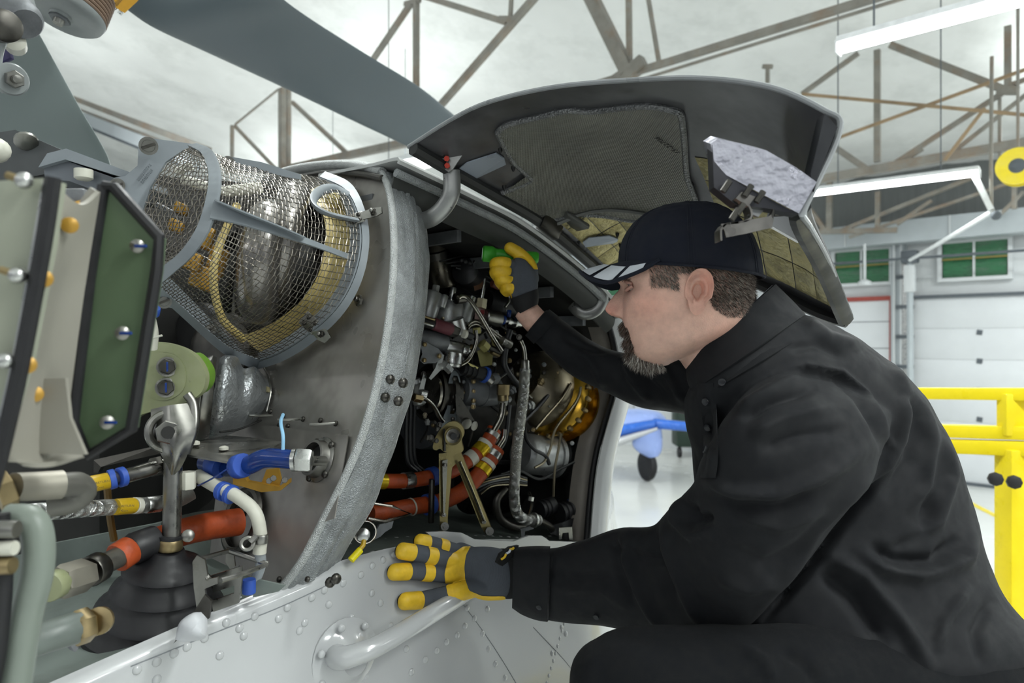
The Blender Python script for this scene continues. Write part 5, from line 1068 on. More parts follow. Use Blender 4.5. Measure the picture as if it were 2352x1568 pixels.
# probe, valve block and unions
can(1114, 640, 1106, 688, 7, M_ALU, 'probe_rod', -.02, -.02, [(0, .7), (.4, .8), (.42, 1.3), (1, 1.5)]); can(1107, 686, 1105, 700, 26, mat('cream_nut', '#b5ad92', .35, .8), 'probe_nut', -.03, -.03, n=6); can(1105, 698, 1103, 708, 28, mat('cream_nut', ''), 'probe_nut', -.03, -.03, n=6)
vb = plate([(1092, 706), (1115, 708), (1117, 726), (1112, 735), (1090, 732)], mat('pink_white_label', '#a58a86', .5), 'valve_block', -.03, .02); plate([(1104, 711), (1113, 712), (1112, 722), (1104, 720)], mat('red_label', '#8c2a2a', .5), 'valve_label', -.032, .001, vb)
can(1112, 726, 1148, 734, 36, M_STEEL, 'solenoid', -.03, -.03); u_ = can(1148, 733, 1195, 744, 16, M_ALU, 'union', -.04, -.04, [(0, .8), (.08, .8), (.08, 1.3), (.2, 1.3), (.2, .7), (.35, .7), (.35, 1.2), (.5, 1.2), (.5, .7), (.7, .7), (.7, 1.5), (.78, 1.5), (.78, 1), (1, 1)], 12)
can(1153, 734, 1157, 735, 22, M_DBLUE, 'blue_o_ring', -.042, -.042, parent=u_); can(1170, 712, 1168, 730, 10, M_DBLUE, 'blue_cap', -.03, -.03, parent=u_)
# steel tubes
ehose([(1052, 684), (1062, 680), (1078, 688), (1100, 720), (1128, 768), (1152, 806)], 11, M_PIPE, 'fuel_pipe', k=-.075); can(1046, 686, 1066, 684, 26, M_DSTEEL, 'banjo_union', -.06, -.06)
for o_ in (0, 7): ehose([(1074, 748+o_), (1082, 740+o_), (1098, 738+o_), (1125, 754+o_), (1156, 778+o_)], 7, M_PIPE, 'twin_pipe', k=-.06)
ehose([(1093, 758), (1094, 780), (1086, 808), (1074, 828), (1058, 838)], 9, M_PIPE, 'return_pipe', k=-.07); can(1094, 752, 1096, 766, 20, M_OLIVE, 'pipe_nut', -.06, -.06, n=6)
can(1070, 768, 1084, 774, 18, M_DBLK, 'hose_end', -.08, -.08); can(1064, 766, 1070, 768, 20, M_WTUBE, 'hose_collar', -.08, -.08)
ehose([(1150, 808), (1130, 800), (1112, 792)], 14, M_DSTEEL, 'elbow_pipe', k=-.06); can(1118, 800, 1106, 788, 26, M_OLIVE, 'elbow_nut', -.06, -.06, n=6); can(1130, 806, 1146, 814, 16, M_BRASS, 'bracket_boss', -.05, -.05)
plate([(1096, 806), (1108, 800), (1132, 815), (1130, 838), (1104, 842)], M_OLIVE, 'olive_plate', -.03); plate([(1128, 778), (1136, 776), (1142, 800), (1134, 806)], M_OLIVE, 'olive_tab', -.055)
plate([(1074, 832), (1100, 844), (1104, 850), (1080, 840)], mat('pale_yellow_tab', '#c9c07a', .5), 'yellow_tab', -.07)
ehose([(1172, 758), (1163, 790), (1158, 830), (1164, 850), (1180, 872), (1196, 888)], 15, M_DBLK, 'black_hose', k=-.06); can(1152, 782, 1172, 792, 22, M_STEEL, 'hose_clamp', -.075, -.075)
cv = can(1062, 846, 1116, 862, 34, M_DBLK, 'ribbed_connector', -.05, -.06, [(0, .8), (.1, .8), (.12, 1), (.2, 1), (.22, .85), (.3, .85), (.32, 1), (.4, 1), (.42, .85), (.5, .85), (.52, 1), (1, 1)]); can(1110, 859, 1116, 862, 38, M_BLUEC, 'blue_ring', -.062, -.062, parent=cv); can(1118, 864, 1132, 876, 30, M_STEEL, 'elbow_end', -.062, -.07, parent=cv); can(1128, 870, 1146, 868, 26, M_CASTD, 'connector_cap', -.07, -.07, [(0, 1), (.6, 1), (1, .5)], parent=cv)
ehose([(1146, 868), (1160, 858), (1176, 845)], 8, M_DBLK, 'sensor_lead', k=-.06)
# compressor rings, flange rib, dark cylinder
cr_ = can(970, 900, 1030, 905, 118, M_DSTEEL, 'compressor_casing', .03, .03, [(0, .7), (.1, .9), (.2, .9), (.2, 1.1), (.3, 1.1), (.3, .95), (.6, .95), (.6, 1.12), (.75, 1.12), (.75, 1), (1, .95)], 32)
can(982, 900, 988, 900, 96, M_PIPE, 'polished_ring', .0, .0, parent=cr_)
plate(closed(((1040, 852), (1052, 858), (1058, 885), (1054, 920), (1048, 960), (1040, 1000), (1014, 1000), (1018, 960), (1028, 930), (1030, 880)), 40), mat('blue_grey_casting', '#8a9296', .42, .4, .1, 20), 'flange_rib', -.03, .02)
for x, y in ((1044, 870), (1042, 912), (1042, 940), (1040, 962)): nut(x, y, 9, M_DSTEEL, -.035)
can(1060, 896, 1136, 898, 70, M_CASTD, 'oil_filter_body', -.0, .0, [(0, .9), (.05, 1), (.55, 1), (.55, 1.05), (.6, 1.05), (.6, 1), (1, .95)]); plate([(1082, 872), (1090, 872), (1092, 932), (1084, 932)], M_CAST, 'bolted_flange', -.035, .012)
for y in (876, 898, 920, 934): nut(1087, y, 9, M_BRASS, -.04)
plate([(1046, 905), (1056, 910), (1090, 965), (1088, 982), (1074, 984), (1048, 950)], M_DSTEEL, 'triangular_bracket', -.05); can(1068, 970, 1072, 974, 26, M_STEEL, 'bracket_eye', -.06, -.07); can(1084, 976, 1090, 978, 22, M_STEEL, 'bracket_eye', -.06, -.07)
can(952, 870, 966, 930, 40, M_CAST, 'governor', -.02, -.02, [(0, .6), (.15, .7), (.2, 1), (.4, .8), (.6, 1), (.9, .9), (1, .5)]); can(968, 905, 982, 908, 24, M_ALU, 'lever_boss', -.05, -.06); plate([(962, 895), (972, 860), (980, 862), (972, 902)], M_ALU, 'lever', -.05)
ehose([(955, 915), (975, 915), (995, 932), (1010, 958), (1018, 968)], 11, M_PIPE, 'oil_pipe', k=-.06); can(950, 912, 968, 916, 20, M_BRASS, 'pipe_union', -.06, -.06, n=6)
for i, x in enumerate((932, 941, 950)): ehose([(x, 900), (x+2, 940), (x, 1000), (x+4, 1060), (x+24, 1082)], 9, M_DBLK, 'cable', 8, k=-.02+.01*i)
# fuel manifold fittings above the orange hoses
hx = can(1156, 882, 1155, 908, 30, M_BRASS, 'brass_union', -.06, -.06, n=6); can(1155, 906, 1156, 920, 26, M_BRASS, 'union_collar', -.062, -.062, parent=hx); can(1156, 920, 1154, 930, 22, M_STEEL, 'union_nut', -.062, -.062, parent=hx, n=6)
ehose([(1155, 925), (1152, 950), (1146, 968), (1134, 990)], 15, M_PIPE, 'elbow_tube', k=-.075)
ehose([(1158, 985), (1156, 1005), (1146, 1022), (1138, 1034)], 13, M_PIPE, 'elbow_tube', k=-.06)
o1 = ehose([(1136, 985), (1118, 1018), (1090, 1046), (1060, 1068), (1030, 1084), (985, 1096), (930, 1104), (862, 1104)], 34, M_ORANGE, 'orange_fuel_hose', 16, 60, k=-.06)
o2 = ehose([(1142, 1030), (1124, 1058), (1098, 1092), (1062, 1128), (1010, 1152), (940, 1164), (880, 1174), (850, 1178)], 38, M_ORANGE, 'orange_fuel_hose', 16, 60, k=-.075)
def eband(par, x0, y0, x1, y1, w, m, name, k): can(x0, y0, x1, y1, w, m, name, k, k, [(0, 1), (1, 1)], parent=par)
eband(o1, 1133, 992, 1127, 1002, 36, M_ALU, 'crimp_band', -.06); eband(o1, 1112, 1024, 1096, 1040, 38, mat('gold_foil_tape', '#d2b21e', .25, .6), 'gold_tape', -.06); eband(o1, 1117, 1016, 1111, 1024, 37, M_WTUBE, 'white_tape', -.06); eband(o1, 1088, 1047, 1074, 1058, 37, M_WTUBE, 'white_tape', -.06); eband(o1, 946, 1102, 926, 1104, 38, M_ALU, 'silver_tape', -.06); eband(o1, 882, 1105, 862, 1104, 37, mat('gold_foil_tape', ''), 'gold_tape', -.06); eband(o1, 1000, 1092, 986, 1096, 44, M_BLUEC, 'blue_clamp', -.06)
eband(o2, 1137, 1038, 1129, 1050, 40, M_ALU, 'crimp_band', -.075); eband(o2, 1122, 1061, 1116, 1069, 41, M_WTUBE, 'white_tape', -.075); eband(o2, 1114, 1071, 1104, 1084, 42, mat('gold_foil_tape', ''), 'gold_tape', -.075); eband(o2, 992, 1156, 978, 1159, 48, M_BLUEC, 'blue_clamp', -.075); eband(o2, 946, 1163, 943, 1164, 41, M_WTUBE, 'cable_tie', -.075)
# gold V bracket with bearing
M_OLV = mat('olive_anodised', '#8f835c', .36, .9, .15, 20)
vb = plate(closed(((994, 1028), (1000, 1005), (1012, 985), (1030, 970), (1048, 968), (1062, 980), (1066, 996), (1060, 1012), (1064, 1034), (1048, 1042), (1022, 1038), (1010, 1030), (1002, 1034)), 52), M_OLV, 'bearing_bracket', -.13, .016)
for w_, kk in ((44, -.135), (34, -.14)): can(1039, 1000, 1041, 1001, w_, M_PIPE if w_ < 40 else M_OLV, 'bearing_ring', kk, kk-.006, parent=vb)
can(1040, 1001, 1042, 1002, 16, M_DBLK, 'bearing_bolt', -.145, -.16, parent=vb); plate([(1018, 985), (1022, 984), (1024, 1036), (1020, 1036)], M_DBLK, 'bracket_slot', -.133, .004, vb)
for x, y in ((1002, 1012), (1004, 985), (990, 1004), (982, 1005), (1010, 975)): nut(x, y, 10, M_DSTEEL, -.13, vb)
plate([(1008, 1042), (1040, 1038), (1052, 1046), (1048, 1064), (1038, 1074), (1028, 1190), (1028, 1214), (1010, 1216), (1010, 1190)], M_OLV, 'bracket_leg', -.13, .012, vb); plate([(1016, 1058), (1028, 1055), (1022, 1180), (1018, 1180)], M_STEEL, 'leg_recess', -.134, .002, vb)
plate([(1040, 1046), (1058, 1038), (1126, 1206), (1132, 1222), (1116, 1228), (1106, 1212)], M_OLV, 'bracket_leg', -.13, .012, vb); ehose([(1056, 1060), (1086, 1130), (1112, 1196)], 7, M_PIPE, 'leg_rod', 8, 8, vb, -.137)
can(992, 1100, 990, 1200, 14, M_DSTEEL, 'bracket_leg', -.1, -.1, parent=vb)
for x, y in ((1019, 1208), (1122, 1219)): can(x, y, x+4, y+1, 19, M_STEEL, 'leg_lug', -.13, -.15, [(0, 1), (.7, 1), (.7, .5), (1, .5)], parent=vb)
for x, y in ((1023, 1068), (1020, 1182), (1112, 1198)): nut(x, y, 8, M_STEEL, -.136, vb)
# braided hose
bh = ehose([(1206, 846), (1203, 900), (1196, 960), (1188, 1020), (1183, 1090), (1181, 1140), (1187, 1176), (1206, 1192), (1238, 1194)], 24, M_BRAID, 'braided_hose', 16, 70, k=-.12)
plait([E(x, y, -.12) for x, y in ((1206, 846), (1203, 900), (1196, 960), (1188, 1020), (1183, 1090), (1181, 1140), (1187, 1176), (1206, 1192), (1238, 1194))], pr(24.5, 1.5), 'braid', M_ALU, bh, 14, .032, .0004)
can(1206, 826, 1206, 850, 20, M_STEEL, 'ferrule', -.12, -.12, [(0, .8), (.1, 1), (1, 1.1)], parent=bh); ehose([(1196, 782), (1203, 800), (1206, 828)], 11, M_PIPE, 'hose_tail', 10, 10, bh, -.12); can(1224, 1194, 1228, 1194, 34, M_ALU, 'ring_clamp', -.12, -.12, parent=bh)
ehose([(1238, 1194, 0), (1258, 1205, .02), (1268, 1215, .03)], 16, M_DSTEEL, 'hose_end_fitting', 10, 8, bh, -.11)
for i in range(-3, 4):   # plaited strands standing proud of the braid
    pass
# combustion casing with the bolted gold ring
cc = can(1200, 870, 1300, 930, 190, M_TAN, 'combustion_casing', .06, .1, [(0, .55), (.12, .8), (.3, .97), (.5, 1), (.8, 1), (1, .96)], 40)
gr = can(1262, 908, 1296, 928, 168, M_GOLDR, 'gold_ring', .02, .06, [(0, .96), (.1, 1.1), (.2, 1.1), (.2, 1), (.7, 1), (.7, 1.14), (.85, 1.14), (.85, .95), (1, .9)], 44)
a, b = E(1266, 910, .02), E(1296, 928, .06); axg = (b-a).normalized(); ug = axg.orthogonal().normalized(); wg = axg.cross(ug); rg = pr(168, 1.7)*1.14
for f_, c_ in ((0.1, a), (.72, b)):
    for i in range(22):
        an_ = 2*math.pi*i/22; p = c_+ (ug*math.cos(an_)+wg*math.sin(an_))*rg*.97
        MB().lathe(p-axg*.006, axg*-1, [(-.012, .0055), (.004, .0055), (.006, .003)], 8).build('ring_bolt', M_BRASS, gr)
can(1296, 930, 1380, 965, 150, mat('exhaust_blue', '#1d2a33', .35, .7, .2, 10), 'exhaust_cone', .1, .12, [(0, 1), (1, .8)])
can(1330, 800, 1375, 790, 120, mat('exhaust_blue', ''), 'exhaust_duct', .1, .1)
ld_ = can(1195, 1040, 1275, 1048, 92, M_CAST, 'drum', .02, .03, [(0, .8), (.06, .95), (.1, 1), (.85, 1), (.85, 1.1), (.95, 1.1), (1, .9)], 36); can(1276, 1048, 1296, 1050, 100, M_DARK, 'drum_end', .04, .04, parent=ld_)
ehose([(1334, 888), (1331, 905), (1318, 930), (1284, 972), (1272, 995), (1264, 1030), (1250, 1060), (1228, 1074)], 6, M_TAN, 'thin_pipe', 8, 50, k=-.08)
ehose([(1288, 995), (1283, 1030), (1274, 1080), (1271, 1140)], 6, M_TAN, 'thin_pipe', 8, 30, k=-.07); ehose([(1230, 985), (1255, 955), (1290, 915), (1312, 880)], 6, M_TAN, 'thin_pipe', 8, 30, k=-.06)
ehose([(1204, 980), (1210, 1010), (1228, 1032), (1252, 1046), (1262, 1066)], 9, M_DBLK, 'black_cable', 8, 40, k=-.08); ehose([(1150, 1090), (1190, 1080), (1240, 1100), (1290, 1075), (1320, 1060)], 7, M_DBLK, 'black_cable', 8, 40, k=-.04); ehose([(1120, 1060), (1148, 1030), (1162, 1000), (1170, 930)], 11, M_DBLK, 'black_cable', 8, 40, k=-.03); ehose([(1280, 880), (1240, 930), (1206, 965), (1190, 990)], 10, M_DBLK, 'black_cable', 8, 30, k=-.03)
for i in range(5): ehose([(1080+i*6, 1110+i*6), (1130, 1096+i*5), (1175, 1088+i*6), (1210, 1098+i*4)], 5, (M_DBLK, M_TAN, M_CASTD)[i % 3], 'thin_cable', 6, 24, k=-.05)
ehose([(1160, 1120), (1140, 1150), (1148, 1190), (1180, 1210), (1210, 1212)], 20, M_DSTEEL, 'drain_hose', 12, 40, k=-.03)
bw = can(1285, 1178, 1318, 1168, 46, M_BLACK, 'rubber_mount', -.05, -.05, [(0, 1), (.1, 1), (.15, .85), (.25, .85), (.3, 1), (.4, 1), (.45, .85), (.55, .85), (.6, 1), (1, 1)]); can(1240, 1170, 1270, 1160, 40, M_BLACK, 'rubber_mount', -.02, -.02, [(0, 1), (.1, 1), (.15, .85), (.25, .85), (.3, 1), (.4, 1), (.45, .85), (.55, .85), (.6, 1), (1, 1)])
can(1318, 1168, 1330, 1178, 52, M_TAN, 'mount_cup', -.05, -.05); plate([(1292, 1200), (1340, 1180), (1342, 1238), (1300, 1240), (1262, 1222), (1258, 1210)], M_DBLK, 'mount_bracket', -.08); plate([(1284, 1212), (1314, 1210), (1316, 1240), (1308, 1240), (1306, 1222), (1292, 1224), (1290, 1238), (1284, 1238)], M_STEEL, 'clip_bracket', -.11); plate([(1196, 1214), (1222, 1206), (1226, 1214), (1206, 1220), (1204, 1236), (1198, 1236)], M_CASTD, 'small_bracket', -.1)
can(1306, 1152, 1318, 1148, 12, M_BLUEC, 'blue_cap', -.05, -.05); ehose([(1215, 1130), (1222, 1155), (1214, 1186)], 8, M_PIPE, 'short_tube', 8, 12, k=-.06); can(1220, 1140, 1218, 1150, 15, M_ALU, 'tube_nut', -.06, -.06, n=6)
can(1300, 690, 1345, 700, 18, M_STEEL, 'fitting', .0, .0); ehose([(1150, 655), (1166, 672), (1170, 690), (1160, 705)], 6, M_PIPE, 'sensor_pipe', 8, 24, k=-.03); can(1130, 650, 1148, 658, 18, mat('red_brown_cap', ''), 'sensor_head', -.02, -.02)
for i in range(4): ehose([(1010+i*12, 600+i*5), (1080, 590+i*12), (1150, 640+i*8), (1200, 700)], 5, M_DARK, 'harness_wire', 6, 30, k=.03)
# scattered hardware over the casings
for i in range(115):
    x, y = random.uniform(950, 1200), random.uniform(690, 1010)
    if i > 75: x, y = random.uniform(1190, 1330), random.uniform(830, 1080)
    kk = random.choice((0.0, .02, .04, -.02)); m_ = random.choice((M_BRASS, M_STEEL, M_DSTEEL, M_CAST, M_CASTD, M_TAN))
    if i % 3 == 0:
        t_ = random.uniform(0, 3.1); can(x, y, x+14*math.cos(t_), y+14*math.sin(t_), random.uniform(10, 22), m_, 'fitting', kk, kk, [(0, .8), (.3, .8), (.3, 1.2), (.6, 1.2), (.6, .9), (1, .9)], 8)
    else: nut(x, y, random.uniform(6, 11), m_, kk-.01)
for i in range(22):
    x, y = random.uniform(955, 1180), random.uniform(720, 980); dx, dy = random.uniform(-50, 50), random.uniform(20, 70)
    ehose([(x, y), (x+dx*.2, y+dy*.5), (x+dx, y+dy)], random.uniform(5, 9), random.choice((M_DBLK, M_PIPE, M_DSTEEL, M_DARK)), 'pipe', 8, 16, k=random.uniform(-.02, .05))
# sill hardware: sheet bracket, support rod, key ring with yellow tag
sb = MB().prism([S(x, y, -.02) for x, y in ((872, 1205), (892, 1198), (896, 1190), (905, 1192), (900, 1212), (884, 1222), (874, 1232), (858, 1240), (862, 1222))], N*-.004).build('sheet_bracket', M_CASTD, heli, 20)
MB().tube([S(846, 1190, -.03), S(885, 1198, -.02), S(944, 1180, -.02), S(900, 1162, -.03), S(860, 1156, -.04)], .0028, 8).build('support_rod', M_PIPE, heli)
kr = MB().torus(S(838, 1222, .0), toc(S(838, 1222)), .018, .0015, 24, 6).build('key_ring', M_PIPE, heli); MB().lathe(S(834, 1228, .0), toc(S(834, 1228)), [(0, .012), (.004, .011), (.008, .004)], 16).build('ring_disc', M_ALU, kr)
MB().tube([S(836, 1240, .005), S(834, 1252, .008), S(826, 1262, .01)], .004, 8).build('tag_loop', M_TAPEY, kr); a, b = S(828, 1262, .012), S(806, 1286, .012); MB().tube([a, b], .006, 10).build('yellow_tag', mat('bright_yellow_plastic', '#e3d40e', .4), kr)
# ================================================================ the mechanic
from mathutils.bvhtree import BVHTree
man = root('person', (.62, 1.02, DECK), 'person in black shirt and cap crouching, leaning into the engine bay', 'person')
M_SHIRT = mat('black_cotton', '#101216', .72, 0, .12, 30, bump=.25, bscale=900, kind='weave', sheen=.03, spec=.3)
M_JEANS = mat('black_denim', '#0e1013', .85, 0, .25, 60, bump=.3, bscale=500, kind='weave', sheen=.02, spec=.2)
M_CAP = mat('navy_twill', '#141824', .8, 0, .12, 50, bump=.3, bscale=800, kind='weave', sheen=.03, spec=.25)
M_LINING = mat('pale_lining', '#9a9ca6', .7)
def npv(me): a = np.empty(len(me.vertices)*3); me.vertices.foreach_get('co', a); return a.reshape(-1, 3)
def npn(me): a = np.empty(len(me.vertices)*3); me.vertex_normals.foreach_get('vector', a); return a.reshape(-1, 3)
def topx(v): return np.stack([v[:, 0]/v[:, 1]*FPX+1176, 784-(v[:, 2]-CAMZ)/v[:, 1]*FPX], 1)
def pline(q, pl):                  # distance to a polyline and the position along it
    best = np.full(len(q), 1e9); tt = np.zeros(len(q)); pl = np.array(pl, float); n = len(pl)-1
    for i in range(n):
        a, b = pl[i], pl[i+1]; ab = b-a; t = np.clip(((q-a)@ab)/(ab@ab), 0, 1); d = np.linalg.norm(q-(a+t[:, None]*ab), axis=1)
        m_ = d < best; best[m_] = d[m_]; tt[m_] = (i+t[m_])/n
    return best, tt
def folds(me, lst, side=True):
    v, n = npv(me), npn(me); q = topx(v); cam_ = np.array([0, 0, CAMZ]); tc_ = cam_-v; tc_ /= np.linalg.norm(tc_, axis=1)[:, None]
    face = np.clip((n*tc_).sum(1)*2.5+.4, 0, 1); disp = np.zeros(len(v))
    for pl, w_, amp in lst:
        d, t = pline(q, pl); disp += 1.5*amp*np.exp(-(d/w_)**2)*np.clip(np.minimum(t, 1-t)*5, 0, 1)*face
    v += n*disp[:, None]; me.vertices.foreach_set('co', v.ravel()); me.update()
def rough(me, s1, a1):
    v, n = npv(me), npn(me); d = np.array([noise.noise(Vector(p)*s1) for p in v]); v += n*(d*a1)[:, None]; me.vertices.foreach_set('co', v.ravel()); me.update()
# ---- shirt: torso and both sleeves as one surface
sh = MB()
sh.loft([sl(1640, 830, 1765, 715, 1.05, .07), sl(1592, 880, 1835, 722, 1.06, .12), sl(1578, 940, 1960, 772, 1.09, .17), sl(1592, 1030, 2105, 892, 1.12, .185), sl(1602, 1130, 2183, 1030, 1.13, .17), sl(1615, 1250, 2236, 1170, 1.13, .16), sl(1650, 1380, 2268, 1290, 1.11, .155), sl(1700, 1500, 2325, 1395, 1.09, .16), sl(1760, 1640, 2420, 1500, 1.07, .18), sl(1800, 1760, 2470, 1620, 1.07, .17)], 44, 70, 2.3)
sh.loft([sl(1186, 1258, 1182, 1398, 1.255, .05), sl(1275, 1256, 1262, 1425, 1.235, .058), sl(1345, 1238, 1352, 1434, 1.205, .062), sl(1425, 1210, 1440, 1447, 1.165, .068), sl(1500, 1206, 1530, 1466, 1.11, .075), sl(1545, 1158, 1625, 1478, 1.05, .085), sl(1592, 1110, 1725, 1430, .99, .085), sl(1615, 1045, 1850, 1300, .95, .088), sl(1675, 945, 1960, 1160, .93, .088), sl(1765, 868, 2025, 1040, .945, .085), sl(1850, 835, 2050, 960, .985, .07), sl(1900, 850, 2040, 930, 1.03, .05)], 40, 80, 2.2)
sh.loft([sl(1258, 712, 1208, 766, 1.37, .034), sl(1305, 745, 1248, 806, 1.36, .042), sl(1350, 775, 1312, 862, 1.34, .05), sl(1405, 800, 1395, 902, 1.32, .055), sl(1465, 812, 1475, 934, 1.29, .06), sl(1530, 812, 1565, 952, 1.26, .068), sl(1610, 830, 1650, 985, 1.22, .075), sl(1720, 850, 1740, 1000, 1.18, .08)], 32, 50, 2.2)
shirt_me = remesh(sh, .0042, 5, .5)
rough(shirt_me, 9, .004); rough(shirt_me, 22, .0016)
FO = [([(2045, 1075), (1965, 1170), (1855, 1312), (1745, 1432)], 9, -.016), ([(2025, 1055), (1940, 1150), (1835, 1285), (1735, 1400)], 13, .007), ([(1612, 1092), (1680, 1128), (1780, 1134), (1870, 1100), (2010, 1015)], 16, .010), ([(1620, 1130), (1690, 1160), (1800, 1160), (1900, 1115)], 14, -.007),
      ([(1690, 945), (1760, 902), (1850, 856)], 12, .006), ([(1700, 965), (1770, 925), (1880, 890)], 12, -.007), ([(1720, 1000), (1800, 960), (1920, 930)], 16, .006), ([(1740, 1035), (1830, 1000), (1960, 985)], 14, -.005),
      ([(1560, 1140), (1555, 1195), (1590, 1228), (1640, 1215)], 11, .009), ([(1580, 1150), (1590, 1195), (1640, 1190)], 14, -.012), ([(1528, 1180), (1535, 1260), (1580, 1370), (1620, 1450)], 14, .008), ([(1500, 1200), (1515, 1290), (1555, 1400)], 12, -.007),
      ([(1425, 1215), (1440, 1290), (1480, 1380), (1525, 1455)], 11, .008), ([(1405, 1225), (1418, 1300), (1455, 1400)], 12, -.007), ([(1380, 1240), (1470, 1280), (1530, 1290)], 12, -.005),
      ([(1650, 1250), (1760, 1300), (1840, 1260), (1960, 1150)], 20, -.006), ([(1640, 1320), (1720, 1350), (1790, 1330)], 16, .006), ([(1690, 1180), (1790, 1210), (1900, 1170)], 14, .005),
      ([(2040, 825), (2085, 905), (2065, 1010), (1990, 1150)], 14, .008), ([(2060, 860), (2110, 960), (2090, 1060), (2030, 1150)], 14, -.007), ([(2115, 900), (2140, 1010), (2125, 1110), (2080, 1180)], 13, .007),
      ([(2155, 965), (2185, 1090), (2150, 1200), (2060, 1255)], 15, .008), ([(2140, 1130), (2120, 1220), (2040, 1270)], 14, -.007), ([(2238, 1190), (2215, 1285), (2110, 1320), (2020, 1300), (1955, 1255)], 18, .011), ([(2200, 1230), (2150, 1290), (2060, 1290), (1990, 1250)], 16, -.011),
      ([(1890, 1270), (1980, 1320), (2070, 1430), (2150, 1550)], 18, .010), ([(1880, 1310), (1960, 1370), (2040, 1490)], 18, -.010), ([(2230, 1340), (2170, 1420), (2150, 1500)], 16, .007), ([(2280, 1370), (2240, 1450), (2260, 1540)], 14, -.006),
      ([(1320, 790), (1370, 850), (1390, 890)], 10, .005), ([(1420, 815), (1450, 870), (1500, 925)], 10, .007), ([(1440, 812), (1480, 860), (1540, 920)], 9, -.006), ([(1500, 820), (1540, 870), (1575, 930)], 10, .006), ([(1290, 770), (1340, 800), (1400, 810)], 8, -.004),
      ([(1200, 1300), (1290, 1330), (1420, 1325)], 12, -.004), ([(1270, 1258), (1262, 1340), (1262, 1425)], 5, -.003), ([(1280, 1360), (1380, 1350), (1450, 1400)], 10, .004),
      ([(1780, 852), (1850, 838), (1930, 852), (1985, 900), (2022, 960), (2052, 1045)], 7, .005), ([(1790, 866), (1850, 853), (1920, 866), (1970, 912), (2005, 968), (2035, 1050)], 8, -.006),
      ([(1840, 730), (1900, 775), (1990, 800)], 14, .006), ([(1800, 800), (1880, 790), (1960, 830)], 13, -.005)]
folds(shirt_me, FO)
shirt_me.materials.append(M_SHIRT); shirt = put('shirt', shirt_me, man, label='black long-sleeved work shirt with rumpled sleeves')
bvh = BVHTree.FromPolygons([v.co.copy() for v in shirt_me.vertices], [tuple(p.vertices) for p in shirt_me.polygons])
CAMP = Vector((0, 0, CAMZ))
def onb(px, py, lift=.001, bv=None):
    d = (P(px, py, 1)-CAMP).normalized(); h = (bv or bvh).ray_cast(CAMP, d)
    return (h[0]+h[1]*lift, h[1]) if h[0] is not None else (P(px, py, 1.0), -d)
# collar
def ring(f, b, d, t, n=48, sc=1.0, rot=0.0):
    a_, b_ = P(*f, d), P(*b, d); c = (a_+b_)/2; u = (b_-a_)/2*sc; w_ = (c-CAMP).normalized()*t*sc
    return [c+u*math.cos(2*math.pi*i/n)+w_*math.sin(2*math.pi*i/n) for i in range(n)]
r0, r1, r2, r3 = ring((1580, 834), (1774, 655), 1.045, .074), ring((1584, 858), (1800, 684), 1.05, .085), ring((1586, 885), (1828, 714), 1.055, .105), ring((1590, 925), (1880, 750), 1.06, .14)
MB().grid([r0, r1, r2, r3], wrap=True, thick=.003).build('collar_stand', M_SHIRT, shirt, 60)
MB().grid([[p+(q-p)*-.01 for p, q in zip(r0, r1)], ring((1582, 856), (1792, 680), 1.048, .08)], wrap=True).build('collar_lining', M_LINING, shirt, 60)
fl0 = [p for p in ring((1574, 834), (1782, 652), 1.045, .080)]; fl1 = ring((1578, 872), (1822, 692), 1.05, .10); fl2 = ring((1588, 900), (1850, 722), 1.052, .125)
MB().grid([fl0, fl1, fl2], wrap=True, thick=.003).build('collar_fold', M_SHIRT, shirt, 60)
# placket, buttons, seams
pk = [[onb(x+dx, y, .0012)[0] for x, y in ((1606, 880), (1612, 930), (1616, 990), (1618, 1040), (1612, 1098))] for dx in (0, 12, 24, 34)]
MB().grid(patch(pk, 8, 30), 0, .001).build('placket', M_SHIRT, shirt, 60)
M_BTN = mat('dark_button', '#1d1f24', .35)
for x, y in ((1661, 877), (1624, 921), (1628, 978), (1626, 1033), (1371, 1412), (1240, 1390)):
    p, n_ = onb(x, y, .004); b_ = MB().lathe(p, n_, [(-.001, .0052), (.0008, .0055), (.0018, .005), (.0012, .0035), (.0012, .0005)], 16).build('button', M_BTN, shirt)
for pts in (((1270, 1260), (1262, 1340), (1258, 1424)),):
    MB().tube([onb(x, y, .0006)[0] for x, y in pts], .0012, 6, 40).build('seam', M_SHIRT, shirt)
cf = MB(); cf.loft([sl(1180, 1258, 1176, 1396, 1.256, .052), sl(1200, 1255, 1200, 1412, 1.252, .056), sl(1235, 1253, 1232, 1424, 1.245, .06), sl(1264, 1254, 1258, 1428, 1.238, .062)], 36, 16, 2.2, cap=False); cf.build('cuff', M_SHIRT, shirt, 60)
cf = MB(); cf.loft([sl(1262, 710, 1206, 770, 1.372, .036), sl(1285, 728, 1226, 790, 1.365, .041)], 30, 6, 2.2, cap=False); cf.build('cuff', M_SHIRT, shirt, 60)
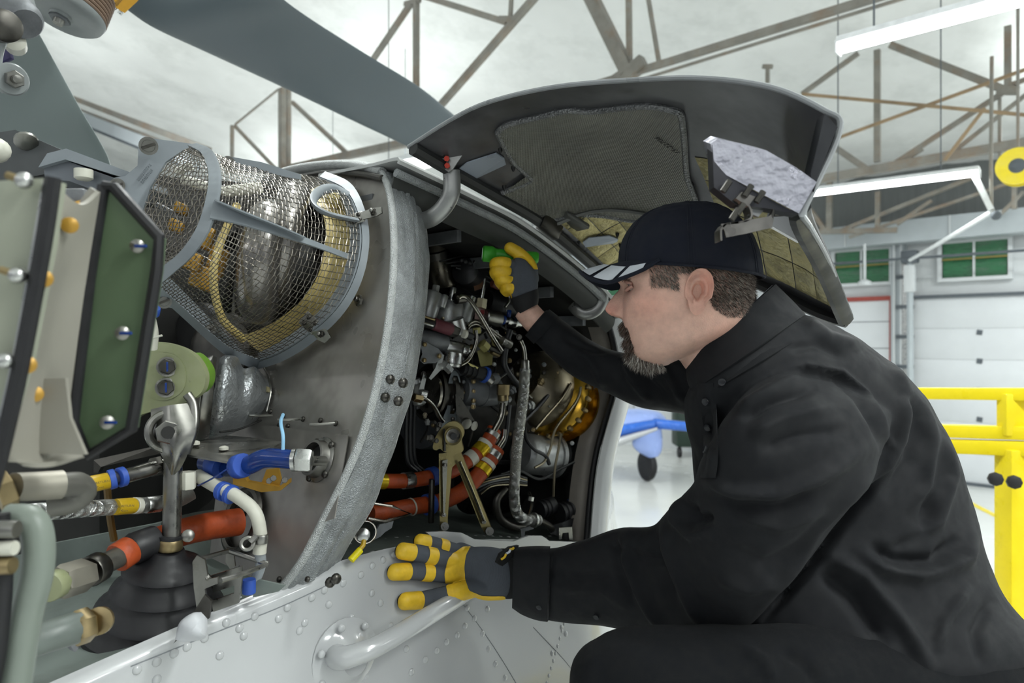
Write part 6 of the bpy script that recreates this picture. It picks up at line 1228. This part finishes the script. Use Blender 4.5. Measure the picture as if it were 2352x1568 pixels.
# ---- trousers and boots
je = MB()
hipc, kn, kn2 = P(2150, 1700, 1.02), P(1405, 1556, .935), P(1440, 1690, 1.22)
je.tube([P(2240, 1640, 1.05), P(2050, 1640, 1.0), P(1800, 1590, .95), P(1600, 1565, .94), P(1470, 1552, .935), P(1392, 1552, .935)], [.15, .125, .092, .074, .066, .055], 28, 30)
je.ball(P(1392, 1556, .935), .052, 20, 12)
je.tube([P(1400, 1556, .935), Vector((.16, .93, 1.66)), Vector((.2, .93, DECK+.12))], [.058, .058, .05], 24, 16)
je.tube([P(2240, 1660, 1.12), P(1900, 1660, 1.2), P(1600, 1680, 1.22), kn2], [.14, .1, .075, .06], 24, 20); je.ball(kn2, .058, 18, 10)
je.tube([kn2, kn2+Vector((.04, 0, -.12)), Vector((kn2.x+.06, kn2.y, DECK+.12))], [.058, .055, .048], 22, 14)
je.tube([P(2300, 1600, 1.08), P(2330, 1760, 1.08)], [.15, .17], 24, 8)
jm = remesh(je, .007, 6); rough(jm, 14, .004); folds(jm, [([(1330, 1540), (1400, 1500), (1500, 1490)], 16, .003), ([(1700, 1480), (1760, 1520), (1780, 1568)], 12, .004), ([(1780, 1480), (1850, 1530), (1880, 1568)], 12, -.004)])
jm.materials.append(M_JEANS); put('jeans', jm, man)
for x, y in ((.2, .93), (kn2.x+.06, kn2.y)):
    bt = MB(); bt.loft([(Vector((x+.05, y, DECK+.06)), Vector((0, .04, 0)), Vector((0, 0, .058))), (Vector((x, y, DECK+.075)), Vector((0, .045, 0)), Vector((0, 0, .072))), (Vector((x-.07, y, DECK+.045)), Vector((0, .047, 0)), Vector((0, 0, .043))), (Vector((x-.15, y, DECK+.035)), Vector((0, .043, 0)), Vector((0, 0, .033))), (Vector((x-.18, y, DECK+.03)), Vector((0, .02, 0)), Vector((0, 0, .02)))], 20, 24); bt.build('boot', M_BLACK, man, 60)
# ---- head, neck and hidden body as one skin surface
HC = P(1570, 640, 1.02); yaw = math.radians(12); pit = math.radians(2)
FD = Vector((-math.cos(yaw), math.sin(yaw), 0)); UP = Vector((0, 0, 1)); UP = (UP+FD*math.tan(pit)).normalized(); FD = (FD-UP*FD.dot(UP)).normalized(); SD = UP.cross(FD)   # SD points to his left, towards the lens
def H(x, y, z): return HC+FD*x+SD*y+UP*z
zk = np.array([-.128, -.122, -.116, -.107, -.097, -.088, -.080, -.068, -.055, -.03, -.010, 0, .02, .045, .075, .095, .106])
xfk = np.array([.045, .066, .078, .084, .083, .088, .088, .092, .092, .090, .088, .0935, .091, .086, .073, .048, .0])
xbk = np.array([.03, .015, .0, -.02, -.04, -.06, -.072, -.083, -.090, -.094, -.096, -.097, -.097, -.096, -.088, -.068, -.03])
wk = np.array([.022, .036, .046, .056, .062, .065, .067, .070, .072, .0755, .0765, .0768, .0765, .074, .065, .046, .016])
nzk = np.array([-.0565, -.054, -.0505, -.046, -.041, -.036, -.029, -.021, -.013, -.006]); nzp = np.array([0, .008, .018, .0245, .0275, .0265, .0225, .0165, .0095, .002])
def smooth_interp(z, xs, ys):      # Catmull style smoothing of the tables
    return (np.interp(z-.004, xs, ys)+2*np.interp(z, xs, ys)+np.interp(z+.004, xs, ys))/4
def headpt(th, z, out=0.0):
    xf, xb, w_ = smooth_interp(z, zk, xfk), smooth_interp(z, zk, xbk), smooth_interp(z, zk, wk); xc, a_ = (xf+xb)/2, (xf-xb)/2
    c_, s_ = math.cos(th), math.sin(th); e = 2.35; k = (abs(c_)**e+abs(s_)**e)**(-1/e); x, y = xc+a_*c_*k, w_*s_*k
    if c_ > 0:
        wn = np.interp(z, [-.058, -.048, -.03, -.012], [.0175, .017, .0115, .009]); q = min(1, abs(y)/(wn*1.25))
        x += np.interp(z, nzk, nzp)*(.5+.5*math.cos(math.pi*q))
        for sy in (-1, 1): x -= .009*math.exp(-((y-sy*.033)/.014)**2-((z+.009)/.010)**2)
        x += .0075*math.exp(-((abs(y)-.0135)/.0048)**2-((z+.0475)/.0055)**2)
        x += .0035*math.exp(-((z-.004)/.007)**2)*math.exp(-(y/.05)**2)
        x += .003*math.exp(-((abs(y)-.042)/.015)**2-((z+.038)/.016)**2); y += math.copysign(.003, y)*math.exp(-((abs(y)-.06)/.02)**2-((z+.036)/.02)**2)
    return x*(1+out/.09), y*(1+out/.075), z
hd = MB(); NT, NZ = 200, 130; rows = []
for i in range(NZ):
    z = -.1285+.2345*i/(NZ-1); r_ = []
    for j in range(NT):
        t = 2*math.pi*j/NT; th = t-.5*math.sin(t); r_.append(H(*headpt(th, z)))
    rows.append(r_)
hd.grid(rows, wrap=True); o = len(hd.v); hd.f += [tuple(range(NT-1, -1, -1)), tuple((NZ-1)*NT+j for j in range(NT))]; hd.m += [0, 0]
hd.loft([sl(1560, 640, 1700, 620, 1.03, .05), sl(1535, 735, 1728, 650, 1.03, .058), sl(1548, 796, 1738, 702, 1.035, .061), sl(1562, 828, 1752, 730, 1.04, .064), sl(1590, 870, 1790, 760, 1.05, .07), sl(1640, 960, 1880, 850, 1.07, .09)], 40, 40, 2.1)
hd.tube([P(1740, 900, 1.09), P(1900, 1150, 1.15), P(2080, 1500, 1.14)], [.07, .07, .07], 20, 12)      # hidden trunk inside the shirt
hd.tube([P(1740, 920, 1.12), P(1560, 890, 1.25), P(1400, 845, 1.32), P(1300, 790, 1.36), P(1235, 742, 1.37), P(1205, 708, 1.375)], [.03, .03, .03, .03, .0265, .025], 20, 30)   # right arm
hd.tube([P(1900, 950, 1.0), P(1700, 1280, 1.0), P(1560, 1350, 1.09), P(1300, 1335, 1.22), P(1215, 1322, 1.26)], [.03, .03, .03, .03, .02], 20, 30)                              # left arm
skin_me = remesh(hd, .0023, 3, .4)
sk_ = MB(); sk_.v = [tuple(v.co) for v in skin_me.vertices]; sk_.f = [tuple(p.vertices) for p in skin_me.polygons]; sk_.m = [0]*len(sk_.f); nskin = len(sk_.v)
# ears
def ear(side):
    base = (-.016, .0765*side, -.026); rows = []
    for rho, h in ((.02, -.012), (.2, -.0115), (.33, -.008), (.44, .001), (.54, .005), (.65, .003), (.76, .001), (.85, .005), (.93, .0085), (.985, .007), (1.0, .003), (.97, -.002), (.85, -.006), (.6, -.012)):
        r_ = []
        for j in range(48):
            f_ = 2*math.pi*j/48; cx, cz = math.cos(f_), math.sin(f_)
            a_ = .0185*(1+.12*cz); b_ = .0315 if cz > 0 else .0325
            ex, ez = a_*cx*rho*(1 if cz > -.3 else .8), b_*cz*rho; hh = h
            if cz < -.55 and rho > .4: hh = .002+.0015*(1-rho) if h > 0 else h
            if cx < -.5 and rho > .8 and -.5 < cz < .4: hh *= .35
            if -.75 < cz < .2 and cx < -.2 and .4 < rho < .7: hh -= .004
            back = (ex+.018)*.42               # rear edge stands away from the head
            r_.append(H(base[0]-ex-.14*ez, base[1]+side*(hh+back), base[2]+ez-.1*ex))
        rows.append(r_)
    return rows
for s_ in (1, -1): sk_.grid(ear(s_), wrap=True)
skm = bpy.data.meshes.new('body'); skm.from_pydata(sk_.v, [], sk_.f); skm.polygons.foreach_set('use_smooth', [True]*len(skm.polygons))
bm = bmesh.new(); bm.from_mesh(skm); bmesh.ops.recalc_face_normals(bm, faces=bm.faces); bm.to_mesh(skm); bm.free()
M_SKINP = mat('skin', '#d2aa99', .52, 0, .13, 55, bump=.25, bscale=520, sss=.12, spec=.4)
nt = M_SKINP.node_tree; at_ = nt.nodes.new('ShaderNodeAttribute'); at_.attribute_name = 'tint'; mxn = nt.nodes.new('ShaderNodeMix'); mxn.data_type = 'RGBA'; mxn.blend_type = 'MULTIPLY'; mxn.inputs[0].default_value = 1
src = nt.nodes['Principled BSDF'].inputs['Base Color'].links[0].from_socket; nt.links.new(src, mxn.inputs[6]); nt.links.new(at_.outputs['Color'], mxn.inputs[7]); nt.links.new(mxn.outputs[2], nt.nodes['Principled BSDF'].inputs['Base Color'])
va = npv(skm); rel = va-np.array(HC); lx, ly, lz = rel@np.array(FD), rel@np.array(SD), rel@np.array(UP)
tint = np.ones((len(va), 4))
def addt(w_, col): 
    tint[:, :3] = tint[:, :3]*(1-w_[:, None])+np.array(col)*w_[:, None]
red = np.exp(-((lx-.112)/.016)**2-((lz+.045)/.016)**2)*.8; addt(red, (.95, .66, .64))
addt(.45*np.exp(-((lx-.055)/.03)**2-((lz+.04)/.022)**2), (1.0, .74, .70))
ismeat = np.zeros(len(va)); ismeat[nskin:] = 1; addt(ismeat*(.35+.4*np.exp(-((lz+.015)/.02)**2)*(lx < -.018)), (1.0, .72, .68))
addt(.5*np.exp(-((lz+.105)/.03)**2)*(lx > -.01)*(lx < .1), (.80, .84, .84))            # stubble
addt(.5*np.clip((-.02-lx)/.03, 0, 1)*np.clip((-.06-lz)/.03, 0, 1), (1.0, .80, .76))     # weathered neck
hairz = np.clip((lx*0-.0)+1, 0, 1)
def hairmask(x, z):
    low = np.interp(x, [-.11, -.08, -.055, -.035, -.022], [-.058, -.062, -.062, -.048, -.02])
    m1 = (x < -.022) & (z > low); m2 = (x > .012) & (x < .05) & (z > -.0135+.35*np.clip(x-.03, -1, 0)) & (z < .05)
    m3 = (x >= -.03) & (x < .05) & (z > .004)
    return m1 | m2 | m3
hm = hairmask(lx, lz) & (np.arange(len(va)) < nskin) & (lz < .12) & (lz > -.08) & (np.abs(ly) < .1); addt(hm*.55, (.42, .38, .38))
ca = skm.color_attributes.new('tint', 'FLOAT_COLOR', 'POINT'); ca.data.foreach_set('color', tint.ravel())
skm.materials.append(M_SKINP); body_o = put('body', skm, man)
# eyes
for s_ in (1, -1):
    c_ = H(.0695, .032*s_, -.0085); ey = MB().ball(c_, .0115, 18, 12).build('eye', mat('eye_white', '#c9c4be', .15, 0, .02), body_o, 60)
    MB().lathe(c_+FD*.0098, FD, [(0, .005), (.0008, .0046), (.0013, .0022), (.0015, .0004)], 16).build('iris', mat('iris_grey', '#3c4650', .15), ey)
    for zz, m_ in ((.0058, 1), (-.0062, -1)):   # lids
        L_ = [H(.0712+.0122*math.cos(a_)*.98, s_*(.033+.0128*math.sin(a_)), -.0085+zz*(math.cos(a_)*.9+.1)) for a_ in np.linspace(-1.35, 1.35, 12)]; MB().tube(L_, .0031, 8, 20).build('eyelid', mat('eyelid_skin', '#b98a7c', .5), body_o)
# hair strands as tapered ribbons
hbvh = BVHTree.FromPolygons([Vector(v) for v in va[:nskin]], [f for f in sk_.f if max(f) < nskin])
def strands(name, roots, mats, w_, seed):
    rnd = random.Random(seed); mb = MB()
    for p, d, L_, mi, curl in roots:
        side = d.cross(Vector((rnd.uniform(-1, 1), rnd.uniform(-1, 1), rnd.uniform(-1, 1)))).normalized(); b2 = d.cross(side).normalized(); q = Vector(p); pts = [q]; dd = Vector(d)
        for k in range(3): dd = (dd+(side*rnd.uniform(-1, 1)+b2*rnd.uniform(-1, 1))*curl).normalized(); q = q+dd*(L_/3); pts.append(q)
        vs_ = []
        for k in range(3): vs_ += [pts[k]+side*w_*(1-.25*k), pts[k]-side*w_*(1-.25*k)]
        vs_.append(pts[3]); mb.add(vs_, [(0, 1, 3, 2), (2, 3, 5, 4), (4, 5, 6)], mi)
    o = put(name, mb.mesh(name, mats, 0, False), man, kind='stuff'); return o
M_HB = mat('hair_brown', '#4a403a', .5, spec=.3); M_HG = mat('hair_grey', '#a39c92', .5, spec=.3); M_HM = mat('hair_mid', '#7a7068', .5, spec=.3); M_HD = mat('hair_dark', '#2b211b', .5, spec=.3)
rn = random.Random(3); R_ = []
while len(R_) < 11000:
    x, z, s_ = rn.uniform(-.112, .05), rn.uniform(-.066, .05), rn.choice((1, 1, -1))
    if not hairmask(np.array([x]), np.array([z]))[0]: continue
    h = hbvh.ray_cast(H(x*1.0, s_*.2, z), SD*-s_) if x > -.095 else hbvh.ray_cast(H(-.25, s_*rn.uniform(0, .065), z), FD)
    if h[0] is None or (h[0]-HC).length > .15: continue
    d = (-UP*.8-FD*.55+h[1]*.45+Vector((rn.uniform(-.2, .2), rn.uniform(-.2, .2), rn.uniform(-.2, .2)))).normalized()
    if z > .0085+.0145*np.clip((x+.0085)/.1045, -1, 1)+.004: continue
    fade = 1 if z > -.03 else max(.35, 1-(-.03-z)/.05); R_.append((h[0]-h[1]*.001, d, rn.uniform(.006, .011)*fade, rn.choice((0, 0, 1, 2, 2, 3)) if x < .0 else rn.choice((1, 2, 2, 0)), .12))
strands('hair', R_, [M_HB, M_HG, M_HM, M_HD], .00042, 5)
R_ = []
for i in range(4200):              # goatee
    y = rn.gauss(0, .016); z = rn.uniform(-.126, -.084)
    if abs(y) > .036: continue
    h = hbvh.ray_cast(H(.25, y, z), -FD)
    if h[0] is None: continue
    x = (h[0]-HC).dot(FD)
    if x < .03: continue
    t = (z+.126)/.042; d = (-UP*.9+FD*(.04-.2*(1-t))+SD*y*6+h[1]*.22+Vector((rn.uniform(-.3, .3), rn.uniform(-.3, .3), rn.uniform(-.2, .2)))).normalized()
    L_ = rn.uniform(.008, .019)+.006*(1-t); R_.append((h[0], d, L_, rn.choice((0, 0, 3, 2, 5)) if t > .5 else rn.choice((1, 0, 2, 0, 4, 3)), .38))
for i in range(1500):              # under-chin growth
    x, y = rn.uniform(.035, .082), rn.uniform(-.03, .03); h = hbvh.ray_cast(H(x, y, -.25), UP)
    if h[0] is None or (h[0]-HC).dot(UP) > -.09: continue
    d = (-UP+FD*rn.uniform(-.5, .3)+SD*rn.uniform(-.3, .3)).normalized(); R_.append((h[0], d, rn.uniform(.008, .016), rn.choice((1, 2, 2, 4, 0)), .5))
for i in range(1500):              # moustache and the strips beside the mouth
    y = rn.uniform(-.034, .034); z = rn.uniform(-.076, -.060)-max(0, abs(y)-.018)*.9
    h = hbvh.ray_cast(H(.25, y, z), -FD)
    if h[0] is None: continue
    d = (-UP*.9+FD*.35+SD*y*12+h[1]*.35+Vector((rn.uniform(-.2, .2), rn.uniform(-.2, .2), 0))).normalized(); R_.append((h[0], d, rn.uniform(.007, .014), rn.choice((0, 0, 3, 2, 5)), .2))
for i in range(900):
    s_ = rn.choice((1, -1)); y = s_*rn.uniform(.024, .034); z = rn.uniform(-.1, -.07); h = hbvh.ray_cast(H(.25, y, z), -FD)
    if h[0] is not None: R_.append((h[0], (-UP+h[1]*.3+FD*.1).normalized(), rn.uniform(.006, .012), rn.choice((0, 3, 2, 5)), .25))
strands('goatee', R_, [M_HB, M_HG, M_HM, M_HD, mat('hair_white', '#d6d2ca', .5, spec=.3), mat('hair_auburn', '#5d4030', .5)], .00036, 9)
R_ = []
for i in range(260):
    s_ = rn.choice((1, -1)); y = s_*rn.uniform(.012, .05); h = hbvh.ray_cast(H(.25, y, rn.uniform(-.002, .008)), -FD)
    if h[0] is not None: R_.append((h[0], (SD*s_*.8+FD*.35-UP*.2).normalized(), rn.uniform(.006, .010), rn.choice((0, 2)), .1))
strands('eyebrow', R_, [M_HB, M_HG, M_HM], .0003, 11)
# ---- cap
cap_rows = []; NC = 72
def capbase(ph): return -.0085+.1045*math.cos(ph)*(1.0), .0845*math.sin(ph), .0085+.0145*math.cos(ph)
for i in range(34):
    t = i/33*math.pi/2; rad = math.cos(t)**.82 if t < math.pi/2-1e-6 else 0; hh = math.sin(t)**.92; r_ = []
    for j in range(NC):
        ph = 2*math.pi*j/NC; bx, by, bz = capbase(ph); seamd = min(abs((ph*3/math.pi) % 1), 1-abs((ph*3/math.pi) % 1)); k = rad*(1-.006*math.exp(-(seamd/.05)**2))
        r_.append(H(-.009+(bx+.009)*k, by*k, bz*(1-hh)+.1125*hh+.0012*noise.noise(Vector((bx*30, by*30, i*.5)))))
    cap_rows.append(r_)
cap = MB().grid(cap_rows, wrap=True, thick=-.0018).build('cap', M_CAP, man, 70, label='navy baseball cap with silver patches on the brim')
MB().lathe(H(-.009, 0, .1115), UP, [(0, .0075), (.0025, .0065), (.004, .003)], 16).build('cap_button', M_CAP, cap)
for k in range(6):
    ph = math.pi/6*1+k*math.pi/3; j = int(round(ph/(2*math.pi)*NC)) % NC
    for dj in (-.35, .35): MB().tube([cap_rows[i][j]+(cap_rows[i][(j+1) % NC]-cap_rows[i][j])*dj for i in range(34)], .0009, 6).build('cap_seam', M_CAP, cap)
MB().tube([H(-.0085+.1055*math.cos(p_), .0855*math.sin(p_), .010+.0145*math.cos(p_)) for p_ in np.linspace(0, 2*math.pi, 60)], .0022, 6).build('cap_hem', M_CAP, cap)
def brim(s, t, lift=0.0):
    ph = s*1.15; bx, by, bz = capbase(ph); L_ = .058*max(0, 1-s*s)**.55
    x = bx+L_*t*1.0; y = by*(1+.02*t); z = bz+.006-(.034*min(1, abs(s)*1.5)**1.5+.010)*t*(L_/.058)+lift
    return H(x, y, z)
MB().grid([[brim(-1+2*j/40, i/12) for j in range(41)] for i in range(13)], 0, .003).build('brim', M_CAP, cap, 70)
MB().tube([brim(-1+2*j/40, 1, .001) for j in range(41)], .0026, 8).build('brim_edge', M_CAP, cap)
M_SILV = mat('reflective_silver', '#c3c8cf', .4, .2, .04, 60)
for s_ in (1, -1):
    for a_, b_ in ((.08, .34), (.41, .66), (.72, .90)):
        MB().grid([[brim(s_*(a_+(b_-a_)*j/10+.04*(i/6)), .36+.58*i/6, .0032) for j in range(11)] for i in range(7)], 0, .0004).build('reflective_patch', M_SILV, cap, 60)
# ================================================================ gloves and torch
M_GGREY = mat('glove_knit', '#666c76', .8, 0, .1, 60, bump=.7, bscale=420, kind='weave')
M_GBLK = mat('glove_black', '#0f1012', .8)
M_GYEL = mat('glove_yellow_leather', '#e6bd2c', .5, 0, .1, 40, bump=.15, bscale=240, dirt='#a87c10', dscale=30, damount=.35)
def polyin(q, poly):
    r = np.zeros(len(q), bool); n = len(poly); j = n-1
    for i in range(n):
        (xi, yi), (xj, yj) = poly[i], poly[j]; c_ = ((yi > q[:, 1]) != (yj > q[:, 1])) & (q[:, 0] < (xj-xi)*(q[:, 1]-yi)/(yj-yi+1e-9)+xi); r ^= c_; j = i
    return r
def glove(name, fingers, palm, patches, outv, label, vox=.0016):
    mb = MB(); chains = []
    for pts, rs in fingers:
        L_ = spl(pts, 14); rr = spl([float(x) for x in rs], 14); mb.tube(L_, rr, 18); mb.ball(L_[-1], rr[-1], 16, 10); mb.ball(L_[0], rr[0], 16, 10); chains.append((L_, rr))
    mb.loft(palm, 30, 30, 2.6); me = remesh(mb, vox, 4, .5); v, n = npv(me), npn(me)
    nf = len(me.polygons); fc_ = np.empty(nf*3); me.polygons.foreach_get('center', fc_); fc_ = fc_.reshape(-1, 3); fn = np.empty(nf*3); me.polygons.foreach_get('normal', fn); fn = fn.reshape(-1, 3)
    idx = np.full(nf, -1); best = np.full(nf, 1e9); par = np.zeros(nf)
    for k, (L_, rr) in enumerate(chains):
        for i in range(14):
            d = np.linalg.norm(fc_-np.array(L_[i]), axis=1)-rr[i]; m_ = d < best; best[m_] = d[m_]; idx[m_] = k; par[m_] = i/13
    q = topx(fc_); outw = fn@np.array(outv)
    lab = np.zeros(nf, int); lab[outw < -.12] = 1; names = ['glove_knit', 'glove_palm']
    for pn, test in patches:
        m_ = test(idx, par, q, outw, best); lab[m_] = len(names); names.append(pn)
    polys = [tuple(p.vertices) for p in me.polygons]; g_ = None; base = np.where(outw < -.12, 1, 0)
    for k, pn in enumerate(names):
        sel = [i for i in range(nf) if (base[i] if k < 2 else lab[i]) == k]
        if not sel: continue
        vid = {}; vv = []; ff = []
        for i in sel:
            f_ = []
            for a_ in polys[i]:
                if a_ not in vid: vid[a_] = len(vv); vv.append(tuple(v[a_]+n[a_]*(.0011 if k > 1 else 0)))
                f_.append(vid[a_])
            ff.append(f_)
        if k > 1:
            cnt = {}
            for f_ in ff:
                for a_, b_ in zip(f_, f_[1:]+f_[:1]): e_ = (min(a_, b_), max(a_, b_)); cnt[e_] = cnt.get(e_, 0)+1
            nb = {}
            for (a_, b_), c_ in cnt.items():
                if c_ == 1: nb.setdefault(a_, []).append(b_); nb.setdefault(b_, []).append(a_)
            for _ in range(14):
                new = {a_: tuple(np.array(vv[a_])*.4+np.mean([vv[b_] for b_ in q_], axis=0)*.6) for a_, q_ in nb.items()}
                for a_, p_ in new.items(): vv[a_] = p_
        m2 = bpy.data.meshes.new(pn); m2.from_pydata(vv, [], ff); m2.polygons.foreach_set('use_smooth', [True]*len(ff)); m2.materials.append((M_GGREY, M_GBLK)[k] if k < 2 else M_GYEL)
        if k == 0: g_ = put(name, m2, man, label=label)
        else: put(pn, m2, g_)
    return g_
def ps(xa, ya, xb, yb, off, t):
    a, b = S(xa, ya, off), S(xb, yb, off); return ((a+b)/2, (b-a)/2, N*t)
fing = [([S(1042, 1322, .03), S(992, 1316, .026), S(945, 1312, .02), S(906, 1313, .018)], [.0145, .0142, .0142, .0135]),
        ([S(1052, 1290, .03), S(1000, 1279, .026), S(955, 1270, .02), S(924, 1265, .017)], [.0145, .0142, .014, .0135]),
        ([S(1066, 1272, .028), S(1026, 1258, .02), S(988, 1247, .012), S(964, 1243, .01)], [.0135, .0132, .013, .0125]),
        ([S(1085, 1270, .02), S(1055, 1258, .008), S(1034, 1252, .0), S(1020, 1250, -.004)], [.012, .0118, .0115, .011]),
        ([S(1105, 1345, .055), S(1040, 1362, .05), S(975, 1376, .028), S(930, 1380, .026)], [.0165, .0155, .0145, .0138])]
palm = [ps(1022, 1285, 1026, 1335, .028, .012), ps(1055, 1264, 1060, 1352, .032, .018), ps(1095, 1256, 1100, 1374, .05, .021), ps(1130, 1256, 1134, 1376, .066, .024), ps(1152, 1260, 1156, 1374, .075, .026)]
band_poly = [(1020, 1318), (1028, 1284), (1040, 1270), (1062, 1256), (1082, 1254), (1070, 1275), (1066, 1300), (1068, 1330), (1076, 1356), (1110, 1368), (1160, 1368), (1162, 1400), (1060, 1400), (1028, 1366)]
pt = []
for k in range(5):
    pt.append(('fingertip_patch', lambda i_, p_, q_, o_, b_, k=k: (i_ == k) & (p_ > (.70 if k != 4 else .74)) & (o_ > -.15)))
for k in range(3):
    pt.append(('knuckle_patch', lambda i_, p_, q_, o_, b_, k=k: (i_ == k) & (p_ > .36) & (p_ < .50) & (o_ > -.1)))
pt.append(('back_patch', lambda i_, p_, q_, o_, b_: polyin(q_, band_poly) & (o_ > -.2)))
gl = glove('work_glove', fing, palm, pt, N, 'yellow and grey work glove resting on the white fuselage')
cu = MB(); cu.loft([ps(1144, 1262, 1148, 1372, .073, .028), ps(1160, 1260, 1163, 1374, .082, .030), ps(1176, 1262, 1180, 1368, .092, .030), ps(1206, 1266, 1210, 1372, .105, .032)], 32, 14, 2.4, cap=False); cu.build('glove_cuff', M_GBLK, gl, 60)
tb = [S(x, y, .118) for x, y in ((1142, 1292), (1150, 1272), (1172, 1256), (1192, 1252), (1188, 1268), (1170, 1288), (1154, 1300))]
pull = MB().prism(tb, N*-.006).build('pull_tab', M_GBLK, gl, 30)
for (x0, y0, x1, y1, m_) in ((1152, 1284, 1162, 1272, M_GYEL), (1163, 1271, 1172, 1262, mat('thread_white', '#d8dce6', .6)), (1172, 1261, 1180, 1257, M_GYEL)):
    MB().tube([S(x0, y0, .120), S((x0+x1)/2+2, (y0+y1)/2+1, .120), S(x1, y1, .120)], .0022, 6).build('embroidered_mark', m_, pull)
# right hand with the green torch
def pd(xa, ya, xb, yb, d, t): return sl(xa, ya, xb, yb, d, t)
fing2 = [([P(1180, 612, 1.375), P(1156, 604, 1.36), P(1138, 606, 1.365), P(1140, 618, 1.385)], [.0125, .012, .0115, .011]),
         ([P(1178, 632, 1.375), P(1156, 622, 1.358), P(1138, 624, 1.362), P(1144, 636, 1.385)], [.0125, .012, .0115, .011]),
         ([P(1178, 652, 1.375), P(1160, 641, 1.36), P(1148, 644, 1.365), P(1154, 654, 1.385)], [.012, .0115, .011, .0105]),
         ([P(1182, 668, 1.375), P(1168, 660, 1.362), P(1160, 664, 1.37), P(1164, 670, 1.385)], [.011, .0105, .010, .0095]),
         ([P(1222, 640, 1.385), P(1216, 610, 1.385), P(1195, 585, 1.385), P(1172, 570, 1.385)], [.0145, .0135, .0125, .0115])]
palm2 = [pd(1178, 694, 1232, 676, 1.375, .024), pd(1170, 662, 1236, 652, 1.375, .026), pd(1172, 630, 1228, 622, 1.378, .024), pd(1176, 604, 1212, 598, 1.382, .018), pd(1182, 592, 1204, 588, 1.384, .012)]
pt2 = []
for k in range(5): pt2.append(('finger_leather', lambda i_, p_, q_, o_, b_, k=k: (i_ == k) & (p_ > .2) & (b_ < .004)))
pt2.append(('palm_leather', lambda i_, p_, q_, o_, b_: (i_ >= -1) & (q_[:, 0] < 1172+np.clip((640-q_[:, 1])*-.12, -3, 9)) & (q_[:, 1] > 600) & (o_ > -2) & ((i_ < 0) | (p_ < .2) | (b_ > .004))))
g2 = glove('work_glove', fing2, palm2, pt2, toc(P(1200, 640, 1.37)), 'yellow and grey work glove gripping the green torch')
cu = MB(); cu.loft([pd(1172, 686, 1236, 662, 1.375, .028), pd(1178, 704, 1238, 682, 1.374, .03), pd(1190, 722, 1236, 698, 1.373, .028)], 30, 12, 2.3, cap=False); cu.build('glove_cuff', M_GBLK, g2, 60)
tr_ = root('torch', P(1165, 583, 1.40), 'green plastic torch held by the gloved hand inside the engine bay', 'torch')
a, b = P(1108, 582, 1.40), P(1232, 592, 1.41); ax = (b-a).normalized(); L_ = (b-a).length; M_TG = mat('green_plastic', '#3fa52e', .4, 0, .08, 30)
MB().lathe(a, ax, [(L_*.2, .0125), (L_, .0125), (L_+.004, .010)], 24).build('barrel', M_TG, tr_)
MB().lathe(a, ax, [(0, .0135), (.003, .0165), (.02, .0168), (.028, .0125)], 24).build('head', M_TG, tr_); MB().lathe(a-ax*.001, ax, [(0, .012), (.003, .013)], 20).build('lens', mat('torch_lens', '#d8e6d8', .1), tr_)
# ================================================================ labels of the helicopter's parts that look different from the rest
LAB = {'firewall': 'bare steel firewall with rivets', 'firewall_seal': 'grey woven cloth seal band', 'screen_frame': 'grey intake screen frame with wire mesh', 'cowling_door': 'raised cowling door, dark inside with insulation',
       'rotor_blade': 'grey rotor blade overhead', 'box_cover': 'green box cover with black gasket', 'bellows_boot': 'black rubber bellows boot', 'blue_hose': 'dark blue elbow hose', 'orange_duct': 'orange sleeved duct',
       'orange_fuel_hose': 'orange sleeved hose with gold and white tape', 'braided_hose': 'steel braided hose', 'gold_ring': 'polished gold bolted ring', 'fork_arm': 'pale green fibreglass fork arm', 'grab_handle': 'white tubular grab handle',
       'wrapped_duct': 'silver foil wrapped duct', 'white_tube': 'bent white tube with blue clamps', 'bearing_bracket': 'olive V-shaped bearing bracket', 'intake_liner': 'cream composite liner', 'elastomeric_bearing': 'round hub bearing with brown shims'}
for o in list(heli.children):
    k = o.name.split('.')[0]
    if k in LAB: o['label'] = LAB[k]
